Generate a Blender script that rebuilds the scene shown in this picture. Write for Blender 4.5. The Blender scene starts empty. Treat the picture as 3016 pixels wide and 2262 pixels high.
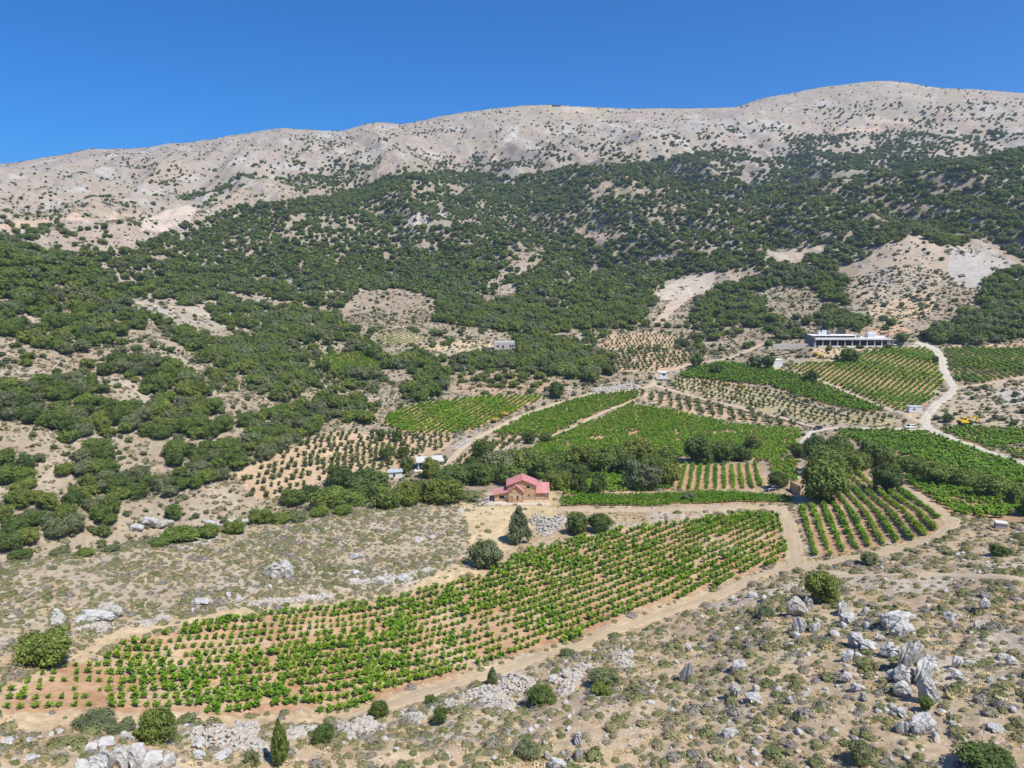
import bpy, bmesh, math, random
import numpy as np
from mathutils import Vector, Matrix, Euler

random.seed(11)
rng = np.random.default_rng(11)
scene = bpy.context.scene
COL = scene.collection
rad = math.radians

# ------------------------------------------------------------------ camera
PW_, PH_, FPX = 3016.0, 2262.0, 2092.0      # photograph size and focal length in its pixels
PITCH = rad(11.0)
CZ = 80.0                                    # camera height above datum
cam_data = bpy.data.cameras.new('camera')
cam_data.sensor_width = 36.0
cam_data.lens = FPX / PW_ * 36.0
cam_data.clip_start = 1.0
cam_data.clip_end = 30000.0
camera = bpy.data.objects.new('camera', cam_data)
camera.location = (0, 0, CZ)
camera.rotation_euler = (math.pi / 2 - PITCH, 0, 0)
COL.objects.link(camera)
scene.camera = camera

# ------------------------------------------------------------------ sky, sun, exposure
SUN_EL, SUN_AZ = rad(59.0), rad(129.0)       # azimuth clockwise from the view direction (+Y)
world = bpy.data.worlds.new('World')
scene.world = world
world.use_nodes = True
wn = world.node_tree
wn.nodes.clear()
wo = wn.nodes.new('ShaderNodeOutputWorld')
bg = wn.nodes.new('ShaderNodeBackground')
sky = wn.nodes.new('ShaderNodeTexSky')
sky.sky_type = 'NISHITA'
sky.sun_disc = False
sky.sun_elevation = SUN_EL
sky.sun_rotation = SUN_AZ
sky.altitude = 3000.0
sky.air_density = 1.0
sky.dust_density = 0.0
sky.ozone_density = 10.0
bg.inputs['Strength'].default_value = 0.125
tintn = wn.nodes.new('ShaderNodeMix')                     # the deep, saturated blue of a dry high-altitude sky
tintn.data_type, tintn.blend_type = 'RGBA', 'MULTIPLY'
tintn.inputs[0].default_value = 1.0
tintn.inputs[7].default_value = (0.06, 0.66, 1.0, 1.0)
wn.links.new(sky.outputs[0], tintn.inputs[6])
wn.links.new(tintn.outputs[2], bg.inputs['Color'])
wn.links.new(bg.outputs[0], wo.inputs['Surface'])

sun_data = bpy.data.lights.new('sun', 'SUN')
sun_data.energy = 4.7
sun_data.angle = rad(0.53)
sun_data.color = (1.0, 0.955, 0.88)
sun = bpy.data.objects.new('sun', sun_data)
sdir = Vector((math.sin(SUN_AZ) * math.cos(SUN_EL), math.cos(SUN_AZ) * math.cos(SUN_EL), math.sin(SUN_EL)))
sun.rotation_euler = sdir.to_track_quat('Z', 'Y').to_euler()
sun.location = (0, 0, 300)
COL.objects.link(sun)

vs = scene.view_settings
vs.view_transform = 'Standard'
vs.look = 'None'
vs.exposure = 0.34
vs.gamma = 1.0
vs.use_curve_mapping = False
cy = scene.cycles
cy.max_bounces = 5
cy.diffuse_bounces = 3
cy.glossy_bounces = 2
cy.transmission_bounces = 3
cy.transparent_max_bounces = 4
cy.use_denoising = True
cy.use_adaptive_sampling = True
cy.adaptive_threshold = 0.012

# ------------------------------------------------------------------ numeric helpers
_TAB = np.random.default_rng(5).random(65536).astype(np.float32)
def vnoise(x, y, s=0):
    """value noise in -1..1"""
    x0, y0 = np.floor(x), np.floor(y)
    fx, fy = (x - x0).astype(np.float32), (y - y0).astype(np.float32)
    fx, fy = fx * fx * (3 - 2 * fx), fy * fy * (3 - 2 * fy)
    ix, iy = x0.astype(np.int32) + s * 37, y0.astype(np.int32) + s * 91
    r0, r1 = (iy & 255) << 8, ((iy + 1) & 255) << 8
    c0, c1 = ix & 255, (ix + 1) & 255
    a, b = np.take(_TAB, r0 + c0), np.take(_TAB, r0 + c1)
    c, d = np.take(_TAB, r1 + c0), np.take(_TAB, r1 + c1)
    a = a + (b - a) * fx
    c = c + (d - c) * fx
    return (a + (c - a) * fy) * 2 - 1

def fbm(x, y, octaves=4, s=0, gain=0.5):
    r, a, n = np.zeros(np.shape(x), np.float32), 1.0, 0.0
    for o in range(octaves):
        r += a * vnoise(x * 2 ** o + 17.3 * o, y * 2 ** o - 9.1 * o, s + o * 7)
        n += a
        a *= gain
    return r / n

def ridged(x, y, octaves=4, s=0):
    r, a, n = np.zeros(np.shape(x), np.float32), 1.0, 0.0
    for o in range(octaves):
        r += a * (1 - 2 * np.abs(vnoise(x * 2 ** o + 5.7 * o, y * 2 ** o + 3.3 * o, s + o * 5)))
        n += a
        a *= 0.5
    return r / n

def smooth(a, b, x):
    t = np.clip((x - a) / (b - a), 0, 1)
    return t * t * (3 - 2 * t)

def ray(u, v):
    rx = (np.asarray(u, float) - PW_ / 2) / FPX
    dn = (np.asarray(v, float) - PH_ / 2) / FPX
    fw = math.cos(PITCH) - dn * math.sin(PITCH)
    up = -math.sin(PITCH) - dn * math.cos(PITCH)
    return np.arctan2(rx, fw), up / np.hypot(rx, fw)

def project(x, y, z):
    dz = z - CZ
    fw = y * math.cos(PITCH) - dz * math.sin(PITCH)
    dn = -(y * math.sin(PITCH) + dz * math.cos(PITCH))
    fs = np.where(fw > 1, fw, 1e9)
    return x / fs * FPX + PW_ / 2, dn / fs * FPX + PH_ / 2, fw

def inpoly(x, y, poly):
    r = np.zeros(x.shape, bool)
    px, py = poly[:, 0], poly[:, 1]
    sel = (x >= px.min()) & (x <= px.max()) & (y >= py.min()) & (y <= py.max())
    xs, ys = x[sel], y[sel]
    q = np.zeros(xs.shape, bool)
    n = len(poly)
    j = n - 1
    for i in range(n):
        if py[i] != py[j]:
            c = ((py[i] > ys) != (py[j] > ys)) & (xs < (px[j] - px[i]) * (ys - py[i]) / (py[j] - py[i]) + px[i])
            q ^= c
        j = i
    r[sel] = q
    return r

# ------------------------------------------------------------------ terrain: stations lofted from the foreground to behind the summit
# each station: list of (u, v, r): at photo column u the ground seen on row v lies r metres away (horizontally)
ST = [
 None,
 [(-600,2262,62),(0,2262,66),(500,2262,66),(1000,2262,65),(1500,2262,64),(2000,2262,64),(2500,2262,65),(3016,2262,67),(3600,2262,66)],
 [(-600,2140,80),(0,2130,80),(500,2110,82),(1000,2090,84),(1500,1935,97),(2000,1765,119),(2330,1660,134),(2600,1640,135),(3016,1640,132),(3600,1640,128)],
 [(-600,1960,93),(0,1920,98),(500,1860,104),(1000,1785,113),(1500,1650,134),(2000,1535,156),(2300,1500,166),(2600,1520,160),(3016,1530,158),(3600,1530,154)],
 [(-600,1760,118),(0,1690,131),(250,1645,138),(500,1602,144),(1000,1515,160),(1300,1478,172),(1500,1478,177),(2000,1442,192),(2330,1440,194),(2600,1420,200),(3016,1440,196),(3600,1430,195)],
 [(-600,1800,190),(0,1745,198),(250,1700,203),(500,1650,208),(1000,1525,212),(1300,1455,212),(1500,1430,212),(2000,1380,222),(2330,1370,228),(2600,1350,238),(3016,1370,232),(3600,1370,228)],
 [(-600,1560,228),(0,1520,232),(500,1470,240),(1000,1400,243),(1500,1325,255),(2000,1275,280),(2330,1268,284),(2600,1265,286),(3016,1290,275),(3600,1290,270)],
 [(-600,1320,268),(0,1310,268),(500,1300,275),(1000,1265,284),(1500,1225,300),(2000,1185,325),(2500,1180,327),(3016,1200,315),(3600,1200,310)],
 [(-600,1100,312),(0,1100,314),(500,1150,318),(1000,1140,338),(1500,1135,345),(2000,1095,372),(2500,1070,372),(3016,1080,368),(3600,1080,362)],
 [(-600,880,376),(0,880,376),(500,1030,360),(800,1090,362),(1000,1020,415),(1500,1022,425),(2000,1005,436),(2380,1012,408),(2640,1012,408),(3016,1012,415),(3600,1012,410)],
 [(-600,660,460),(0,706,448),(120,752,436),(250,822,420),(400,905,405),(550,985,395),(800,1040,400),(1000,925,490),(1500,910,510),(2000,900,515),(2500,900,480),(3016,890,485),(3600,880,485)],
 [(-600,700,560),(0,742,540),(250,842,490),(400,900,470),(550,930,460),(800,940,480),(1000,820,590),(1500,815,600),(2000,812,595),(2500,800,560),(2650,720,560),(3016,780,560),(3600,780,560)],
 [(-600,640,640),(0,692,650),(250,770,600),(550,810,590),(1000,722,680),(1500,722,688),(2000,722,685),(2500,730,625),(2650,712,610),(3016,670,640),(3600,650,640)],
 [(-600,600,800),(0,645,830),(500,710,740),(1000,628,790),(1500,620,800),(2000,620,790),(2500,630,735),(3016,530,760),(3600,470,760)],
 [(-600,565,1020),(0,598,1040),(500,612,920),(1000,540,940),(1500,532,945),(2000,530,925),(2500,540,880),(3016,530,900),(3600,500,900)],
 [(-600,540,1280),(0,546,1300),(500,528,1150),(1000,462,1120),(1500,440,1120),(2000,440,1090),(2500,415,1085),(3016,410,1080),(3600,400,1080)],
 [(-700,600,1800),(-300,540,1800),(0,497,1780),(150,470,1760),(273,447,1740),(409,447,1720),(545,434,1700),(709,409,1660),(832,391,1640),(930,397,1620),(995,404,1560),(1077,376,1480),(1118,371,1470),(1186,376,1470),(1268,357,1460),(1418,334,1450),(1541,320,1450),(1636,317,1450),(1773,325,1450),(1977,327,1440),(2168,326,1440),(2291,293,1450),(2454,269,1480),(2591,251,1490),(2645,252,1490),(2754,274,1480),(2904,280,1470),(3016,288,1460),(3300,320,1460),(3700,380,1460)],
 [(-600,700,2600),(0,640,2600),(1000,560,2400),(1500,520,2300),(2500,480,2300),(3016,500,2300),(3600,520,2300)],
 None,
]
az_in = np.linspace(rad(-43), rad(43), 940)
az_l = np.linspace(rad(-180), rad(-43), 40, endpoint=False)
AZ = np.concatenate([az_l, az_in, -az_l[::-1]])
NA = len(AZ)

def gsm(a, sig):
    """gaussian smoothing over azimuth index"""
    k = np.exp(-0.5 * (np.arange(-3 * sig, 3 * sig + 1) / sig) ** 2)
    k /= k.sum()
    p = np.concatenate([np.full(3 * sig, a[0]), a, np.full(3 * sig, a[-1])])
    return np.convolve(p, k, 'valid')

SR, SZ = [], []
for i, st in enumerate(ST):
    if i == 0:
        r, z = np.full(NA, 6.0), np.full(NA, 31.0)
    elif i == len(ST) - 1:
        r, z = np.full(NA, 3600.0), np.full(NA, -20.0)
    else:
        s = np.array(st, float)
        a, t = ray(s[:, 0], s[:, 1])
        o = np.argsort(a)
        sig = 3 if i == 16 else 14
        r = gsm(np.interp(AZ, a[o], s[o, 2]), sig)
        z = CZ + r * gsm(np.interp(AZ, a[o], t[o]), sig)
    SR.append(r)
    SZ.append(z)
SR, SZ = np.array(SR), np.array(SZ)
NS = len(SR)
# monotone cubic along every azimuth
dl = np.diff(SZ, axis=0) / np.diff(SR, axis=0)
mm = np.zeros_like(SZ)
for k in range(1, NS - 1):
    a, b = dl[k - 1], dl[k]
    h0, h1 = SR[k] - SR[k - 1], SR[k + 1] - SR[k]
    w1, w2 = 2 * h1 + h0, h1 + 2 * h0
    with np.errstate(divide='ignore', invalid='ignore'):
        m = (w1 + w2) / (w1 / a + w2 / b)
    mm[k] = np.where(a * b > 0, m, 0)
mm[0], mm[-1] = dl[0], dl[-1]
NSEG = [14, 62, 50, 40, 22, 40, 40, 40, 40, 40, 26, 34, 34, 36, 40, 44, 14, 8]
RR, ZZ, TT = [], [], []
for k in range(NS - 1):
    n = NSEG[k]
    for q in range(n):
        f = q / n
        h = SR[k + 1] - SR[k]
        RR.append(SR[k] + h * f)
        h00, h10, h01, h11 = 2*f**3 - 3*f**2 + 1, f**3 - 2*f**2 + f, -2*f**3 + 3*f**2, f**3 - f**2
        ZZ.append(h00 * SZ[k] + h10 * h * mm[k] + h01 * SZ[k + 1] + h11 * h * mm[k + 1])
        TT.append(np.full(NA, k + f))
RR.append(SR[-1]); ZZ.append(SZ[-1]); TT.append(np.full(NA, NS - 1.0))
RR, ZZ, TT = np.array(RR).T.copy(), np.array(ZZ).T.copy(), np.array(TT).T.copy()     # NA x NT
NTN = RR.shape[1]
XX, YY = RR * np.sin(AZ)[:, None], RR * np.cos(AZ)[:, None]
# relief: gullies and spurs on the mountain, lumps on the left hill, roughness on the near slopes
mt = smooth(9.6, 12.5, TT) * (1 - 0.9 * smooth(14.6, 16.0, TT)) * (1 - smooth(16.2, 17, TT))
wx, wy = XX + 40 * fbm(XX / 300, YY / 300, 2, 50), YY + 40 * fbm(XX / 300, YY / 300, 2, 60)
MRIDGE = ridged(wx / 190 + 0.25 * wy / 190, wy / 460, 4, 3)
ZZ += mt * (32 * MRIDGE + 8 * fbm(wx / 90, wy / 90, 4, 8) + 10 * ridged(wx / 52 + 0.3 * wy / 60, wy / 95, 3, 12))
lh = smooth(4.7, 6, TT) * (1 - smooth(9.5, 10.2, TT)) * smooth(rad(-8), rad(-16), AZ)[:, None]
ZZ += lh * (5.5 * ridged(XX / 70 + 0.3 * YY / 80, YY / 90, 3, 21))
fg = (1 - smooth(4.6, 6.0, TT))
ZZ += fg * (0.55 * fbm(XX / 14, YY / 14, 3, 33) + 0.16 * fbm(XX / 2.6, YY / 2.6, 3, 35))
rough_r = fg * smooth(2.2, 1.6, TT)
ZZ += rough_r * (0.9 * ridged(XX / 11, YY / 9, 3, 41))
ZZ += (1 - fg) * (1 - mt) * 0.35 * fbm(XX / 9, YY / 9, 3, 44) * (1 - smooth(16.2, 17, TT))

def _col(az):
    f = np.interp(az, AZ, np.arange(NA))
    i = np.clip(f.astype(int), 0, NA - 2)
    return i, f - i

def raycast(u, v):
    """first terrain point seen at photo pixel (u, v); arrays in, n x 3 out"""
    u, v = np.atleast_1d(np.asarray(u, float)), np.atleast_1d(np.asarray(v, float))
    az, t = ray(u, v)
    i, f = _col(az)
    f = f[:, None]
    R = RR[i] * (1 - f) + RR[i + 1] * f
    Z = ZZ[i] * (1 - f) + ZZ[i + 1] * f
    d = (Z - CZ) - R * t[:, None]
    hit = d > 0
    hit[:, :3] = False
    k = np.argmax(hit, axis=1)
    k = np.where(hit.any(axis=1), k, NTN - 8)
    n = np.arange(len(u))
    d0, d1 = d[n, k - 1], d[n, k]
    w = np.clip(np.where(np.abs(d1 - d0) > 1e-9, -d0 / (d1 - d0), 1), 0, 1)
    r = R[n, k - 1] * (1 - w) + R[n, k] * w
    return np.stack([r * np.sin(az), r * np.cos(az), CZ + r * t], 1)

def hz(x, y):
    """terrain height at world x, y"""
    x, y = np.atleast_1d(np.asarray(x, float)), np.atleast_1d(np.asarray(y, float))
    out = np.empty(len(x))
    for c in range(0, len(x), 6000):
        xs, ys = x[c:c + 6000], y[c:c + 6000]
        az, r = np.arctan2(xs, ys), np.hypot(xs, ys)
        i, f = _col(az)
        res = 0
        for ii, w in ((i, 1 - f), (i + 1, f)):
            k = np.clip((RR[ii] <= r[:, None]).sum(1) - 1, 0, NTN - 2)
            r0, r1 = RR[ii, k], RR[ii, k + 1]
            g = np.clip((r - r0) / (r1 - r0), 0, 1)
            res = res + w * (ZZ[ii, k] * (1 - g) + ZZ[ii, k + 1] * g)
        out[c:c + 6000] = res
    return out

def station(x, y):
    az, r = np.arctan2(x, y), np.hypot(x, y)
    out = np.empty(len(x))
    for c in range(0, len(x), 6000):
        i, f = _col(az[c:c + 6000])
        k = np.clip((RR[i] <= r[c:c + 6000, None]).sum(1) - 1, 0, NTN - 1)
        out[c:c + 6000] = TT[i, k]
    return out

def at(u, v):
    p = raycast(u, v)[0]
    return Vector(p)

def pw(pts):
    a = np.array(pts, float)
    return raycast(a[:, 0], a[:, 1])[:, :2]

def visible(x, y, z, tol=1.0):
    """in frame and not hidden by the terrain"""
    u, v, d = project(x, y, z)
    inside = (d > 5) & (u > -40) & (u < PW_ + 40) & (v > -20) & (v < PH_ + 60)
    ok = inside.copy()
    idx = np.nonzero(inside)[0]
    if len(idx):
        for c in range(0, len(idx), 6000):
            s = idx[c:c + 6000]
            p = raycast(u[s], v[s])
            ok[s] = np.hypot(p[:, 0], p[:, 1]) > np.hypot(x[s], y[s]) - tol - 0.02 * np.hypot(x[s], y[s])
    return ok, u, v, d
# ------------------------------------------------------------------ building pads: level ground under every building
PADS = {}
def pad(name, u, v, hx, hy, ang=0.0, blend=4.0, dz=0.0, back=0.0):
    global ZZ
    p = at(u, v)
    cx, cy = p.x - math.sin(ang) * back, p.y + math.cos(ang) * back
    c, s = math.cos(ang), math.sin(ang)
    lx, ly = (XX - cx) * c + (YY - cy) * s, -(XX - cx) * s + (YY - cy) * c
    d = np.hypot(np.maximum(np.abs(lx) - hx, 0), np.maximum(np.abs(ly) - hy, 0))
    w = 1 - smooth(0, blend, d)
    z = p.z + dz
    ZZ = ZZ * (1 - w) + z * w
    PADS[name] = (Vector((cx, cy, z)), ang, p)
pad('cabin', 1535, 1478, 11, 5.0, 0.0, 5.0, 0.0, 2.5)
pad('winery', 2510, 1022, 21.5, 8.5, 0.0, 8.0, 0.0, 6.0)
pad('stone_house', 1486, 1031, 6.5, 5.0, 0.0, 6.0, 0.0, 4.0)
pad('shelter', 1268, 1384, 5.5, 4.0, rad(12), 4.0, 0.0, 3.0)
pad('shed_left', 1165, 1409, 3.5, 2.5, rad(14), 3.0, 0.0, 1.5)
pad('prefab', 2696, 1217, 4.0, 3.0, 0.0, 3.0, 0.0, 1.5)
pad('container', 2290, 1081, 3.5, 3.0, 0.0, 3.0, 0.0, 1.5)
pad('hut', 1952, 1120, 4.5, 4.0, 0.0, 4.0, 0.0, 1.0)
pad('summit', 1665, 320, 40, 10, 0.0, 25.0, 1.5, 2.0)

# ------------------------------------------------------------------ fields, orchards, roads (photo pixels -> ground)
FIELD_PIX = {
 'front': [(332,1921),(364,1889),(487,1862),(591,1835),(691,1826),(800,1808),(955,1794),(1006,1780),(1142,1767),(1224,1739),(1324,1712),(1438,1685),(1561,1621),(1652,1598),(1779,1576),(1870,1553),(2012,1539),(2174,1515),(2301,1513),(2301,1557),(2319,1594),(2328,1644),(2256,1671),(2124,1726),(2010,1758),(1847,1812),(1688,1885),(1552,1921),(1415,1958),(1279,2008),(1142,2049),(1006,2094),(737,2108),(568,2099),(409,2099),(296,2090),(0,2103),(-80,2090),(-60,2030),(0,2021),(218,1953),(291,1949)],
 'rows_right': [(2344,1500),(2419,1484),(2480,1440),(2492,1400),(2547,1391),(2600,1440),(2665,1441),(2719,1482),(2779,1546),(2756,1564),(2706,1587),(2665,1596),(2556,1614),(2442,1641),(2397,1637)],
 'rows_mid': [(1985,1372),(2235,1366),(2258,1423),(2233,1439),(1990,1441)],
 'strip': [(1652,1470),(1780,1460),(2010,1456),(2100,1450),(2330,1464),(2332,1482),(2010,1487),(1780,1491),(1655,1493)],
 'left_rows': [(1129,1246),(1156,1214),(1242,1191),(1370,1173),(1461,1168),(1574,1166),(1597,1173),(1543,1200),(1506,1218),(1438,1246),(1397,1264),(1343,1277),(1188,1273)],
 'centre_small': [(1440,1275),(1506,1255),(1543,1227),(1643,1191),(1756,1164),(1870,1150),(1879,1173),(1788,1205),(1715,1236),(1624,1282),(1506,1282)],
 'centre_big': [(1506,1340),(1597,1307),(1624,1289),(1733,1248),(1856,1192),(2012,1216),(2146,1247),(2265,1260),(2360,1266),(2355,1291),(2328,1323),(2283,1359),(2205,1357),(2010,1345),(1850,1360),(1506,1375)],
 'winery_rows': [(2310,1080),(2474,1068),(2533,1041),(2615,1027),(2719,1024),(2747,1036),(2765,1082),(2783,1123),(2756,1159),(2715,1196),(2660,1209),(2601,1191),(2510,1155),(2419,1118),(2365,1096)],
 'winery_left': [(2005,1097),(2119,1068),(2201,1075),(2274,1085),(2365,1107),(2419,1129),(2492,1161),(2610,1209),(2556,1214),(2465,1200),(2374,1173),(2265,1136),(2146,1127),(2078,1118),(2005,1112)],
 'far_right_rows': [(2779,1028),(3016,1024),(3100,1024),(3100,1100),(3016,1109),(2942,1118),(2874,1132),(2819,1123),(2797,1096),(2788,1059)],
 'right_mid': [(2447,1275),(2510,1266),(2729,1273),(2783,1290),(2874,1321),(2942,1346),(3016,1377),(3100,1410),(3100,1500),(3016,1464),(2920,1420),(2829,1390),(2692,1352),(2556,1315),(2492,1290)],
 'right_road': [(2774,1264),(2829,1257),(3016,1264),(3100,1266),(3100,1300),(3016,1309),(2942,1323),(2880,1315),(2819,1287)],
 'right_road_small': [(2945,1332),(3016,1318),(3100,1315),(3100,1370),(3016,1352)],
 'right_low': [(2665,1411),(2783,1425),(2874,1452),(3016,1493),(3100,1515),(3100,1560),(3016,1539),(2874,1523),(2783,1518),(2719,1473)],
 'under_belt': [(1640,1408),(1740,1398),(1860,1398),(1985,1400),(1980,1442),(1850,1448),(1660,1458)],
 'grove_patch': [(2262,1362),(2350,1350),(2345,1420),(2280,1420)],
 'small_left': [(950,1047),(1061,1038),(1142,1075),(1115,1091),(950,1095)],
 'tiny_far': [(1097,991),(1211,975),(1252,1000),(1224,1014),(1124,1009)],
 'orchard_left': [(690,1400),(830,1330),(1000,1267),(1330,1280),(1333,1300),(1290,1335),(1220,1345),(1170,1385),(1010,1400),(900,1440),(760,1470)],
 'orchard_right': [(1880,1152),(2010,1174),(2100,1193),(2192,1216),(2283,1236),(2355,1252),(2346,1259),(2265,1252),(2146,1236),(2010,1212),(1900,1180)],
 'orchard_grass': [(1985,1110),(2080,1122),(2265,1150),(2374,1185),(2465,1215),(2600,1222),(2660,1240),(2600,1252),(2430,1248),(2374,1240),(2283,1219),(2192,1198),(2110,1177),(2030,1158),(1985,1148)],
 'orchard_small': [(1345,1375),(1395,1302),(1470,1287),(1545,1284),(1538,1309),(1442,1341)],
 'terraces': [(1760,1022),(1800,985),(1930,975),(1990,990),(1985,1022),(1800,1035)],
 'orchard_top': [(1800,1045),(2000,1030),(2080,1050),(2000,1090),(1930,1095),(1820,1095)],
}
FIELD = {k: pw(v) for k, v in FIELD_PIX.items()}

ROAD_PIX = [   # name, label-ish, width, pixels
 ('gravel_road', 3.7, [(2700,1008),(2728,1016),(2756,1030),(2774,1055),(2779,1091),(2797,1123),(2812,1141),(2801,1159),(2765,1186),(2738,1214),(2722,1239),(2735,1262),(2783,1284),(2851,1309),(2920,1335),(3016,1365),(3110,1395)]),
 ('winery_drive', 3.0, [(2625,1021),(2690,1020),(2740,1022),(2768,1040)]),
 ('gravel_road', 2.7, [(2735,1262),(2690,1264),(2647,1263),(2556,1261),(2465,1260),(2419,1264),(2387,1273),(2369,1296),(2358,1312)]),
 ('dirt_track', 2.6, [(2812,1141),(2874,1137),(2942,1124),(3016,1112),(3110,1098)]),
 ('dirt_track', 2.6, [(2078,1066),(1990,1085),(1940,1100),(1930,1120),(1915,1137),(1847,1151),(1756,1157),(1688,1175),(1574,1211),(1506,1238),(1461,1261),(1415,1284),(1370,1311),(1333,1348),(1306,1384),(1297,1402)]),
 ('dirt_track', 1.8, [(1925,1130),(1961,1146),(2019,1160),(2110,1184),(2192,1204),(2283,1225),(2347,1243),(2410,1259)]),
 ('dirt_track', 2.6, [(2078,1066),(2146,1057),(2201,1034),(2255,1008)]),
 ('dirt_track', 2.2, [(2283,1084),(2365,1102),(2419,1123),(2510,1160),(2601,1200),(2680,1232),(2725,1250)]),
 ('footpath', 1.3, [(1506,1345),(1624,1286),(1720,1241),(1790,1208),(1870,1178)]),
 ('vineyard_lane', 3.4, [(1640,1500),(1800,1503),(2010,1500),(2146,1497),(2290,1494),(2319,1537),(2330,1582),(2340,1646),(2345,1672)]),
 ('vineyard_lane', 2.6, [(2320,1665),(2200,1715),(2010,1788),(1847,1842),(1688,1912),(1552,1950),(1415,1990),(1279,2035),(1142,2075),(1000,2118)]),
 ('vineyard_lane', 2.8, [(2330,1668),(2442,1660),(2556,1635),(2665,1612),(2760,1580),(2810,1545),(2760,1500),(2690,1450)]),
 ('dirt_track', 1.5, [(2340,1668),(2450,1690),(2600,1694),(2800,1692),(3016,1712),(3100,1720)]),
 ('hill_track', 3.0, [(330,868),(420,890),(520,905),(640,930),(740,960),(800,985)]),
]

# ------------------------------------------------------------------ mesh helpers
MATS = {}
def new_mesh(name, verts, faces, mats=(), smooth_=False, midx=None, check=True):
    me = bpy.data.meshes.new(name)
    verts = np.asarray(verts, np.float32)
    me.vertices.add(len(verts))
    me.vertices.foreach_set('co', verts.ravel())
    if isinstance(faces, np.ndarray):
        nl, k = faces.size, faces.shape[1]
        tot = np.full(len(faces), k, np.int32)
        fl = faces.ravel().astype(np.int32)
    else:
        tot = np.array([len(f) for f in faces], np.int32)
        fl = np.concatenate([np.asarray(f, np.int32) for f in faces]) if len(faces) else np.zeros(0, np.int32)
        nl = len(fl)
    me.loops.add(nl)
    me.loops.foreach_set('vertex_index', fl)
    me.polygons.add(len(tot))
    st = np.concatenate([[0], np.cumsum(tot)[:-1]]).astype(np.int32)
    me.polygons.foreach_set('loop_start', st)
    me.polygons.foreach_set('loop_total', tot)
    if midx is not None:
        me.polygons.foreach_set('material_index', np.asarray(midx, np.int32))
    me.polygons.foreach_set('use_smooth', np.full(len(tot), bool(smooth_)))
    for m in mats:
        me.materials.append(m)
    me.update(calc_edges=True)
    if check:
        me.validate()
    return me

def point_attr(me, name, kind, data):
    a = me.attributes.new(name, kind, 'POINT')
    key = {'FLOAT_COLOR': 'color', 'FLOAT_VECTOR': 'vector'}.get(kind, 'value')
    a.data.foreach_set(key, np.asarray(data, np.int32 if kind == 'INT' else np.float32).ravel())

def obj(name, me, parent=None, loc=None, rot=None, scale=None):
    o = bpy.data.objects.new(name, me)
    COL.objects.link(o)
    if parent is not None:
        o.parent = parent
    if loc is not None:
        o.location = loc
    if rot is not None:
        o.rotation_euler = rot
    if scale is not None:
        o.scale = scale
    return o

def tag(o, label=None, cat=None, group=None, kind=None):
    for k, v in (('label', label), ('category', cat), ('group', group), ('kind', kind)):
        if v:
            o[k] = v
    return o

def thing(name, label, cat, loc=(0, 0, 0), rz=0.0, group=None):
    e = bpy.data.objects.new(name, None)
    e.empty_display_size = 0.5
    COL.objects.link(e)
    e.location = loc
    e.rotation_euler = (0, 0, rz)
    return tag(e, label, cat, group)

# ------------------------------------------------------------------ materials
class NT:
    def __init__(self, name):
        self.m = bpy.data.materials.new(name)
        self.m.use_nodes = True
        self.t = self.m.node_tree
        self.b = self.t.nodes['Principled BSDF']
        self.b.inputs['Roughness'].default_value = 0.85
        self.b.inputs['Specular IOR Level'].default_value = 0.25
    def n(self, kind, **kw):
        x = self.t.nodes.new(kind)
        for k, v in kw.items():
            if k in x.inputs:
                x.inputs[k].default_value = v
            else:
                setattr(x, k, v)
        return x
    def l(self, a, b):
        self.t.links.new(a, b)
    def noise(self, vec, scale, detail=4.0, rough=0.55):
        x = self.n('ShaderNodeTexNoise')
        x.inputs['Scale'].default_value = scale
        x.inputs['Detail'].default_value = detail
        x.inputs['Roughness'].default_value = rough
        if vec is not None:
            self.l(vec, x.inputs['Vector'])
        return x.outputs['Fac']
    def ramp(self, fac, stops, interp='LINEAR'):
        x = self.n('ShaderNodeValToRGB')
        x.color_ramp.interpolation = interp
        e = x.color_ramp.elements
        while len(e) < len(stops):
            e.new(0.5)
        for k, (p, c) in enumerate(stops):
            e[k].position = p
            e[k].color = (*c, 1) if len(c) == 3 else c
        self.l(fac, x.inputs['Fac'])
        return x.outputs['Color']
    def mix(self, fac, a, b, mode='MIX'):
        x = self.n('ShaderNodeMix', data_type='RGBA', blend_type=mode)
        for s, v in ((x.inputs[0], fac), (x.inputs[6], a), (x.inputs[7], b)):
            if hasattr(v, 'is_output'):
                self.l(v, s)
            else:
                s.default_value = v if not isinstance(v, tuple) else (*v, 1)
        return x.outputs[2]
    def math(self, op, a, b=0.0):
        x = self.n('ShaderNodeMath', operation=op)
        for s, v in ((x.inputs[0], a), (x.inputs[1], b)):
            if hasattr(v, 'is_output'):
                self.l(v, s)
            else:
                s.default_value = v
        return x.outputs[0]
    def bump(self, h, strength=0.5, dist=0.2):
        x = self.n('ShaderNodeBump')
        x.inputs['Strength'].default_value = strength
        x.inputs['Distance'].default_value = dist
        self.l(h, x.inputs['Height'])
        self.l(x.outputs[0], self.b.inputs['Normal'])
    def pos(self):
        return self.n('ShaderNodeNewGeometry').outputs['Position']
    def base(self, c):
        if hasattr(c, 'is_output'):
            self.l(c, self.b.inputs['Base Color'])
        else:
            self.b.inputs['Base Color'].default_value = (*c, 1)

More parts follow.
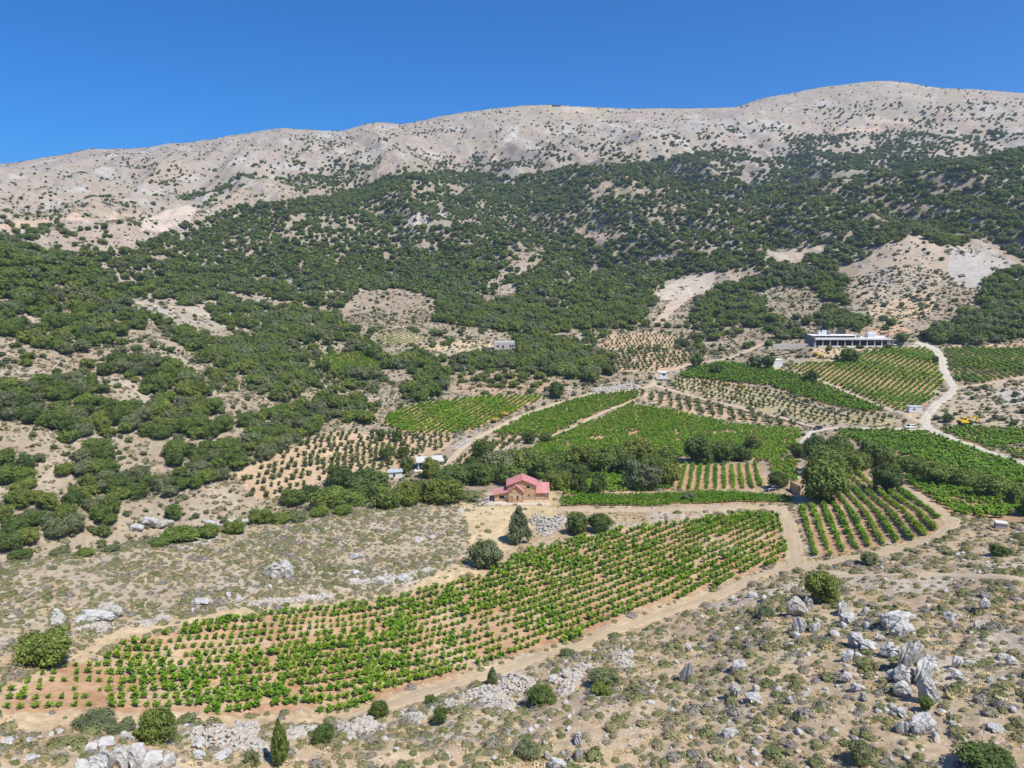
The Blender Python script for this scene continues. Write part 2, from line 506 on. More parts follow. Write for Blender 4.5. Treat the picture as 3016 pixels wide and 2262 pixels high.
def ground_material():
    g = NT('ground')
    p = g.pos()
    ca = g.n('ShaderNodeAttribute', attribute_name='ground_colour')
    st = g.n('ShaderNodeAttribute', attribute_name='stony')
    n1 = g.noise(p, 0.9, 5, 0.6)
    n2 = g.noise(p, 4.5, 4, 0.6)
    n3 = g.noise(p, 0.12, 4, 0.6)
    v = g.ramp(n1, [(0.25, (0.72, 0.70, 0.68)), (0.75, (1.25, 1.25, 1.25))])
    c = g.mix(1.0, ca.outputs['Color'], v, 'MULTIPLY')
    v3 = g.ramp(n3, [(0.3, (0.86, 0.83, 0.80)), (0.7, (1.12, 1.12, 1.12))])
    c = g.mix(1.0, c, v3, 'MULTIPLY')
    # pale limestone fragments where the ground is stony
    vor = g.n('ShaderNodeTexVoronoi', feature='F1')
    vor.inputs['Scale'].default_value = 1.7
    g.l(p, vor.inputs['Vector'])
    frag = g.math('LESS_THAN', vor.outputs['Distance'], 0.34)
    frag = g.math('MULTIPLY', frag, g.math('GREATER_THAN', n2, 0.52))
    fs = g.math('MULTIPLY', frag, st.outputs['Fac'])
    c = g.mix(fs, c, (0.55, 0.52, 0.47))
    g.base(c)
    g.b.inputs['Roughness'].default_value = 0.95
    g.b.inputs['Specular IOR Level'].default_value = 0.1
    h = g.math('ADD', g.math('MULTIPLY', n1, 0.7), g.math('MULTIPLY', n2, 0.3))
    g.bump(h, 0.6, 0.35)
    return g.m

# ------------------------------------------------------------------ terrain sheet with its soil, grass, scree and rock colours
def terrain_colours():
    x, y, t = XX.ravel(), YY.ravel(), TT.ravel()
    jx = x + 0.8 * fbm(x / 3, y / 3, 3, 70) + 0.5 * fbm(x / 0.9, y / 0.9, 2, 72)
    jy = y + 0.8 * fbm(x / 3, y / 3, 3, 74) + 0.5 * fbm(x / 0.9, y / 0.9, 2, 76)
    C = np.zeros((len(x), 3))
    ston = np.full(len(x), 0.35)
    def lay(c, w):
        C[:] = C * (1 - w[:, None]) + np.array(c) * w[:, None]
    ones = np.ones(len(x))
    lay((0.455, 0.355, 0.235), ones)
    a = fbm(x / 9, y / 9, 4, 80)
    lay((0.51, 0.405, 0.245), smooth(0.0, 0.35, a) * 0.8)                       # dry grass
    b = fbm(x / 6, y / 6, 4, 84)
    lay((0.43, 0.29, 0.19), smooth(0.28, 0.55, b) * 0.55)
    lay((0.48, 0.44, 0.385), smooth(0.15, 0.45, fbm(x / 12, y / 10, 4, 88)) * 0.6)
    midg = smooth(4.3, 5.0, t)
    lay((0.33, 0.275, 0.20), midg * 0.85)
    lay((0.42, 0.36, 0.28), midg * smooth(0.1, 0.4, fbm(x / 20, y / 20, 4, 86)) * 0.6)
    bank = smooth(2.9, 3.2, t) * (1 - smooth(4.4, 4.6, t)) * smooth(rad(-1), rad(-4), np.repeat(AZ, NTN))
    lay((0.40, 0.345, 0.265), bank * 0.7)                         # red earth
    # mountain and far hill
    mtn = smooth(9.6, 11.5, t)
    lay((0.38, 0.325, 0.255), mtn * smooth(11.5, 14.0, t) * 0.9)
    d = fbm(x / 70, y / 110, 5, 90)
    lay((0.40, 0.325, 0.265), mtn * smooth(0.05, 0.4, d) * 0.8)
    e = fbm(x / 30 + 3, y / 40, 5, 94)
    lay((0.48, 0.455, 0.415), mtn * smooth(0.12, 0.42, e) * 0.85)                 # limestone outcrop and scree
    f2 = ridged(x / 24, y / 34, 4, 99)
    lay((0.36, 0.335, 0.30), mtn * smooth(0.25, 0.6, f2) * 0.6)                 # grey rock ribs
    lay((0.37, 0.30, 0.21), mtn * smooth(0.1, 0.45, fbm(x / 16, y / 22, 4, 101)) * 0.55)
    lay((0.40, 0.36, 0.24), smooth(14.9, 15.8, t) * smooth(-0.1, 0.3, fbm(x / 130, y / 130, 3, 97)) * smooth(rad(-6), rad(2), np.repeat(AZ, NTN)) * 0.8)
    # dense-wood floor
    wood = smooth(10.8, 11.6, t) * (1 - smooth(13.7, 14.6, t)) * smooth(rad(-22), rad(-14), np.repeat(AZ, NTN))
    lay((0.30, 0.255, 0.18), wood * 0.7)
    ston[:] = np.where(t < 2.3, 0.75, ston)
    ston += 0.3 * mtn
    def paint(poly, c, amount=1.0, stone=None, nz=0.0):
        m = np.nonzero(inpoly(jx, jy, poly))[0]
        w = amount * (1 - nz * smooth(0.0, 0.4, fbm(x[m] / 4, y[m] / 4, 3, int(abs(c[0]) * 1000))))[:, None]
        C[m] = C[m] * (1 - w) + np.array(c) * w
        if stone is not None:
            ston[m] = stone
    SOIL, SOILP, GRASS = (0.47, 0.305, 0.18), (0.50, 0.37, 0.24), (0.53, 0.42, 0.245)
    for k in ('front', 'rows_right', 'rows_mid', 'strip', 'right_low', 'under_belt', 'grove_patch', 'centre_big', 'centre_small', 'left_rows', 'winery_rows', 'winery_left',
              'far_right_rows', 'right_mid', 'right_road', 'right_road_small', 'small_left'):
        paint(FIELD[k], SOIL, 1.0, 0.15)
    fm = inpoly(jx, jy, FIELD['front']) | inpoly(jx, jy, FIELD['rows_right'])
    lay(SOILP, fm * smooth(-0.05, 0.3, fbm(x / 5, y / 5, 4, 130)))
    lay((0.44, 0.265, 0.15), fm * smooth(0.1, 0.35, fbm(x / 7, y / 3.5, 4, 134)) * 0.8)
    for k in ('orchard_left', 'orchard_small', 'orchard_right', 'terraces', 'orchard_top'):
        paint(FIELD[k], (0.50, 0.37, 0.24), 1.0, 0.2)
    for k in ('orchard_grass', 'tiny_far'):
        paint(FIELD[k], (0.41, 0.35, 0.205), 1.0, 0.2, 0.4)
    for pix, c, st in PATCHES:
        paint(pw(pix), c, 0.92, st, 0.25)
    return C, np.clip(ston, 0, 1)

PATCHES = [   # bare or differently coloured ground (photo pixels, colour, stoniness)
 ([(1065,1490),(1390,1490),(1640,1490),(1640,1520),(1560,1560),(1480,1620),(1390,1640),(1380,1580),(1375,1540),(1360,1500)], (0.56,0.45,0.27), 0.1),
 ([(1060,1780),(1240,1715),(1330,1665),(1390,1640),(1440,1690),(1330,1712),(1224,1735),(1142,1762),(1000,1785),(700,1815),(500,1850),(350,1885),(250,1945),(200,1940),(330,1860),(480,1830),(700,1795),(900,1780)], (0.55,0.43,0.26), 0.15),
 ([(0,2110),(300,2100),(560,2105),(740,2115),(1000,2100),(1140,2055),(1415,1965),(1690,1895),(1850,1822),(2010,1770),(2200,1705),(2200,1735),(2010,1805),(1850,1860),(1690,1925),(1415,2000),(1142,2085),(1000,2125),(740,2140),(560,2135),(300,2150),(0,2160)], (0.55,0.42,0.265), 0.2),
 ([(415,680),(440,640),(500,615),(575,608),(580,630),(560,650),(500,672),(450,682)], (0.58,0.49,0.41), 0.1),
 ([(0,660),(90,650),(260,640),(420,615),(420,628),(260,655),(110,668),(0,672)], (0.55,0.42,0.32), 0.1),
 ([(1920,870),(1960,845),(2010,815),(2110,800),(2100,840),(2080,860),(2010,880),(1960,885)], (0.57,0.50,0.41), 0.3),
 ([(2015,872),(2045,866),(2000,905),(1950,955),(1930,950),(1965,895)], (0.56,0.46,0.35), 0.2),
 ([(2275,745),(2330,735),(2420,725),(2430,740),(2370,760),(2350,778),(2300,775)], (0.52,0.44,0.34), 0.3),
 ([(2510,820),(2560,760),(2640,700),(2760,705),(2800,740),(2790,800),(2750,870),(2640,890),(2560,900),(2520,860)], (0.44,0.365,0.275), 0.5),
 ([(2800,740),(2890,750),(2920,800),(2890,850),(2820,840),(2790,800)], (0.44,0.42,0.385), 0.4),
 ([(2270,850),(2380,840),(2420,880),(2480,940),(2400,960),(2280,930)], (0.34,0.285,0.195), 0.4),
 ([(2560,900),(2700,860),(2760,880),(2740,930),(2620,960),(2560,930)], (0.56,0.43,0.29), 0.2),
 ([(2560,962),(2650,958),(2690,975),(2660,990),(2560,985)], (0.60,0.40,0.25), 0.1),
 ([(2400,1025),(2640,1024),(2600,1030),(2530,1045),(2470,1066),(2390,1078),(2395,1050)], (0.56,0.43,0.27), 0.1),
 ([(830,1050),(930,1030),(985,1060),(920,1110),(870,1100)], (0.54,0.43,0.27), 0.1),
 ([(1240,1020),(1330,1005),(1450,1000),(1450,1035),(1330,1035),(1270,1040)], (0.55,0.45,0.29), 0.1),
 ([(1360,1110),(1500,1090),(1640,1100),(1680,1130),(1560,1160),(1400,1165),(1330,1150)], (0.42,0.30,0.20), 0.3),
 ([(1060,860),(1160,850),(1250,880),(1260,950),(1120,960),(1060,920)], (0.33,0.26,0.185), 0.5),
 ([(1180,690),(1270,620),(1370,635),(1360,655),(1240,680)], (0.48,0.44,0.385), 0.5),
 ([(1690,670),(1830,665),(1850,700),(1760,710)], (0.46,0.35,0.25), 0.5),
 ([(1110,500),(1180,470),(1160,520),(1120,545)], (0.50,0.39,0.32), 0.3),
 ([(1480,430),(1500,375),(1535,365),(1520,400),(1490,440)], (0.50,0.46,0.40), 0.2),
 ([(1655,365),(1690,375),(1710,400),(1685,405)], (0.50,0.46,0.40), 0.2),
 ([(1650,315),(1740,325),(1720,335),(1660,330)], (0.52,0.45,0.37), 0.2),
 ([(2450,390),(2540,370),(2620,370),(2600,385),(2500,395)], (0.55,0.43,0.33), 0.2),
 ([(2540,345),(2560,338),(2640,355),(2720,345),(2700,370),(2580,368)], (0.56,0.46,0.35), 0.2),
 ([(2740,1150),(2830,1145),(3016,1120),(3100,1110),(3100,1250),(2830,1252),(2740,1255),(2735,1215),(2790,1170)], (0.48,0.40,0.28), 0.5),
 ([(2930,1150),(3016,1140),(3100,1140),(3100,1200),(2960,1190)], (0.46,0.43,0.385), 0.8),
 ([(2650,1205),(2715,1200),(2720,1240),(2660,1236)], (0.52,0.40,0.25), 0.1),
 ([(2780,1012),(3016,1008),(3100,1008),(3100,1024),(2780,1026)], (0.56,0.38,0.25), 0.1),
 ([(470,1600),(560,1560),(700,1520),(760,1530),(640,1590),(560,1620)], (0.52,0.49,0.45), 0.8),
]

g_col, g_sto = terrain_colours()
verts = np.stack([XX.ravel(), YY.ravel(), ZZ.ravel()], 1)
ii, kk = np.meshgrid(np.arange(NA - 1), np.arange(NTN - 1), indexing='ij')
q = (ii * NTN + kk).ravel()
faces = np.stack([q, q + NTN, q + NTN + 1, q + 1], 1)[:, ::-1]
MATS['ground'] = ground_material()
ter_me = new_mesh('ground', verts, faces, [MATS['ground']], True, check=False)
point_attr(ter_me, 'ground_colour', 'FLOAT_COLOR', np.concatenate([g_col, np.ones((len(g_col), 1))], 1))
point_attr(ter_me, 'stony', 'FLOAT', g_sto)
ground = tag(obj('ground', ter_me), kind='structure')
# ------------------------------------------------------------------ plant materials
def leaf_material(name, stops, trans=0.22, tint=0.55, rough=0.6):
    g = NT(name)
    oi = g.n('ShaderNodeObjectInfo')
    c = g.ramp(oi.outputs['Random'], stops)
    ta = g.n('ShaderNodeAttribute', attribute_name='tint')
    v = g.ramp(ta.outputs['Fac'], [(0.0, (1 - tint, 1 - tint, 1 - tint)), (1.0, (1 + tint * 1.15, 1 + tint, 1 + tint * 0.55))])
    c = g.mix(1.0, c, v, 'MULTIPLY')
    g.base(c)
    g.b.inputs['Roughness'].default_value = rough
    g.b.inputs['Specular IOR Level'].default_value = 0.2
    tr = g.n('ShaderNodeBsdfTranslucent')
    g.l(g.mix(1.0, c, (1.25, 1.3, 0.6), 'MULTIPLY'), tr.inputs['Color'])
    mx = g.n('ShaderNodeMixShader')
    mx.inputs[0].default_value = trans
    g.l(g.b.outputs[0], mx.inputs[1])
    g.l(tr.outputs[0], mx.inputs[2])
    g.l(mx.outputs[0], g.t.nodes['Material Output'].inputs['Surface'])
    return g.m

MATS['oak'] = leaf_material('oak_leaf', [(0.0, (0.118, 0.172, 0.048)), (0.35, (0.140, 0.202, 0.052)), (0.7, (0.168, 0.226, 0.055)), (1.0, (0.205, 0.248, 0.060))])
MATS['oak_dark'] = leaf_material('oak_leaf_dark', [(0.0, (0.090, 0.138, 0.042)), (1.0, (0.122, 0.175, 0.050))])
MATS['olive'] = leaf_material('grey_green_leaf', [(0.0, (0.149, 0.184, 0.105)), (1.0, (0.201, 0.236, 0.123))])
MATS['bright'] = leaf_material('bright_leaf', [(0.0, (0.130, 0.200, 0.046)), (1.0, (0.175, 0.240, 0.055))])
MATS['yellowish'] = leaf_material('yellow_green_leaf', [(0.0, (0.150, 0.192, 0.044)), (1.0, (0.190, 0.225, 0.050))])
MATS['vine'] = leaf_material('vine_leaf', [(0.0, (0.130, 0.275, 0.026)), (0.5, (0.175, 0.325, 0.030)), (0.85, (0.240, 0.375, 0.036)), (1.0, (0.185, 0.290, 0.052))], 0.28, 0.55)
MATS['vine_dark'] = leaf_material('vine_leaf_dark', [(0.0, (0.125, 0.260, 0.032)), (1.0, (0.185, 0.325, 0.038))], 0.25, 0.5)
MATS['orchard'] = leaf_material('orchard_leaf', [(0.0, (0.150, 0.190, 0.085)), (0.6, (0.180, 0.225, 0.100)), (1.0, (0.220, 0.260, 0.110))])
MATS['broom'] = leaf_material('broom_flower', [(0.0, (0.62, 0.47, 0.02)), (1.0, (0.75, 0.58, 0.03))], 0.1, 0.35)
MATS['scrub'] = leaf_material('scrub', [(0.0, (0.227, 0.217, 0.115)), (0.22, (0.258, 0.240, 0.133)), (0.42, (0.191, 0.200, 0.097)), (0.58, (0.284, 0.253, 0.169)),
                                       (0.72, (0.245, 0.222, 0.173)), (0.84, (0.235, 0.222, 0.200)), (0.93, (0.160, 0.182, 0.076)), (1.0, (0.302, 0.258, 0.151))], 0.08, 0.4, 0.8)
MATS['scrub_grey'] = leaf_material('scrub_grey', [(0.0, (0.214, 0.196, 0.182)), (1.0, (0.284, 0.262, 0.240))], 0.08, 0.4, 0.8)
MATS['scrub_green'] = leaf_material('scrub_green', [(0.0, (0.146, 0.173, 0.071)), (0.5, (0.182, 0.200, 0.089)), (1.0, (0.217, 0.217, 0.110))], 0.1, 0.45, 0.8)
MATS['drygrass'] = leaf_material('dry_grass', [(0.0, (0.54, 0.44, 0.27)), (1.0, (0.62, 0.52, 0.34))], 0.2, 0.3, 0.8)

def simple(name, col, rough=0.8, nscale=None, amt=0.2, spec=0.25, metal=0.0, bump=None):
    g = NT(name)
    g.b.inputs['Roughness'].default_value = rough
    g.b.inputs['Specular IOR Level'].default_value = spec
    g.b.inputs['Metallic'].default_value = metal
    if nscale:
        n = g.noise(g.pos(), nscale, 5, 0.6)
        lo, hi = 1 - amt, 1 + amt
        g.base(g.mix(1.0, (*col,), g.ramp(n, [(0.28, (lo, lo, lo)), (0.72, (hi, hi, hi))]), 'MULTIPLY'))
        if bump:
            g.bump(n, bump, 0.1)
    else:
        g.base(col)
    return g.m
MATS['bark'] = simple('bark', (0.13, 0.10, 0.075), 0.9, 3.0, 0.3)

def rock_material(name, pale, dark, warm):
    g = NT(name)
    p = g.pos()
    oi = g.n('ShaderNodeObjectInfo')
    n = g.noise(p, 1.3, 6, 0.65)
    n2 = g.noise(p, 6.0, 4, 0.6)
    c = g.ramp(n, [(0.32, dark), (0.5, pale), (0.75, tuple(min(0.75, 1.15 * q) for q in pale))])
    w = g.math('GREATER_THAN', oi.outputs['Random'], 0.8)
    c = g.mix(g.math('MULTIPLY', w, 0.55), c, warm)
    g.base(c)
    g.b.inputs['Roughness'].default_value = 0.95
    g.b.inputs['Specular IOR Level'].default_value = 0.1
    g.bump(g.math('ADD', n, g.math('MULTIPLY', n2, 0.5)), 0.55, 0.25)
    return g.m
MATS['limestone'] = rock_material('limestone', (0.50, 0.49, 0.465), (0.31, 0.305, 0.295), (0.40, 0.365, 0.31))
MATS['rubble'] = rock_material('rubble', (0.47, 0.435, 0.385), (0.33, 0.29, 0.24), (0.48, 0.36, 0.23))

# ------------------------------------------------------------------ plant meshes
def leaf_cloud(P, N, size, r, elong=1.5):
    """one flat leaf clump (a quad) at each point P facing about N"""
    n = len(P)
    a = r.normal(size=(n, 3))
    t1 = np.cross(N, a)
    t1 /= np.linalg.norm(t1, axis=1)[:, None] + 1e-9
    t2 = np.cross(N, t1)
    s = (size * r.uniform(0.6, 1.35, n))[:, None]
    V = np.stack([P - t1 * s * elong * 0.5, P - t2 * s * 0.5 + N * s * 0.12, P + t1 * s * elong * 0.5, P + t2 * s * 0.5 + N * s * 0.12], 1).reshape(-1, 3)
    F = (np.arange(n)[:, None] * 4 + np.array([[0, 1, 2, 3]]))
    return V, F

_bm = bmesh.new()
bmesh.ops.create_icosphere(_bm, subdivisions=2, radius=1.0)
ICO_V = np.array([v.co[:] for v in _bm.verts]); ICO_F = np.array([[v.index for v in f.verts] for f in _bm.faces])
_bm.free()
_bm = bmesh.new()
bmesh.ops.create_icosphere(_bm, subdivisions=1, radius=1.0)
ICO1_V = np.array([v.co[:] for v in _bm.verts]); ICO1_F = np.array([[v.index for v in f.verts] for f in _bm.faces])
_bm.free()
_bm = bmesh.new()
bmesh.ops.create_icosphere(_bm, subdivisions=4, radius=1.0)
ICO3_V = np.array([v.co[:] for v in _bm.verts]); ICO3_F = np.array([[v.index for v in f.verts] for f in _bm.faces])
_bm.free()

def unit(a):
    return a / (np.linalg.norm(a, axis=1)[:, None] + 1e-9)

def crown_geo(seed, n_lobe, n_leaf, leaf, shape='round', core=0.74):
    """crown of leaf clumps on many lobes; radius about 1, z 0.05 .. 1.5. Returns verts, faces, tint"""
    r = np.random.default_rng(seed)
    lobes = []
    sx_ = r.uniform(0.82, 1.2)
    for k in range(n_lobe):
        for _ in range(40):
            d = unit(r.normal(size=(1, 3)))[0]
            f = r.uniform(0.55, 1.0) if k > n_lobe // 5 else r.uniform(0, 0.5)
            if shape == 'cone':
                h = r.uniform(0.0, 1.0) ** 1.2
                ang = r.uniform(0, 2 * math.pi)
                rr = (1 - h ** 1.5) ** 0.9 * 0.62 * math.sqrt(r.uniform(0.2, 1)) + 0.02
                c = np.array([math.cos(ang) * rr, math.sin(ang) * rr, 0.22 + 1.1 * h])
                rl = r.uniform(0.20, 0.34) * (1 - 0.55 * h)
                break
            c = np.array([d[0] * 0.74 * f * sx_, d[1] * 0.74 * f / sx_, 0.70 + d[2] * 0.54 * f])
            rl = r.uniform(0.16, 0.40)
            if all(np.linalg.norm(c - q[0]) > 0.24 for q in lobes):
                break
        lobes.append((c, rl))
    V, F, T, o = [], [], [], 0
    per = max(4, n_leaf // n_lobe)
    for c, rl in lobes:
        d = unit(r.normal(size=(per, 3)) + np.array([0, 0, 0.25]))
        rad_ = rl * (0.80 + 0.42 * r.random(per) ** 2)
        P = c + d * rad_[:, None] * np.array([1.08, 1.08, 0.9])
        keep = np.ones(per, bool)
        for c2, r2 in lobes:
            keep &= (np.linalg.norm((P - c2), axis=1) > r2 * 0.72)
        keep &= P[:, 2] > 0.04
        P, d = P[keep], d[keep]
        if not len(P):
            continue
        N = unit(d + 0.55 * r.normal(size=P.shape) + np.array([0, 0, 0.35]))
        v, f = leaf_cloud(P, N, leaf, r)
        V.append(v); F.append(f + o); o += len(v)
        tl = r.normal(0.5, 0.10)
        T.append(np.repeat(np.clip(tl + r.normal(0, 0.16, len(P)), 0, 1), 4))
    FT = []
    for c, rl in lobes:
        v = c + ICO1_V * rl * core * (1 + 0.12 * r.normal(size=(len(ICO1_V), 1)))
        v[:, 2] = np.maximum(v[:, 2], 0.03)
        V.append(v); FT.append(ICO1_F + o); o += len(v)
        T.append(np.full(len(v), 0.42))
    V = np.concatenate(V)
    quads = [tuple(q) for q in np.concatenate(F)]
    tris = [tuple(q) for q in np.concatenate(FT)]
    return V, quads + tris, np.concatenate(T)

def plant_mesh(name, geo, mat):
    V, F, T = geo
    me = new_mesh(name, V, F, [mat], False, check=False)
    point_attr(me, 'tint', 'FLOAT', T)
    return me

def remat(me, mat):
    m = me.copy()
    m.materials[0] = mat
    return m

CROWN = {}
def crown_family(lod, n_lobe, n_leaf, leaf, seeds):
    geos = [crown_geo(s, n_lobe, n_leaf, leaf) for s in seeds]
    base = [plant_mesh('oak_crown', g, MATS['oak']) for g in geos]
    CROWN[('oak', lod)] = base
    for k in ('oak_dark', 'olive', 'bright', 'yellowish'):
        CROWN[(k, lod)] = [remat(m, MATS[k]) for m in base]
crown_family('hi', 34, 5200, 0.082, (101, 102, 103, 104))
crown_family('mid', 24, 1500, 0.140, (111, 112, 113, 114))
crown_family('lo', 14, 340, 0.26, (121, 122, 123, 124, 125))
for lod, (nl, nf, lf) in {'hi': (46, 4600, 0.075), 'mid': (26, 1100, 0.14)}.items():
    cg = [crown_geo(s, nl, nf, lf, 'cone') for s in (131, 132)]
    for k in ('olive', 'oak', 'oak_dark', 'bright'):
        CROWN[('cone_' + k, lod)] = [plant_mesh('cone_crown', g, MATS[k]) for g in cg]

def trunk_geo(seed):
    """tapered trunk with limbs, unit crown space"""
    r = np.random.default_rng(seed)
    V, F = [], []
    def limb(p0, p1, r0, r1, n=6):
        o = len(V)
        a, b = np.array(p0), np.array(p1)
        d = (b - a) / np.linalg.norm(b - a)
        s = np.cross(d, [0.3, 1, 0.2]); s /= np.linalg.norm(s)
        t = np.cross(d, s)
        for p, q in ((a, r0), ((a + b) / 2 + r.normal(0, 0.015, 3), (r0 + r1) / 2), (b, r1)):
            for k in range(n):
                w = 2 * math.pi * k / n
                V.append(p + q * (math.cos(w) * s + math.sin(w) * t))
        for e in range(2):
            for k in range(n):
                F.append((o + e * n + k, o + e * n + (k + 1) % n, o + (e + 1) * n + (k + 1) % n, o + (e + 1) * n + k))
    limb((0, 0, -0.12), (0.02, 0.01, 0.42), 0.085, 0.06)
    for k in range(5):
        w = k * 1.257 + r.uniform(-0.3, 0.3)
        limb((0.02, 0.01, 0.34), (0.5 * math.cos(w), 0.5 * math.sin(w), r.uniform(0.7, 1.05)), 0.05, 0.015)
    return V, F
_tv, _tf = trunk_geo(5)
TRUNK = new_mesh('trunk', _tv, _tf, [MATS['bark']], True)

def vine_geo(seed, n=110, leaf=0.20, stem=True, up=0.7):
    """head-trained bush vine: short stem and sprawling leafy shoots; about 1.3 m wide, 1.05 m tall"""
    r = np.random.default_rng(seed)
    P, N = [], []
    for s in range(11):
        ang, lean = r.uniform(0, 2 * math.pi), r.uniform(0.15, 1.15)
        L = r.uniform(0.45, 0.85)
        d = np.array([math.cos(ang) * math.sin(lean), math.sin(ang) * math.sin(lean), math.cos(lean)])
        for q in range(n // 11):
            f = (q + r.random()) / (n // 11)
            p = np.array([0, 0, 0.30]) + d * L * f + np.array([0, 0, -0.22 * f * f * math.sin(lean)]) + r.normal(0, 0.075, 3)
            p[2] = max(p[2], 0.08)
            P.append(p)
            N.append(d * 0.4 + r.normal(0, 0.5, 3) + np.array([0, 0, up]))
    P, N = np.array(P), unit(np.array(N))
    V, F = leaf_cloud(P, N, leaf, r, 1.15)
    T = np.repeat(np.clip(r.normal(0.5, 0.2, len(P)), 0, 1), 4)
    F = [tuple(f) for f in F]
    mi = [0] * len(F)
    if stem:
        o = len(V)
        sv = [(0.05 * math.cos(k * 1.257) * s, 0.05 * math.sin(k * 1.257) * s, z) for z, s in ((-0.1, 1.3), (0.42, 0.9)) for k in range(5)]
        V = np.concatenate([V, np.array(sv)])
        T = np.concatenate([T, np.full(10, 0.5)])
        F += [(o + k, o + (k + 1) % 5, o + 5 + (k + 1) % 5, o + 5 + k) for k in range(5)]
        mi += [1] * 5
    return V, F, T, mi

def vine_mesh(seed, mat, n, leaf, stem=True):
    V, F, T, mi = vine_geo(seed, n, leaf, stem, 0.8 if stem else 1.5)
    me = new_mesh('vine', V, F, [mat, MATS['bark']], False, midx=mi, check=False)
    point_attr(me, 'tint', 'FLOAT', T)
    return me
VINE = [vine_mesh(200 + k, MATS['vine'], 176, 0.19) for k in range(6)]
VINE_LO = [vine_mesh(220 + k, MATS['vine'], 77, 0.30, False) for k in range(5)]
VINE_LO_DARK = [vine_mesh(230 + k, MATS['vine_dark'], 77, 0.30, False) for k in range(5)]

def fruit_tree_mesh(seed, mat, n=270, leaf=0.30):
    """young vase-shaped fruit tree, 2 m tall"""
    r = np.random.default_rng(seed)
    P, N = [], []
    for s in range(9):
        ang, lean = r.uniform(0, 2 * math.pi), r.uniform(0.1, 0.75)
        L = r.uniform(1.0, 1.7)
        d = np.array([math.cos(ang) * math.sin(lean), math.sin(ang) * math.sin(lean), math.cos(lean)])
        for q in range(n // 9):
            f = 0.25 + 0.75 * (q + r.random()) / (n // 9)
            P.append(np.array([0, 0, 0.45]) + d * L * f + r.normal(0, 0.2, 3))
            N.append(d * 0.3 + r.normal(0, 0.6, 3) + np.array([0, 0, 0.5]))
    P, N = np.array(P), unit(np.array(N))
    P[:, 2] = np.maximum(P[:, 2], 0.25)
    V, F = leaf_cloud(P, N, leaf, r, 1.5)
    T = np.repeat(np.clip(r.normal(0.5, 0.2, len(P)), 0, 1), 4)
    F = [tuple(f) for f in F]
    mi = [0] * len(F)
    o = len(V)
    sv = [(0.06 * math.cos(k * 1.257) * s, 0.06 * math.sin(k * 1.257) * s, z) for z, s in ((-0.1, 1.2), (1.15, 0.6)) for k in range(5)]
    V = np.concatenate([V, np.array(sv)])
    T = np.concatenate([T, np.full(10, 0.5)])
    F += [(o + k, o + (k + 1) % 5, o + 5 + (k + 1) % 5, o + 5 + k) for k in range(5)]
    mi += [1] * 5
    me = new_mesh('fruit_tree', V, F, [mat, MATS['bark']], False, midx=mi, check=False)
    point_attr(me, 'tint', 'FLOAT', T)
    return me
FRUIT = [fruit_tree_mesh(300 + k, MATS['orchard']) for k in range(5)]

def cushion_geo(seed, n=95, leaf=0.20):
    """low cushion of thorny scrub: radius 1, height about 0.75"""
    r = np.random.default_rng(seed)
    d = unit(r.normal(size=(n, 3)))
    d[:, 2] = np.abs(d[:, 2]) * 0.9 + 0.05
    d = unit(d)
    P = d * r.uniform(0.82, 1.03, n)[:, None] * np.array([1, 1, 0.72]) * (1 + 0.12 * np.sin(3 * np.arctan2(d[:, 1], d[:, 0]) + seed))[:, None]
    N = unit(d + 0.35 * r.normal(size=(n, 3)) + np.array([0, 0, 0.3]))
    V, F = leaf_cloud(P, N, leaf, r, 1.4)
    T = np.repeat(np.clip(r.normal(0.5, 0.2, n), 0, 1), 4)
    c = ICO1_V * np.array([0.9, 0.9, 0.66]) * (1 + 0.12 * r.normal(size=(len(ICO1_V), 1)))
    c[:, 2] = np.maximum(c[:, 2], -0.15)
    o = len(V)
    return np.concatenate([V, c]), [tuple(f) for f in F] + [tuple(f + o) for f in ICO1_F], np.concatenate([T, np.full(len(c), 0.45)])
_cg = [cushion_geo(400 + k) for k in range(5)]
CUSHION = [plant_mesh('scrub', g, MATS['scrub']) for g in _cg]
CUSHION_GREY = [plant_mesh('scrub', g, MATS['scrub_grey']) for g in _cg[:3]]
CUSHION_GREEN = [plant_mesh('scrub', g, MATS['scrub_green']) for g in _cg[:4]]
_cl = [cushion_geo(420 + k, 16, 0.55) for k in range(4)]
CUSHION_LO = [plant_mesh('scrub', g, MATS['scrub']) for g in _cl]

def tuft_geo(seed, n=44):
    r = np.random.default_rng(seed)
    a = r.uniform(0, 2 * math.pi, n)
    rr = 0.9 * np.sqrt(r.random(n))
    P = np.stack([rr * np.cos(a), rr * np.sin(a), r.uniform(0.1, 0.35, n)], 1)
    N = unit(np.stack([np.cos(a + 1), np.sin(a + 1), r.uniform(0.2, 0.9, n)], 1))
    V, F = leaf_cloud(P, N, 0.20, r, 1.8)
    return V, [tuple(f) for f in F], np.repeat(np.clip(r.normal(0.5, 0.2, n), 0, 1), 4)
TUFT = [plant_mesh('dry_tuft', tuft_geo(440 + k), MATS['drygrass']) for k in range(4)]

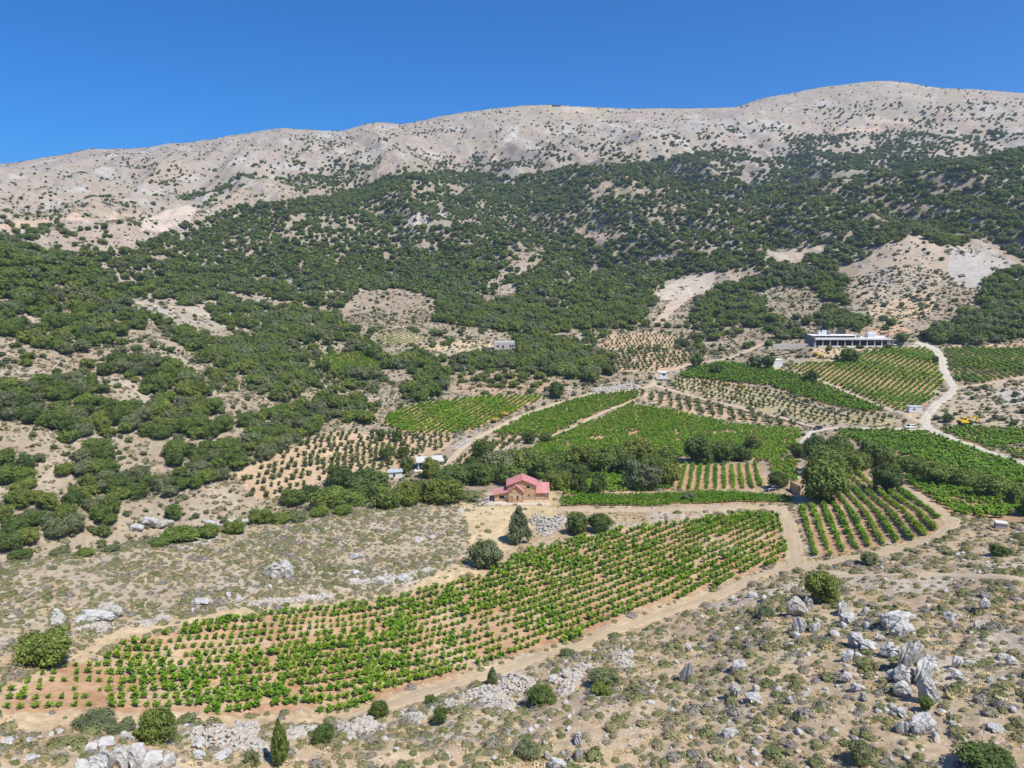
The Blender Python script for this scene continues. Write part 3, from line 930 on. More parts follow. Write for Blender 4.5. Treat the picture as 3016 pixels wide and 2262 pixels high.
# ------------------------------------------------------------------ rocks
def rock_geo(seed, hi=False, stretch=(1, 1, 0.8), flute=0.0, planes=13):
    r = np.random.default_rng(seed)
    V, F = (ICO3_V if hi else ICO_V).copy(), (ICO3_F if hi else ICO_F)
    for k in range(planes):
        n = unit(r.normal(size=(1, 3)))[0]
        d = r.uniform(0.52, 0.9)
        s = V @ n - d
        V = V - np.where(s > 0, s * r.uniform(0.85, 1.0), 0)[:, None] * n
    if flute:
        ang = r.uniform(0, math.pi)
        c, s = math.cos(ang), math.sin(ang)
        xa = V[:, 0] * c + V[:, 1] * s + 0.25 * V[:, 2]
        g = vnoise(xa * 4.5 + seed, V[:, 2] * 0.7, seed) + 0.6 * vnoise(xa * 10 + seed, V[:, 2] * 1.5 + 7, seed + 1)
        V = V + unit(V * np.array([1, 1, 0.35])) * (flute * g)[:, None]
    b = vnoise(V[:, 0] * 2.1 + seed, V[:, 1] * 2.1 + V[:, 2] * 1.7, seed + 3) + 0.5 * vnoise(V[:, 0] * 5 - V[:, 2] * 3, V[:, 1] * 5 + seed, seed + 5)
    V = V + unit(V) * (b * (0.12 if hi else 0.08) + (0.06 * vnoise(V[:, 0] * 11 + V[:, 2] * 4, V[:, 1] * 11 + seed, seed + 9) if hi else 0))[:, None]
    return V * np.array(stretch), F
def rock_mesh(seed, mat, **kw):
    V, F = rock_geo(seed, **kw)
    return new_mesh('rock', V, F, [mat], False, check=False)
ROCK = [rock_mesh(500 + k, MATS['limestone'], stretch=(1, 0.8, 0.7), flute=0.08) for k in range(7)]
ROCK_TALL = [rock_mesh(520 + k, MATS['limestone'], hi=True, stretch=(0.75, 0.6, 1.35), flute=0.17) for k in range(5)]
ROCK_BIG = [rock_mesh(540 + k, MATS['limestone'], hi=True, stretch=(1, 0.8, 0.75), flute=0.14) for k in range(5)]
STONE = [rock_mesh(560 + k, MATS['rubble'], stretch=(1, 0.8, 0.6), planes=9) for k in range(6)]

# ------------------------------------------------------------------ one object that scatters many copies (for what nobody could count)
def instancer(name, label, protos, pts, rotz, scl, var, cat=None, tilt=None):
    pts = np.asarray(pts, float)
    pc = bpy.data.collections.new(name + '_forms')
    for k, m in enumerate(protos):
        pc.objects.link(bpy.data.objects.new('%s_form_%02d' % (name, k), m))
    me = bpy.data.meshes.new(name)
    me.vertices.add(len(pts))
    me.vertices.foreach_set('co', pts.astype(np.float32).ravel())
    rot = np.zeros((len(pts), 3), np.float32)
    rot[:, 2] = rotz
    if tilt is not None:
        rot[:, :2] = tilt
    scl = np.asarray(scl, np.float32)
    if scl.ndim == 1:
        scl = np.repeat(scl[:, None], 3, 1)
    point_attr(me, 'rot', 'FLOAT_VECTOR', rot)
    point_attr(me, 'scl', 'FLOAT_VECTOR', scl)
    point_attr(me, 'var', 'INT', var)
    ng = bpy.data.node_groups.new(name, 'GeometryNodeTree')
    ng.interface.new_socket('Geometry', in_out='INPUT', socket_type='NodeSocketGeometry')
    ng.interface.new_socket('Geometry', in_out='OUTPUT', socket_type='NodeSocketGeometry')
    N, L = ng.nodes.new, ng.links.new
    gi, go = N('NodeGroupInput'), N('NodeGroupOutput')
    m2p = N('GeometryNodeMeshToPoints')
    ci = N('GeometryNodeCollectionInfo')
    ci.inputs['Collection'].default_value = pc
    ci.inputs['Separate Children'].default_value = True
    ci.inputs['Reset Children'].default_value = True
    iop = N('GeometryNodeInstanceOnPoints')
    iop.inputs['Pick Instance'].default_value = True
    def attr(n, t):
        a = N('GeometryNodeInputNamedAttribute')
        a.data_type = t
        a.inputs['Name'].default_value = n
        return a.outputs['Attribute']
    e2r = N('FunctionNodeEulerToRotation')
    L(attr('rot', 'FLOAT_VECTOR'), e2r.inputs[0])
    L(gi.outputs[0], m2p.inputs['Mesh'])
    L(m2p.outputs[0], iop.inputs['Points'])
    L(ci.outputs[0], iop.inputs['Instance'])
    L(attr('var', 'INT'), iop.inputs['Instance Index'])
    L(e2r.outputs[0], iop.inputs['Rotation'])
    L(attr('scl', 'FLOAT_VECTOR'), iop.inputs['Scale'])
    L(iop.outputs[0], go.inputs[0])
    o = obj(name, me)
    md = o.modifiers.new('scatter', 'NODES')
    md.node_group = ng
    tag(o, label, cat, kind='stuff')
    return o

def jitter_grid(x0, x1, y0, y1, s, jit=0.5, r=rng):
    gx, gy = np.meshgrid(np.arange(x0, x1, s), np.arange(y0, y1, s))
    gx, gy = gx.ravel(), gy.ravel()
    return gx + r.uniform(-jit, jit, len(gx)) * s, gy + r.uniform(-jit, jit, len(gy)) * s
# ------------------------------------------------------------------ roads and tracks (draped strips)
def road_material(name, col, rut, strip_amt=0.85):
    g = NT(name)
    p = g.pos()
    n, n2 = g.noise(p, 0.5, 5, 0.6), g.noise(p, 5.0, 4, 0.65)
    c = g.mix(g.ramp(n, [(0.38, (0, 0, 0)), (0.62, (1, 1, 1))]), col, rut)
    c = g.mix(g.ramp(g.noise(p, 1.6, 5, 0.7), [(0.55, (0, 0, 0)), (0.7, (0.7, 0.7, 0.7))]), c, tuple(min(0.72, q * 1.22) for q in col))
    c = g.mix(1.0, c, g.ramp(n2, [(0.3, (0.82, 0.82, 0.82)), (0.7, (1.14, 1.14, 1.14))]), 'MULTIPLY')
    # grassy middle strip and verges between the wheel tracks
    ac = g.n('ShaderNodeAttribute', attribute_name='across').outputs['Fac']
    strip = g.ramp(ac, [(0.0, (1, 1, 1)), (0.22, (0.8, 0.8, 0.8)), (0.34, (0, 0, 0)), (0.66, (0, 0, 0)), (0.9, (1, 1, 1))])
    n4 = g.ramp(g.noise(p, 0.8, 5, 0.7), [(0.36, (0, 0, 0)), (0.6, (1, 1, 1))])
    c = g.mix(g.math('MULTIPLY', g.math('MULTIPLY', strip, n4), strip_amt), c, (0.44, 0.37, 0.225))
    g.base(c)
    g.b.inputs['Roughness'].default_value = 0.95
    g.bump(n2, 0.4, 0.1)
    return g.m
MATS['gravel'] = road_material('white_gravel', (0.62, 0.57, 0.485), (0.55, 0.48, 0.385), 0.45)
MATS['dirt'] = road_material('pale_dirt', (0.56, 0.455, 0.33), (0.52, 0.40, 0.27))
MATS['lane'] = road_material('lane_dirt', (0.53, 0.415, 0.28), (0.47, 0.345, 0.215))

def resample(P, step):
    P = np.asarray(P, float)
    n = len(P)
    t = np.concatenate([[0], np.cumsum(np.hypot(*np.diff(P, axis=0).T))])
    k = max(3, int(t[-1] / step))
    q = np.linspace(0, t[-1], k)
    X = np.stack([np.interp(q, t, P[:, 0]), np.interp(q, t, P[:, 1])], 1)
    for _ in range(4):
        X[1:-1] = 0.25 * X[:-2] + 0.5 * X[1:-1] + 0.25 * X[2:]
    return X
ROADS = []
for rk, (nm, wd, pix) in enumerate(ROAD_PIX):
    X = resample(pw(pix), 1.2)
    d = np.gradient(X, axis=0)
    d /= np.linalg.norm(d, axis=1)[:, None] + 1e-9
    s = np.stack([-d[:, 1], d[:, 0]], 1)
    rows = []
    ln = len(X)
    offs = (-1.0, -0.85, -0.62, -0.36, -0.16, 0, 0.16, 0.36, 0.62, 0.85, 1.0)
    wob = [1 + 0.24 * vnoise(np.arange(ln) * 0.23, np.full(ln, 3.1 * rk + sd), 140) + 0.22 * vnoise(np.arange(ln) * 0.9, np.full(ln, 1.7 * rk + sd), 141) for sd in (0, 9)]
    hs = np.stack([hz(*(X + s * (o * wd / 2) * (wob[0] if o > 0 else wob[1])[:, None]).T) for o in offs], 1)
    V = []
    for j, o in enumerate(offs):
        q = X + s * (o * wd / 2) * (wob[0] if o > 0 else wob[1])[:, None]
        z = hs[:, j] + (-0.10 if abs(o) == 1 else 0.10 - 0.05 * (abs(o) in (0.36, 0.62)))
        V.append(np.concatenate([q, z[:, None]], 1))
    V = np.stack(V, 1).reshape(-1, 3)
    w = len(offs)
    F = np.array([(a * w + b, a * w + b + 1, (a + 1) * w + b + 1, (a + 1) * w + b) for a in range(ln - 1) for b in range(w - 1)])
    mat = MATS['gravel'] if nm in ('gravel_road', 'winery_drive') else (MATS['lane'] if nm == 'vineyard_lane' else MATS['dirt'])
    rme = new_mesh(nm, V, F, [mat], True, check=False)
    point_attr(rme, 'across', 'FLOAT', np.tile(np.abs(np.array(offs)), ln))
    tag(obj(nm, rme), kind='structure')
    ROADS.append((X, wd))

def road_dist(x, y):
    """distance to the nearest road edge (metres, capped)"""
    out = np.full(len(x), 99.0)
    for X, wd in ROADS:
        lo, hi = X.min(0) - 6, X.max(0) + 6
        s = np.nonzero((x > lo[0]) & (x < hi[0]) & (y > lo[1]) & (y < hi[1]))[0]
        for c in range(0, len(s), 3000):
            k = s[c:c + 3000]
            dd = np.hypot(x[k, None] - X[None, :, 0], y[k, None] - X[None, :, 1]).min(1) - wd / 2
            out[k] = np.minimum(out[k], dd)
    return out

def in_fields(x, y, names=None):
    m = np.zeros(len(x), bool)
    for k in (names or FIELD):
        m |= inpoly(x, y, FIELD[k])
    return m

def near_pads(x, y, extra=0.0):
    m = np.zeros(len(x), bool)
    for k, (c, a, p) in PADS.items():
        hx, hy = PADSIZE[k]
        m |= (np.abs(x - c.x) < hx + extra) & (np.abs(y - c.y) < hy + extra)
    return m
PADSIZE = {'cabin': (8.5, 4.5), 'winery': (22, 8), 'stone_house': (6, 4.5), 'shelter': (5, 4), 'shed_left': (3.2, 2.5), 'prefab': (4, 3), 'container': (3.5, 2.6), 'hut': (4.5, 3.6), 'summit': (38, 9)}

def ordinal(n):
    return '%d%s' % (n, 'th' if 10 <= n % 100 <= 20 else {1: 'st', 2: 'nd', 3: 'rd'}.get(n % 10, 'th'))

# ------------------------------------------------------------------ vineyards
def rows_in(poly, p0, p1, spacing, phase=0.0):
    """parallel lines through a field: list of (row number, [(ax, ay, bx, by) ...])"""
    d = np.array(p1) - np.array(p0)
    d = d / np.linalg.norm(d)
    n = np.array([-d[1], d[0]])
    s, t = poly @ n, poly @ d
    rows = []
    for off in np.arange(s.min() + spacing * (0.5 + phase), s.max(), spacing):
        ts = []
        for i in range(len(poly)):
            a, b = s[i] - off, s[i - 1] - off
            if (a > 0) != (b > 0):
                ts.append(t[i] + (t[i - 1] - t[i]) * a / (a - b))
        ts.sort()
        segs = [(d * ts[j] + n * off, d * ts[j + 1] + n * off) for j in range(0, len(ts) - 1, 2) if ts[j + 1] - ts[j] > 2]
        if segs:
            rows.append(segs)
    return rows

def row_points(segs, step, jit, r):
    out = []
    for a, b in segs:
        L = np.linalg.norm(b - a)
        k = np.arange(step * 0.4, L, step)
        q = a + (b - a) * (k / L)[:, None] + r.normal(0, jit, (len(k), 2))
        out.append(q)
    return np.concatenate(out) if out else np.zeros((0, 2))

def wdir(pa, pb):
    a = pw([pa, pb])
    return a[0], a[1]

# front vineyard: bush vines planted one by one
fr = FIELD['front']
frows = rows_in(fr, *wdir((1006, 2094), (1688, 1885)), 2.05)
frows.sort(key=lambda s: s[0][0][1] * 0.9 - 0.35 * s[0][0][0])
vr = np.random.default_rng(21)
VX = []
for ri, segs in enumerate(frows):
    q = row_points(segs, 1.12, 0.09, vr)
    if not len(q):
        continue
    q = q[np.argsort(q[:, 0])]
    VX.append(np.concatenate([q, np.full((len(q), 1), ri), np.arange(len(q))[:, None]], 1))
VX = np.concatenate(VX)
vz = hz(VX[:, 0], VX[:, 1])
vu, vv, vd = project(VX[:, 0], VX[:, 1], vz)
vig = 0.5 + 0.5 * fbm(VX[:, 0] / 11, VX[:, 1] / 6, 3, 150)              # vigour patches
vsz = 0.82 + 0.42 * smooth(0.22, 0.72, vig)
vsz *= np.where(vu < 300, 0.70, 1.0)
weak = inpoly(VX[:, 0], VX[:, 1], pw([(480, 1885), (700, 1850), (1000, 1812), (1180, 1790), (1150, 1840), (1000, 1880), (700, 1935), (540, 1960), (420, 1960)]))
vsz *= np.where(weak, 0.70, 1.0)
vsz *= np.where(vu > 1400, 1.12, 1.12) * vr.normal(1.0, 0.13, len(vsz))
keep = (vr.random(len(vsz)) < np.where(vu < 300, 0.85, 0.96) * (0.78 + 0.22 * smooth(0.2, 0.4, vig))) & (vd > 0) & (road_dist(VX[:, 0], VX[:, 1]) > -0.3) & (vu > -30)
VX, vz, vsz, vu, vv, vd = VX[keep], vz[keep], np.clip(vsz[keep], 0.4, 1.75), vu[keep], vv[keep], vd[keep]
order = np.argsort(-(vsz / vd) * ((vu > 10) & (vu < PW_ - 10)))
big, rest = order[:300], order[300:]
vrot, vvar = vr.uniform(0, 6.28, len(VX)), vr.integers(0, 6, len(VX))
for i in big:
    o = obj('grape_vine', VINE[vvar[i]], None, (VX[i, 0], VX[i, 1], vz[i]), (0, 0, vrot[i]), (vsz[i], vsz[i], vsz[i] * 0.95))
    tag(o, "bush vine, %s from left in the %s row above the front vineyard's lower edge" % (ordinal(int(VX[i, 3]) + 1), ordinal(int(VX[i, 2]) + 1)), 'vine', 'bush vines of the front vineyard')
instancer('grape_vines', 'smaller and farther bush vines filling the front vineyard', VINE, np.stack([VX[rest, 0], VX[rest, 1], vz[rest]], 1), vrot[rest], vsz[rest], vvar[rest])
print('front vines', len(VX), 'rows', len(frows))

VG_HI = [vine_geo(250 + k, 132, 0.21, False) for k in range(4)]
VG_LO = [vine_geo(260 + k, 44, 0.36, False, 1.4) for k in range(4)]
def vine_rows(key, pa, pb, spacing, step, size, geos, mat, name_phrase, group, gaps=0.04, seed=1, from_side='left'):
    r = np.random.default_rng(seed)
    rows = rows_in(FIELD[key], *wdir(pa, pb), spacing)
    made = []
    for segs in rows:
        q = row_points(segs, step, 0.10, r)
        q = q[(r.random(len(q)) > gaps) & (road_dist(q[:, 0], q[:, 1]) > 0.3)]
        if len(q) < 3:
            continue
        z = hz(q[:, 0], q[:, 1])
        u, v, d = project(q[:, 0], q[:, 1], z)
        if not ((u > -10) & (u < PW_ + 10)).any():
            continue
        c = np.array([q[0, 0], q[0, 1], z[0]])
        V, F, T, o = [], [], [], 0
        for k in range(len(q)):
            gv, gf, gt, _ = geos[r.integers(len(geos))]
            a, s = r.uniform(0, 6.28), size * r.uniform(0.8, 1.2) * (0.85 + 0.3 * (0.5 + 0.5 * math.sin(q[k, 0] * 0.21 + q[k, 1] * 0.13)))
            ca, sa = math.cos(a) * s, math.sin(a) * s
            w = np.stack([gv[:, 0] * ca - gv[:, 1] * sa, gv[:, 0] * sa + gv[:, 1] * ca, gv[:, 2] * s], 1) + np.array([q[k, 0], q[k, 1], z[k]]) - c
            V.append(w); F.append(np.array(gf) + o); T.append(np.clip(gt + r.normal(0, 0.08), 0, 1)); o += len(w)
        me = new_mesh('vine_row', np.concatenate(V), np.concatenate(F), [mat], False, check=False)
        point_attr(me, 'tint', 'FLOAT', np.concatenate(T))
        made.append((float(np.median(u)), float(np.median(v)), obj('vine_row', me, None, c)))
    made.sort(key=lambda m: m[0] if from_side == 'left' else m[1])
    for k, (_, _, o) in enumerate(made):
        tag(o, '%s vine row from the %s in %s' % (ordinal(k + 1), 'left' if from_side == 'left' else 'top', name_phrase), 'vine row', group)
    return made
n = 0
n += len(vine_rows('rows_right', (2510, 1477), (2592, 1605), 2.35, 0.7, 1.08, VG_HI, MATS['vine'], 'the widely striped vineyard below the big oak', 'vine rows below the big oak', 0.05, 2))
n += len(vine_rows('rows_mid', (2133, 1368), (2136, 1437), 2.35, 0.8, 1.08, VG_HI, MATS['vine'], 'the small striped vineyard left of the dark car', 'vine rows left of the dark car', 0.02, 3))
n += len(vine_rows('strip', (1700, 1480), (2280, 1474), 1.7, 0.75, 1.1, VG_HI, MATS['vine'], 'the long green strip right of the wooden cabin', 'vine rows right of the cabin', 0.02, 4, 'top'))
n += len(vine_rows('left_rows', (1267, 1235), (1375, 1178), 2.3, 0.85, 1.42, VG_LO, MATS['vine'], 'the vineyard above the sloping orchard', 'vine rows left of the dirt track', 0.03, 5))
n += len(vine_rows('winery_rows', (2622, 1099), (2740, 1029), 2.5, 0.85, 1.36, VG_LO, MATS['vine_dark'], 'the vineyard directly below the white winery', 'vine rows below the winery', 0.05, 6))
n += len(vine_rows('far_right_rows', (2800, 1030), (2960, 1110), 2.4, 0.9, 1.3, VG_LO, MATS['vine_dark'], 'the vineyard right of the white gravel road', 'vine rows right of the gravel road', 0.05, 7))
n += len(vine_rows('tiny_far', (1124, 1009), (1211, 980), 2.8, 1.3, 0.9, VG_LO, MATS['vine'], 'the tiny pale plot under the brown clearing', 'vine rows in the tiny far plot', 0.1, 8))
print('vine rows', n)

def canopy(key, pa, pb, spacing, step, size, protos, label, thin=0.05, seed=1, patch=None):
    r = np.random.default_rng(seed)
    q = np.concatenate([row_points(s, step, 0.22, r) for s in rows_in(FIELD[key], *wdir(pa, pb), spacing)])
    g = 0.5 + 0.5 * fbm(q[:, 0] / 7, q[:, 1] / 7, 3, 160 + seed)
    q = q[(r.random(len(q)) > thin + (0.75 * smooth(0.62, 0.8, g) if patch else 0)) & (road_dist(q[:, 0], q[:, 1]) > 0.4)]
    z = hz(q[:, 0], q[:, 1])
    g = 0.5 + 0.5 * fbm(q[:, 0] / 9, q[:, 1] / 9, 3, 170 + seed)
    s = size * r.uniform(0.8, 1.2, len(q)) * (0.82 + 0.36 * g)
    instancer('vineyard_canopy', label, protos, np.concatenate([q, z[:, None]], 1), r.uniform(0, 6.28, len(q)), s, r.integers(0, len(protos), len(q)), 'vineyard')
    return len(q)
nc = 0
nc += canopy('centre_small', (1500, 1270), (1800, 1175), 1.75, 0.95, 1.3, VINE_LO, 'wedge of dense vines between the dirt track and the footpath', 0.03, 1)
nc += canopy('centre_big', (1560, 1330), (1850, 1200), 1.75, 0.95, 1.3, VINE_LO, 'largest dense green vineyard, in the middle below the orchard rows', 0.04, 2, True)
nc += canopy('winery_left', (2100, 1080), (2500, 1180), 1.7, 0.95, 1.5, VINE_LO_DARK, 'dark green tapering vineyard below the white container', 0.02, 3)
nc += canopy('right_mid', (2500, 1270), (3000, 1300), 1.9, 0.95, 1.35, VINE_LO_DARK, 'patchy vineyard below the white gravel road on the right', 0.05, 4, True)
nc += canopy('right_road', (2800, 1262), (3000, 1290), 1.9, 1.0, 1.28, VINE_LO_DARK, 'vineyard above the gravel road, below the yellow excavator', 0.03, 5)
nc += canopy('right_road_small', (2960, 1335), (3060, 1340), 2.2, 1.1, 1.0, VINE_LO_DARK, 'small corner of vines beside the gravel road at the right edge', 0.05, 6)
nc += canopy('right_low', (2700, 1440), (2900, 1500), 1.8, 0.95, 1.25, VINE_LO, 'light green vineyard between the striped vines and the right tree belt', 0.06, 7, True)
nc += canopy('grove_patch', (2280, 1370), (2340, 1400), 2.1, 1.0, 1.1, VINE_LO, 'small vine patch left of the big oak', 0.05, 8)
nc += canopy('under_belt', (1660, 1450), (1850, 1440), 1.9, 1.0, 1.2, VINE_LO, 'green vine patch under the tree belt right of the cabin', 0.06, 10, True)
nc += canopy('small_left', (960, 1060), (1100, 1080), 1.8, 1.0, 1.25, VINE_LO, 'small bright vineyard in the valley left of the stone house', 0.05, 9)
print('canopy', nc)

# ------------------------------------------------------------------ orchards
fr_all = []
def orchard(key, pa, pb, spacing, step, size, phrase, miss, seed):
    r = np.random.default_rng(seed)
    for s in rows_in(FIELD[key], *wdir(pa, pb), spacing):
        q = row_points(s, step, 0.25, r)
        q = q[(r.random(len(q)) > miss) & (road_dist(q[:, 0], q[:, 1]) > 0.6)]
        for p in q:
            fr_all.append((p[0], p[1], size * r.uniform(0.75, 1.25), phrase))
orchard('orchard_left', (800, 1400), (1290, 1290), 3.6, 2.6, 1.0, 'the sloping young orchard left of the concrete shelter', 0.10, 31)
orchard('orchard_small', (1350, 1372), (1450, 1292), 3.4, 2.4, 1.0, 'the small orchard beside the dirt track bend', 0.08, 32)
orchard('orchard_right', (1960, 1180), (1965, 1205), 4.0, 2.6, 1.1, 'the neat orchard rows below the stone-edged track', 0.05, 33)
orchard('orchard_grass', (2100, 1140), (2400, 1230), 3.3, 2.9, 0.85, 'the grassy orchard above the stone-edged track', 0.10, 34)
orchard('terraces', (1750, 1005), (1980, 1000), 5.5, 2.2, 0.8, 'the terraced orchard under the white quarry', 0.15, 35)
orchard('orchard_top', (1820, 1080), (2060, 1060), 4.4, 2.6, 1.05, 'the orchard left of the small white hut', 0.10, 36)
fa = np.array([(a, b, c) for a, b, c, _ in fr_all])
ph = [d for *_, d in fr_all]
fz = hz(fa[:, 0], fa[:, 1])
ok, fu, fv, fd = visible(fa[:, 0], fa[:, 1], fz + 1.5)
order = np.argsort(-(fa[:, 2] / fd) * ok)
pick = sorted(order[:290], key=lambda i: fu[i])
cnt = {}
fro = np.random.default_rng(37)
for i in pick:
    cnt[ph[i]] = cnt.get(ph[i], 0) + 1
    s = fa[i, 2]
    o = obj('fruit_tree', FRUIT[fro.integers(5)], None, (fa[i, 0], fa[i, 1], fz[i]), (0, 0, fro.uniform(0, 6.28)), (s, s, s * fro.uniform(0.85, 1.1)))
    tag(o, 'young fruit tree, %s from left in %s' % (ordinal(cnt[ph[i]]), ph[i]), 'fruit tree', 'young fruit trees in the orchards')
rest = order[290:]
if len(rest):
    instancer('fruit_trees', 'smaller farther fruit trees of the orchards', FRUIT, np.stack([fa[rest, 0], fa[rest, 1], fz[rest]], 1), fro.uniform(0, 6.28, len(rest)), fa[rest, 2], fro.integers(0, 5, len(rest)))
print('fruit trees', len(fa))
# ------------------------------------------------------------------ trees
TREES = []      # (x, y, z, radius, height, kind, label, category name, px size)
def from_pixels(u, v, w, h):
    """ground point, crown radius and height of a plant whose outline in the photo is w x h pixels with its foot on row v"""
    el = -math.atan(ray(u, v)[1])
    vc = v - 0.26 * w * math.sin(el)
    p = at(u, vc)
    _, _, d = project(p.x, p.y, p.z)
    k = FPX / float(d)
    r = w / 2 / k
    hh = max((h - 0.55 * w * math.sin(el)) / math.cos(el) / k, r * 0.75)
    return p, r, hh

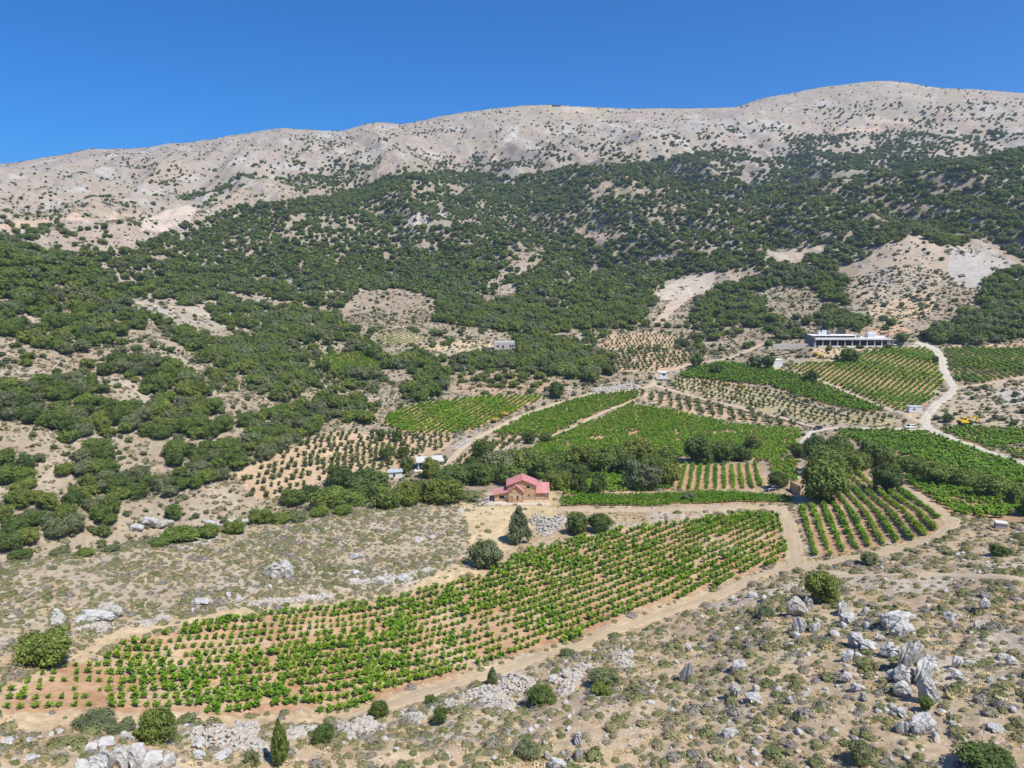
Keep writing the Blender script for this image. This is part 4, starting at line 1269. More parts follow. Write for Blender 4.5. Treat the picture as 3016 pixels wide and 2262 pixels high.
HAND = {   # phrase with %s for the ordinal: list of (u, foot row, width, height, kind), left to right
 None: [
  (132,1972,165,130,'oak','broad round bush standing at the left end of the front vineyard'),
  (466,2204,114,128,'oak','round leafy oak in front of the vineyard beside the grey outcrop'),
  (285,2168,120,82,'olive','grey-green bush left of the round oak at the lower vineyard edge'),
  (362,2168,80,52,'olive','low grey-green bush touching the round oak beside the outcrop'),
  (552,2137,56,38,'olive','small greyish bush behind the round oak at the vineyard edge'),
  (828,2266,72,146,'cone_oak','tall narrow dark shrub at the bottom edge beside the rubble'),
  (744,2262,46,58,'olive','small shrub left of the tall narrow one at the bottom edge'),
  (954,2200,74,70,'oak_dark','round dark bush right of the bottom stone heap'),
  (1117,2120,60,60,'oak_dark','small round bush by the lane below the front vineyard'),
  (1297,2138,48,56,'oak_dark','small upright bush in the middle of the stone heaps'),
  (1270,2082,40,38,'oak_dark','little dark bush above the stone heap by the lane'),
  (1450,2023,44,62,'cone_olive','upright grey-green shrub standing at the lane above the big stone heap'),
  (1594,2087,90,72,'oak_dark','dense round bush right of the big stone heap'),
  (1780,2028,86,66,'olive','spreading grey-green bush right of the blocky stone heap'),
  (1772,2055,64,46,'bright','brighter green low bush under the spreading grey-green bush'),
  (1671,1942,46,34,'olive','flat grey shrub by the lane above the blocky stone heap'),
  (2420,1778,112,102,'oak','big round oak bush alone on the rocky slope at right'),
  (2256,1822,54,40,'olive','grey bush left of the lone round oak bush on the slope'),
  (2905,2290,165,86,'oak_dark','wide dark bush cut by the bottom edge at right'),
  (2530,2258,78,80,'olive','grey half-bare bush near the bottom edge at right'),
  (2726,2100,40,50,'bright','small green shrub at the foot of the tallest grey outcrop'),
  (1556,2241,76,62,'olive','rounded olive-green shrub low in the middle of the slope'),
  (1528,1607,92,122,'cone_olive','tall conical tree standing below the wooden cabin'),
  (1430,1680,100,96,'olive','round bush at the upper corner of the front vineyard'),
  (1700,1577,70,76,'oak_dark','dark dense shrub, left of the pair above the front vineyard'),
  (1764,1572,68,68,'oak_dark','dark dense shrub, right of the pair above the front vineyard'),
  (915,1476,52,56,'oak_dark','single dark tree in the lower corner of the sloping orchard'),
  (304,1583,44,42,'oak','small round tree on the pale terrace at far left'),
  (513,1532,54,52,'oak','round tree on the grey rock ledge above the ridge'),
  (1380,1480,66,42,'olive','grey-blue bush beside the deck of the wooden cabin'),
  (1270,1410,62,66,'oak','green tree in front of the concrete shelter'),
  (1705,1457,52,68,'oak_dark','slim dark tree right of the cabin, left of a pair'),
  (1760,1459,48,72,'oak_dark','slim dark tree right of the cabin, right of a pair'),
  (1890,1447,112,98,'olive','big grey-green tree behind the long vine strip'),
  (1965,1437,88,84,'yellowish','yellow-green tree right of the big grey-green tree'),
  (1640,1450,92,72,'yellowish','yellow-green tree behind the right end of the cabin'),
  (1604,1306,42,34,'oak_dark','low dark tree by the bend of the dirt path'),
  (1556,1309,38,46,'oak_dark','dark round tree by the small orchard'),
  (1640,1174,52,54,'oak_dark','round dark tree beside the dirt track above the vineyard'),
  (2424,1487,158,150,'oak','largest oak, in front of the grove at right'),
  (2610,1452,94,92,'oak_dark','big dark oak standing inside the striped vineyard'),
  (2290,1443,66,58,'oak_dark','dark tree shading the parked dark car'),
  (2030,1480,48,34,'olive','small grey shrub at the left end of the vine strip'),
  (2500,1068,58,46,'oak_dark','round tree below the white winery'),
  (2388,1124,42,38,'oak_dark','round tree on the lane between the two winery vineyards'),
  (2110,1101,38,32,'oak_dark','round tree in the dark tapering vineyard'),
  (2262,1086,46,42,'oak_dark','tree right beside the white container'),
  (2226,1082,44,38,'olive','tree left of the one beside the white container'),
  (2051,1084,38,44,'oak_dark','round tree at the upper left tip of the dark vineyard'),
  (2755,1069,20,22,'oak_dark','little round bush beside the bend of the gravel road'),
  (2613,1031,24,18,'oak_dark','little round bush below the right end of the winery'),
  (2790,1244,34,26,'oak_dark','bush left of the yellow excavator'),
  (2560,1668,54,48,'olive','broom bush with yellow flowers by the lane corner'),
  (2945,1640,60,40,'oak_dark','dark bush below the grey concrete box'),
 ],
 '%s tree from the left in the belt behind the wooden cabin': [
  (865,1490,78,60,'oak'),(970,1502,110,78,'oak'),(1000,1442,74,82,'oak_dark'),(1040,1507,112,78,'bright'),(1080,1470,150,96,'oak_dark'),(1135,1502,102,76,'oak'),
  (1195,1494,92,80,'yellowish'),(1300,1490,132,92,'yellowish'),(1235,1480,90,70,'oak'),(1340,1440,130,82,'oak_dark'),(1420,1430,112,74,'oak'),(1470,1400,112,82,'olive'),(1545,1388,122,78,'oak'),(1590,1412,110,80,'oak'),(1690,1425,100,70,'oak_dark'),(1775,1400,100,80,'oak'),(1840,1405,90,70,'oak_dark'),(1925,1400,90,70,'oak'),
  (1505,1430,90,70,'oak'),(1650,1392,122,74,'oak'),(1720,1394,112,90,'yellowish'),(1810,1384,102,82,'oak'),(1880,1374,112,90,'yellowish'),(1960,1374,84,64,'oak')],
 '%s dark tree from the left around the concrete shelter': [
  (1122,1298,36,42,'oak_dark'),(1140,1357,50,48,'oak_dark'),(1170,1302,36,44,'oak_dark'),(1186,1350,42,38,'oak_dark'),(1200,1392,48,52,'oak_dark'),(1395,1397,68,58,'oak_dark'),(1420,1366,74,78,'oak_dark'),(1305,1368,36,30,'olive')],
 '%s oak from the left in the clump at the edge of the largest vineyard': [
  (2060,1370,102,92,'oak_dark'),(2130,1364,88,74,'oak'),(2182,1360,62,56,'oak_dark'),(2216,1328,62,54,'oak')],
 '%s oak from the left in the grove behind the largest oak': [
  (2356,1352,58,52,'oak_dark'),(2400,1350,74,72,'oak_dark'),(2440,1402,142,104,'oak'),(2470,1342,74,64,'oak'),(2515,1394,94,74,'oak'),(2572,1378,104,84,'oak'),(2640,1394,74,64,'oak'),(2690,1410,84,72,'oak'),
  (2760,1434,112,78,'oak'),(2842,1444,84,64,'oak'),(2920,1474,112,82,'oak'),(2870,1430,70,50,'oak'),(2988,1495,74,72,'oak'),(3040,1520,80,70,'oak'),(2800,1415,60,40,'oak'),(2960,1450,60,40,'oak')],
 '%s bush from the left along the back of the scrubby ridge': [
  (60,1650,70,36,'oak'),(180,1640,60,30,'olive'),(250,1642,56,30,'oak'),(330,1628,50,22,'olive'),(470,1612,60,30,'oak'),(528,1602,108,58,'bright'),(615,1588,66,48,'oak'),(690,1576,66,50,'bright'),(770,1548,72,58,'oak'),(822,1546,72,36,'bright'),
  (880,1540,60,36,'olive'),(940,1525,64,40,'oak'),(1010,1520,60,36,'bright')],
}
hr = np.random.default_rng(41)
for phrase, lst in HAND.items():
    for k, e in enumerate(sorted(lst, key=lambda q: q[0])):
        p, r, h = from_pixels(*e[:4])
        label = e[5] if phrase is None else phrase % ordinal(k + 1)
        TREES.append([p.x, p.y, p.z, r, h, e[4], label, 'bush' if ('bush' in label or 'shrub' in label) else 'tree', e[2]])
NHAND = len(TREES)
hx_ = np.array([(t[0], t[1], t[3]) for t in TREES])

# wooded zones (photo polygons): density 0..1, tree radius range, phrase
ZONES = [
 ('hill_top', [(0,705),(100,750),(250,825),(400,910),(440,960),(330,1010),(200,1050),(90,1030),(0,1000),(-60,1000),(-60,690)], 0.92, (2.4,3.9), 'the thick wood crowning the left hill'),
 ('spur', [(440,935),(560,975),(640,1010),(700,1000),(860,1030),(920,1140),(840,1200),(760,1160),(700,1100),(600,1060),(500,1000)], 0.85, (2.2,3.6), 'the wooded spur running down right from the left hill'),
 ('hill_mid', [(320,1070),(480,1060),(560,1100),(620,1150),(610,1190),(480,1190),(430,1160),(390,1130)], 0.9, (2.6,3.9), 'the clump on the middle of the left hill'),
 ('hill_band', [(-40,1150),(100,1120),(280,1110),(300,1190),(450,1200),(640,1200),(680,1270),(640,1300),(380,1290),(200,1310),(150,1250),(-40,1230)], 0.95, (2.6,4.0), 'the long dark band across the left hill'),
 ('hill_right', [(720,1250),(780,1220),(960,1180),(960,1250),(900,1320),(720,1300)], 0.95, (2.6,3.8), 'the clump at the right foot of the left hill'),
 ('hill_low', [(170,1340),(320,1310),(350,1390),(400,1420),(340,1470),(220,1420),(170,1400)], 0.95, (2.6,3.9), 'the dense clump low on the left hill'),
 ('hill_low_right', [(480,1340),(620,1310),(760,1290),(880,1300),(800,1370),(690,1400),(690,1430),(530,1450),(500,1380)], 0.95, (2.6,3.8), 'the clump above the lower end of the sloping orchard'),
 ('foot_a', [(-40,1360),(80,1360),(80,1440),(-40,1440)], 0.9, (2.5,3.6), 'the small clump at the left edge, low on the hill'),
 ('foot_b', [(40,1450),(140,1440),(140,1500),(50,1500)], 0.9, (2.3,3.2), 'the small round clump below the left edge clump'),
 ('foot_c', [(230,1430),(380,1440),(340,1530),(200,1540)], 0.95, (2.5,3.6), 'the clump above the pale terrace'),
 ('foot_d', [(380,1410),(520,1400),(520,1480),(400,1470)], 0.85, (2.3,3.4), 'the clump left of the orchard tip'),
 ('foot_e', [(-40,1510),(230,1490),(230,1560),(80,1620),(-40,1640)], 0.9, (2.4,3.6), 'the clump in the valley at the lower left'),
 ('behind_hill', [(120,765),(260,745),(400,750),(520,790),(620,840),(640,870),(560,905),(430,885),(300,850),(200,800)], 0.62, (2.4,3.8), 'the wood behind the left hill'),
 ('valley', [(640,860),(760,900),(980,930),(1060,980),(1000,1010),(930,1030),(850,1030),(700,990),(600,930)], 0.6, (2.6,4.2), 'the trees beside the hill track'),
 ('valley_mid', [(1040,1000),(1100,1020),(1140,1060),(1250,1040),(1320,1050),(1310,1090),(1230,1110),(1190,1090),(1100,1130),(1000,1120),(940,1100),(1000,1040)], 0.6, (2.6,4.0), 'the trees between the small vineyard and the stone house'),
 ('stone_house_trees', [(1330,1060),(1500,1030),(1540,990),(1700,1010),(1760,1070),(1800,1110),(1740,1135),(1640,1110),(1500,1090),(1390,1090)], 0.9, (2.6,4.0), 'the wood below the unfinished stone house'),
 ('field_corner', [(1190,1150),(1240,1110),(1310,1100),(1330,1130),(1290,1170),(1230,1195),(1190,1190)], 0.95, (2.6,4.0), 'the clump above the left-hand vine rows'),
 ('valley_left', [(900,1180),(1000,1150),(1120,1190),(1110,1240),(1030,1260),(940,1230)], 0.55, (1.8,3.2), 'the scattered trees left of the vine rows'),
 ('winery_wood', [(2370,930),(2440,900),(2500,930),(2580,965),(2540,975),(2440,970),(2370,960)], 0.9, (2.6,3.8), 'the wood right behind the winery'),
 ('winery_wood_left', [(2285,985),(2370,980),(2370,1000),(2290,1002)], 0.9, (2.4,3.2), 'the clump left of the winery'),
 ('right_clump', [(2720,990),(2760,965),(2810,975),(2830,1012),(2750,1020),(2715,1012)], 0.95, (2.8,4.0), 'the clump right of the winery drive'),
 ('right_wood', [(2820,960),(2830,930),(2880,920),(2900,880),(2900,840),(2960,800),(3060,790),(3060,1000),(2930,1010),(2830,995)], 0.85, (2.8,4.2), 'the wood at the right edge above the vineyard'),
 ('slope_right', [(2250,900),(2360,920),(2350,970),(2280,980),(2150,960),(2080,1000),(2020,960),(2060,900),(2150,870)], 0.5, (2.2,3.6), 'the scattered trees below the white quarry'),
 ('quarry_clump', [(2050,890),(2110,860),(2200,860),(2250,890),(2250,950),(2160,950),(2060,930)], 0.9, (2.8,4.0), 'the clump right of the white quarry'),
 ('quarry_left', [(1790,915),(1880,875),(1925,880),(1925,905),(1890,950),(1820,972),(1760,962)], 0.9, (2.4,3.8), 'the trees left of the white quarry'),
 ('quarry_top', [(1900,815),(1960,785),(2040,760),(2140,755),(2220,775),(2130,797),(2020,805),(1950,835),(1905,860)], 0.95, (2.4,3.8), 'the trees above the white quarry'),
 ('quarry_wood', [(2110,850),(2300,800),(2440,790),(2490,830),(2500,900),(2420,890),(2380,850),(2250,860),(2140,860)], 0.95, (2.6,3.8), 'the wood between the two quarries'),
 ('forest_low', [(600,850),(800,880),(1000,910),(1060,860),(1170,850),(1280,880),(1290,950),(1460,975),(1560,985),(1740,975),(1850,920),(1940,850),(1900,800),(1700,740),(1400,720),(1000,740),(700,760),(500,790)], 0.92, (2.4,4.2), 'the lower edge of the mountain forest'),
]
FOREST = [
 ([(380,745),(560,660),(700,610),(1000,575),(1150,520),(1320,505),(1500,520),(1700,500),(1900,480),(2100,445),(2250,470),(2400,450),(2600,460),(2800,475),(3060,440),(3060,800),(2900,700),(2800,735),(2700,700),(2560,760),(2430,800),(2300,800),(2110,800),(1950,850),(1900,800),(1700,740),(1400,720),(1000,740),(700,760),(500,790),(400,790)], 0.97, (2.1,3.6)),
 ([(0,700),(0,640),(400,640),(600,560),(760,480),(1000,470),(1150,500),(1500,450),(1800,420),(2100,380),(2400,400),(2700,390),(3060,380),(3060,480),(2800,490),(2600,470),(2250,480),(2100,450),(1500,525),(1150,530),(1000,590),(700,620),(400,750),(150,750)], 0.62, (1.5,2.9)),
 ([(0,640),(0,520),(300,470),(600,450),(860,410),(1100,400),(1400,370),(1700,360),(2200,350),(2500,300),(2800,300),(3060,310),(3060,400),(2700,395),(2400,405),(2100,390),(1800,430),(1500,455),(1150,505),(1000,480),(760,490),(600,570),(400,640)], 0.40, (1.0,2.4)),
 ([(0,520),(300,455),(850,398),(1100,378),(1500,325),(2150,335),(2600,258),(3060,295),(3060,320),(2800,305),(2500,310),(2200,360),(1700,370),(1400,380),(860,420),(600,460),(300,480)], 0.14, (0.8,1.9)),
 ([(0,1650),(0,690),(250,830),(500,960),(900,1130),(900,1330),(700,1400),(500,1500),(250,1600)], 0.5, (1.3,2.9)),
 ([(800,1000),(1300,950),(2000,960),(2400,960),(3060,900),(3060,1010),(2000,1050),(1850,1110),(1400,1160),(1100,1170),(900,1140)], 0.36, (1.2,2.8)),
 ([(1330,1090),(1500,1085),(1700,1120),(1760,1140),(1640,1160),(1480,1165),(1350,1165)], 0.30, (0.9,1.8)),
 ([(0,760),(0,640),(400,640),(420,690),(300,740),(150,760)], 0.30, (1.4,2.8)),
]
CLEAR = [(1310,650,75,22),(1240,662,70,14),(1765,690,85,32),(1540,770,130,55),(1140,900,85,45),(1480,860,110,45),(1640,900,60,30),(2000,850,90,45),(2340,755,85,25),(2650,800,150,95),(2860,800,60,60),(2330,900,85,55),
         (1380,655,50,16),(1830,560,130,26),(1330,560,110,24),(2180,500,120,34),(2480,520,110,18),(490,640,80,26),(1000,670,70,14),(620,790,40,12),(800,830,90,20),(960,880,70,22),(700,700,50,12),(1160,760,40,16),(2080,730,50,18),(1950,760,36,14),(900,640,50,12),(2700,620,60,12),(2330,640,50,12),(2000,620,40,10),(1600,640,60,10)]
st_all = []
sr = np.random.default_rng(43)
def scatter_zone(poly_pix, dens, rr, phrase, spacing, clumpy):
    P = np.array(poly_pix, float)
    q = raycast(P[:, 0], P[:, 1])
    # candidate points over the world box of the zone, kept when they project into the photo polygon
    n = 60
    us = np.linspace(P[:, 0].min(), P[:, 0].max(), n)
    vs_ = np.linspace(P[:, 1].min(), P[:, 1].max(), n)
    gu, gv = np.meshgrid(us, vs_)
    m = inpoly(gu.ravel(), gv.ravel(), P)
    w = raycast(gu.ravel()[m], gv.ravel()[m])
    rw = np.hypot(w[:, 0], w[:, 1])
    w = w[rw < 2200]
    lo, hi = w.min(0) - 8, w.max(0) + 8
    x, y = jitter_grid(lo[0], hi[0], lo[1], hi[1], spacing, 0.42, sr)
    if clumpy:
        c = 0.5 + 0.5 * fbm(x / 26, y / 34, 3, 200)
        if dens < 0.7:
            c = 0.55 * c + 0.45 * (0.5 + 0.5 * fbm((0.8 * x + 0.6 * y) / 150, (-0.6 * x + 0.8 * y) / 26, 3, 202))   # bands of bushes along the strata
        c2 = 0.5 + 0.5 * fbm(x / 110, y / 60, 3, 204)
        p = dens * np.clip(0.12 + 5.0 * (c - 0.42) * (0.5 + c2), 0.03, 2.6) if dens < 0.7 else dens * smooth(0.10, 0.28, c)
    else:
        p = dens
    if phrase is None:
        wx_, wy_ = x + 40 * fbm(x / 300, y / 300, 2, 50), y + 40 * fbm(x / 300, y / 300, 2, 60)
        gl = ridged(wx_ / 190 + 0.25 * wy_ / 190, wy_ / 460, 4, 3)          # trees gather in the gullies
        p = p * (np.clip(1.35 - 1.5 * gl, 0.15, 2.2) if dens < 0.9 else np.clip(1.25 - 0.5 * gl, 0.6, 1.3))
    k = sr.random(len(x)) < p
    x, y = x[k], y[k]
    z = hz(x, y)
    u, v, d = project(x, y, z)
    k = inpoly(u, v, P)
    for cu, cv, ru, rv in CLEAR:
        big_ = cu > 2200 and cv > 700
        ru, rv = (ru, rv) if big_ else (ru * 0.85, rv * 0.85)
        e = ((u - cu) / ru) ** 2 + ((v - cv) / rv) ** 2
        k &= ~((e < 0.9 + 0.9 * vnoise(u / 21, v / 11, 9) + 0.5 * vnoise(u / 9, v / 5, 19)) & (sr.random(len(u)) > (0.1 if big_ else 0.2)))
    x, y, z = x[k], y[k], z[k]
    rad_ = sr.uniform(rr[0], rr[1], len(x)) * np.clip(sr.normal(1, 0.12, len(x)), 0.6, 1.4)
    for a in range(len(x)):
        st_all.append((x[a], y[a], z[a], rad_[a], phrase))
for nm, poly, dens, rr, phrase in ZONES:
    scatter_zone(poly, dens, rr, phrase, 4.7 if rr[1] > 3.7 else 4.4, nm in ('forest_low',))
for poly, dens, rr in FOREST:
    scatter_zone(poly, dens, rr, None, 5.2 if dens > 0.5 else 6.0, True)
sa = np.array([s[:4] for s in st_all])
sph = [s[4] for s in st_all]
pu_, pv_, _ = project(sa[:, 0], sa[:, 1], sa[:, 2])
bad = ((pu_ > 1440) & (pu_ < 1522) & (pv_ > 1000) & (pv_ < 1052)) | ((pu_ > 2380) & (pu_ < 2640) & (pv_ > 985) & (pv_ < 1030)) | in_fields(sa[:, 0], sa[:, 1]) | (road_dist(sa[:, 0], sa[:, 1]) < 0.8) | near_pads(sa[:, 0], sa[:, 1], 2.0)
for _i in (3, 4, 5, 6, 7, 9):
    bad |= inpoly(sa[:, 0], sa[:, 1], pw(PATCHES[_i][0])) & (sr.random(len(sa)) < 0.93)
for c in range(len(hx_)):
    bad |= np.hypot(sa[:, 0] - hx_[c, 0], sa[:, 1] - hx_[c, 1]) < hx_[c, 2] * 0.8
ok, su, sv, sd = visible(sa[:, 0], sa[:, 1], sa[:, 2] + sa[:, 3] * 1.3, 2.0)
ok &= ~bad
# thin near-duplicates
cell = {}
for i in np.nonzero(ok)[0]:
    key = (int(sa[i, 0] / 2.6), int(sa[i, 1] / 2.6))
    if key in cell:
        ok[i] = False
    cell[key] = 1
px = 2 * sa[:, 3] / sd * FPX
named = np.array([p is not None for p in sph])
score = np.where(ok & (su > 0) & (su < PW_), px, 0)
order = np.argsort(-score)
NB = 300 - NHAND
pick = sorted([i for i in order[:NB]], key=lambda i: su[i])
pset = set(pick)
cnt = {}
skind = []
KSEL = ['oak', 'oak', 'oak', 'oak_dark', 'oak', 'olive', 'bright', 'olive']
kn = 0.5 + 0.5 * fbm(sa[:, 0] / 40, sa[:, 1] / 40, 2, 210)
for i in range(len(sa)):
    j = int(sr.integers(8))
    skind.append(KSEL[j])
for i in pick:
    phr = sph[i] or 'the single trees on the bare slope'
    cnt[phr] = cnt.get(phr, 0) + 1
    TREES.append([sa[i, 0], sa[i, 1], sa[i, 2], sa[i, 3], sa[i, 3] * sr.uniform(1.2, 1.6), skind[i], '%s larger tree from left in %s' % (ordinal(cnt[phr]), phr), 'tree', px[i]])

for x, y, z, r, h, kind, label, cat, w in TREES:
    lod = 'hi' if w > 48 or kind.startswith('cone') else 'mid'
    fam = CROWN[(kind, lod)]
    nm = 'bush' if cat == 'bush' else ('conical_tree' if kind.startswith('cone') else 'oak_tree')
    t = thing(nm, label if len(label.split()) <= 16 else ' '.join(label.replace(' larger', '').split()[:16]), cat, (x, y, z), sr.uniform(0, 6.28), 'trees and bushes picked out singly')
    e = obj('crown', fam[int(sr.integers(len(fam)))], t)
    e.scale = (r * 1.02, r * 1.02, h / 1.42)
    tk = obj('trunk', TRUNK, t)
    tk.scale = (r, r, h / 1.42)
# the rest of the wood
restm = ok.copy()
restm[pick] = False
ri = np.nonzero(restm)[0]
FAM = ('oak', 'oak_dark', 'olive', 'bright', 'yellowish')
protos_mid = sum([CROWN[(k, 'mid')] for k in FAM], [])
protos_lo = sum([CROWN[(k, 'lo')] for k in FAM], [])
near = sd[ri] < 520
for sel, protos, per, nm, lb in ((ri[near], protos_mid, 4, 'woodland', 'oak woodland covering the left hill and the valley'), (ri[~near], protos_lo, 5, 'forest', 'dense oak forest and scattered bushes covering the mountain side')):
    if not len(sel):
        continue
    var = np.array([FAM.index(skind[i]) * per for i in sel]) + sr.integers(0, per, len(sel))
    rr_ = sa[sel, 3] * 1.1
    hh_ = rr_ * sr.uniform(1.1, 1.5, len(sel)) / 1.42
    instancer(nm, lb, protos, sa[sel, :3] - np.array([0, 0, 0.15]), sr.uniform(0, 6.28, len(sel)), np.stack([rr_ * sr.uniform(0.85, 1.2, len(sel)), rr_ * sr.uniform(0.85, 1.2, len(sel)), hh_], 1), var, nm)
print('trees single', len(TREES), 'hand', NHAND, 'woodland', int(near.sum()), 'forest', int((~near).sum()))
# ------------------------------------------------------------------ rocks
def z3(x, y):      # zoomed notes: lower right quarter
    return 2010 + x / 2.199, 1512 + y / 2.199
def z1(x, y):      # lower left quarter
    return x / 2.199, 1512 + y / 2.199
def z2(x, y):      # lower middle
    return 1006 + x / 2.199, 1512 + y / 2.199
rk = np.random.default_rng(61)
SPOTS = []
def place_rock(u, v, w, h, parent=None, name='rock', label=None, group=None, lean=0.0, tall=None):
    p, r, hh = from_pixels(u, v, w, h)
    _, _, d = project(p.x, p.y, p.z)
    k = FPX / float(d)
    hh = max(h / k * 0.82, 0.3 * r)
    tall = hh > 1.5 * r if tall is None else tall
    if w > 34 or h > 34:
        fam = ROCK_TALL if tall else ROCK_BIG
    else:
        fam = ROCK
    m = fam[rk.integers(len(fam))]
    zs = 1.35 if tall and fam is ROCK_TALL else 0.75
    xs = 0.75 if fam is ROCK_TALL else 1.0
    loc = Vector((p.x, p.y, p.z + hh * 0.28))
    rot = Euler((rk.normal(0, 0.07), lean + rk.normal(0, 0.09), rk.uniform(-0.5, 0.5) if fam is not ROCK else rk.uniform(0, 6.28)))
    sc = (r / xs * 1.05, r / xs * 1.05, hh * 0.62 / zs)
    if parent is not None:
        loc = loc - parent.location
    o = obj(name, m, parent, loc, rot, sc)
    if label:
        tag(o, label, 'rock', group)
    SPOTS.append((p.x, p.y, r))
    return o

OUTCROPS = [
 ('tallest grey limestone outcrop, a cluster of fins on the right slope', z3, [(1360,735,210,130),(1400,800,150,120),(1345,930,110,120),(1440,990,100,250),(1500,950,70,180),(1430,1090,110,150),(1365,1080,95,80),(1550,1080,110,190),(1600,1000,100,110),(1590,1220,110,230),(1430,1190,110,130),(1280,830,70,70)]),
 ('slanting grey rock fins left of the tallest outcrop', z3, [(745,660,120,160),(805,630,60,150),(750,770,90,150),(850,770,90,90),(730,810,60,60)]),
 ('small broken outcrop under the lone round oak bush', z3, [(1030,650,55,110),(1070,710,90,80),(1040,740,60,50),(1105,690,40,40)]),
 ('jagged low outcrop left of the tallest fins', z3, [(1130,870,100,130),(1060,960,60,110),(1200,890,110,80),(1140,940,50,60),(1085,920,60,50)]),
 ('pair of pale boulders low on the right slope', z3, [(1540,1420,140,170),(1430,1425,95,120),(1415,1320,75,75),(1365,1310,50,50)]),
 ('large grey fluted outcrop at the lower left edge', z1, [(690,1510,140,80),(830,1480,140,80),(590,1545,100,90),(690,1600,110,130),(790,1640,170,190),(880,1655,180,230),(970,1660,170,190),(640,1665,180,130),(530,1680,170,60),(740,1600,80,120),(1010,1670,110,120),(880,1560,120,110),(720,1650,60,150),(840,1600,60,170),(930,1600,60,150),(760,1560,60,110),(900,1680,60,160),(1000,1610,60,120),(660,1560,60,90)]),
 ('split grey boulder standing on the scrubby ridge', z1, [(1780,415,120,130),(1860,410,100,150)]),
 ('broad weathered outcrop above the left end of the vineyard', z1, [(615,700,190,90),(710,670,120,100),(520,710,90,50)]),
 ('knobbly upright rock left of the broad outcrop', z1, [(365,680,80,80),(375,725,100,80)]),
 ('vertical rock ribs low in the middle of the slope', z2, [(1530,1490,60,110),(1390,1649,110,80),(1535,1590,55,120),(1330,1590,40,70),(1480,1620,40,60),(1310,1510,30,60),(1430,1570,30,50)]),
 ('grey ledge above the back of the scrubby ridge', lambda x, y: (x, y), [(440,1545,70,40),(480,1550,60,30),(400,1560,50,26),(620,1545,40,26),(560,1575,70,26)]),
]
for label, zf, pieces in OUTCROPS:
    X, Y = np.mean([q[0] for q in pieces]), np.max([q[1] for q in pieces])
    u, v = zf(X, Y)
    p = at(min(max(u, 2), PW_ - 2), min(v, 2300))
    t = thing('rock_outcrop', label, 'rock', p)
    sc = 1.0 if zf(1, 1) == (1, 1) else 2.199
    for q in pieces:
        uu, vv_ = zf(q[0], q[1])
        kx = 0.85 if 'ledge' in label else (0.8 if 'fluted' in label else 1.12)
        place_rock(uu, vv_ + 0.08 * q[3] / sc, kx * q[2] / sc, kx * (1.25 if 'fluted' in label else 1.0) * q[3] / sc, t, 'rock_fin' if q[3] > q[2] else 'boulder', lean=0.55 if 'fluted' in label else 0.0, tall=True if 'fluted' in label else None)
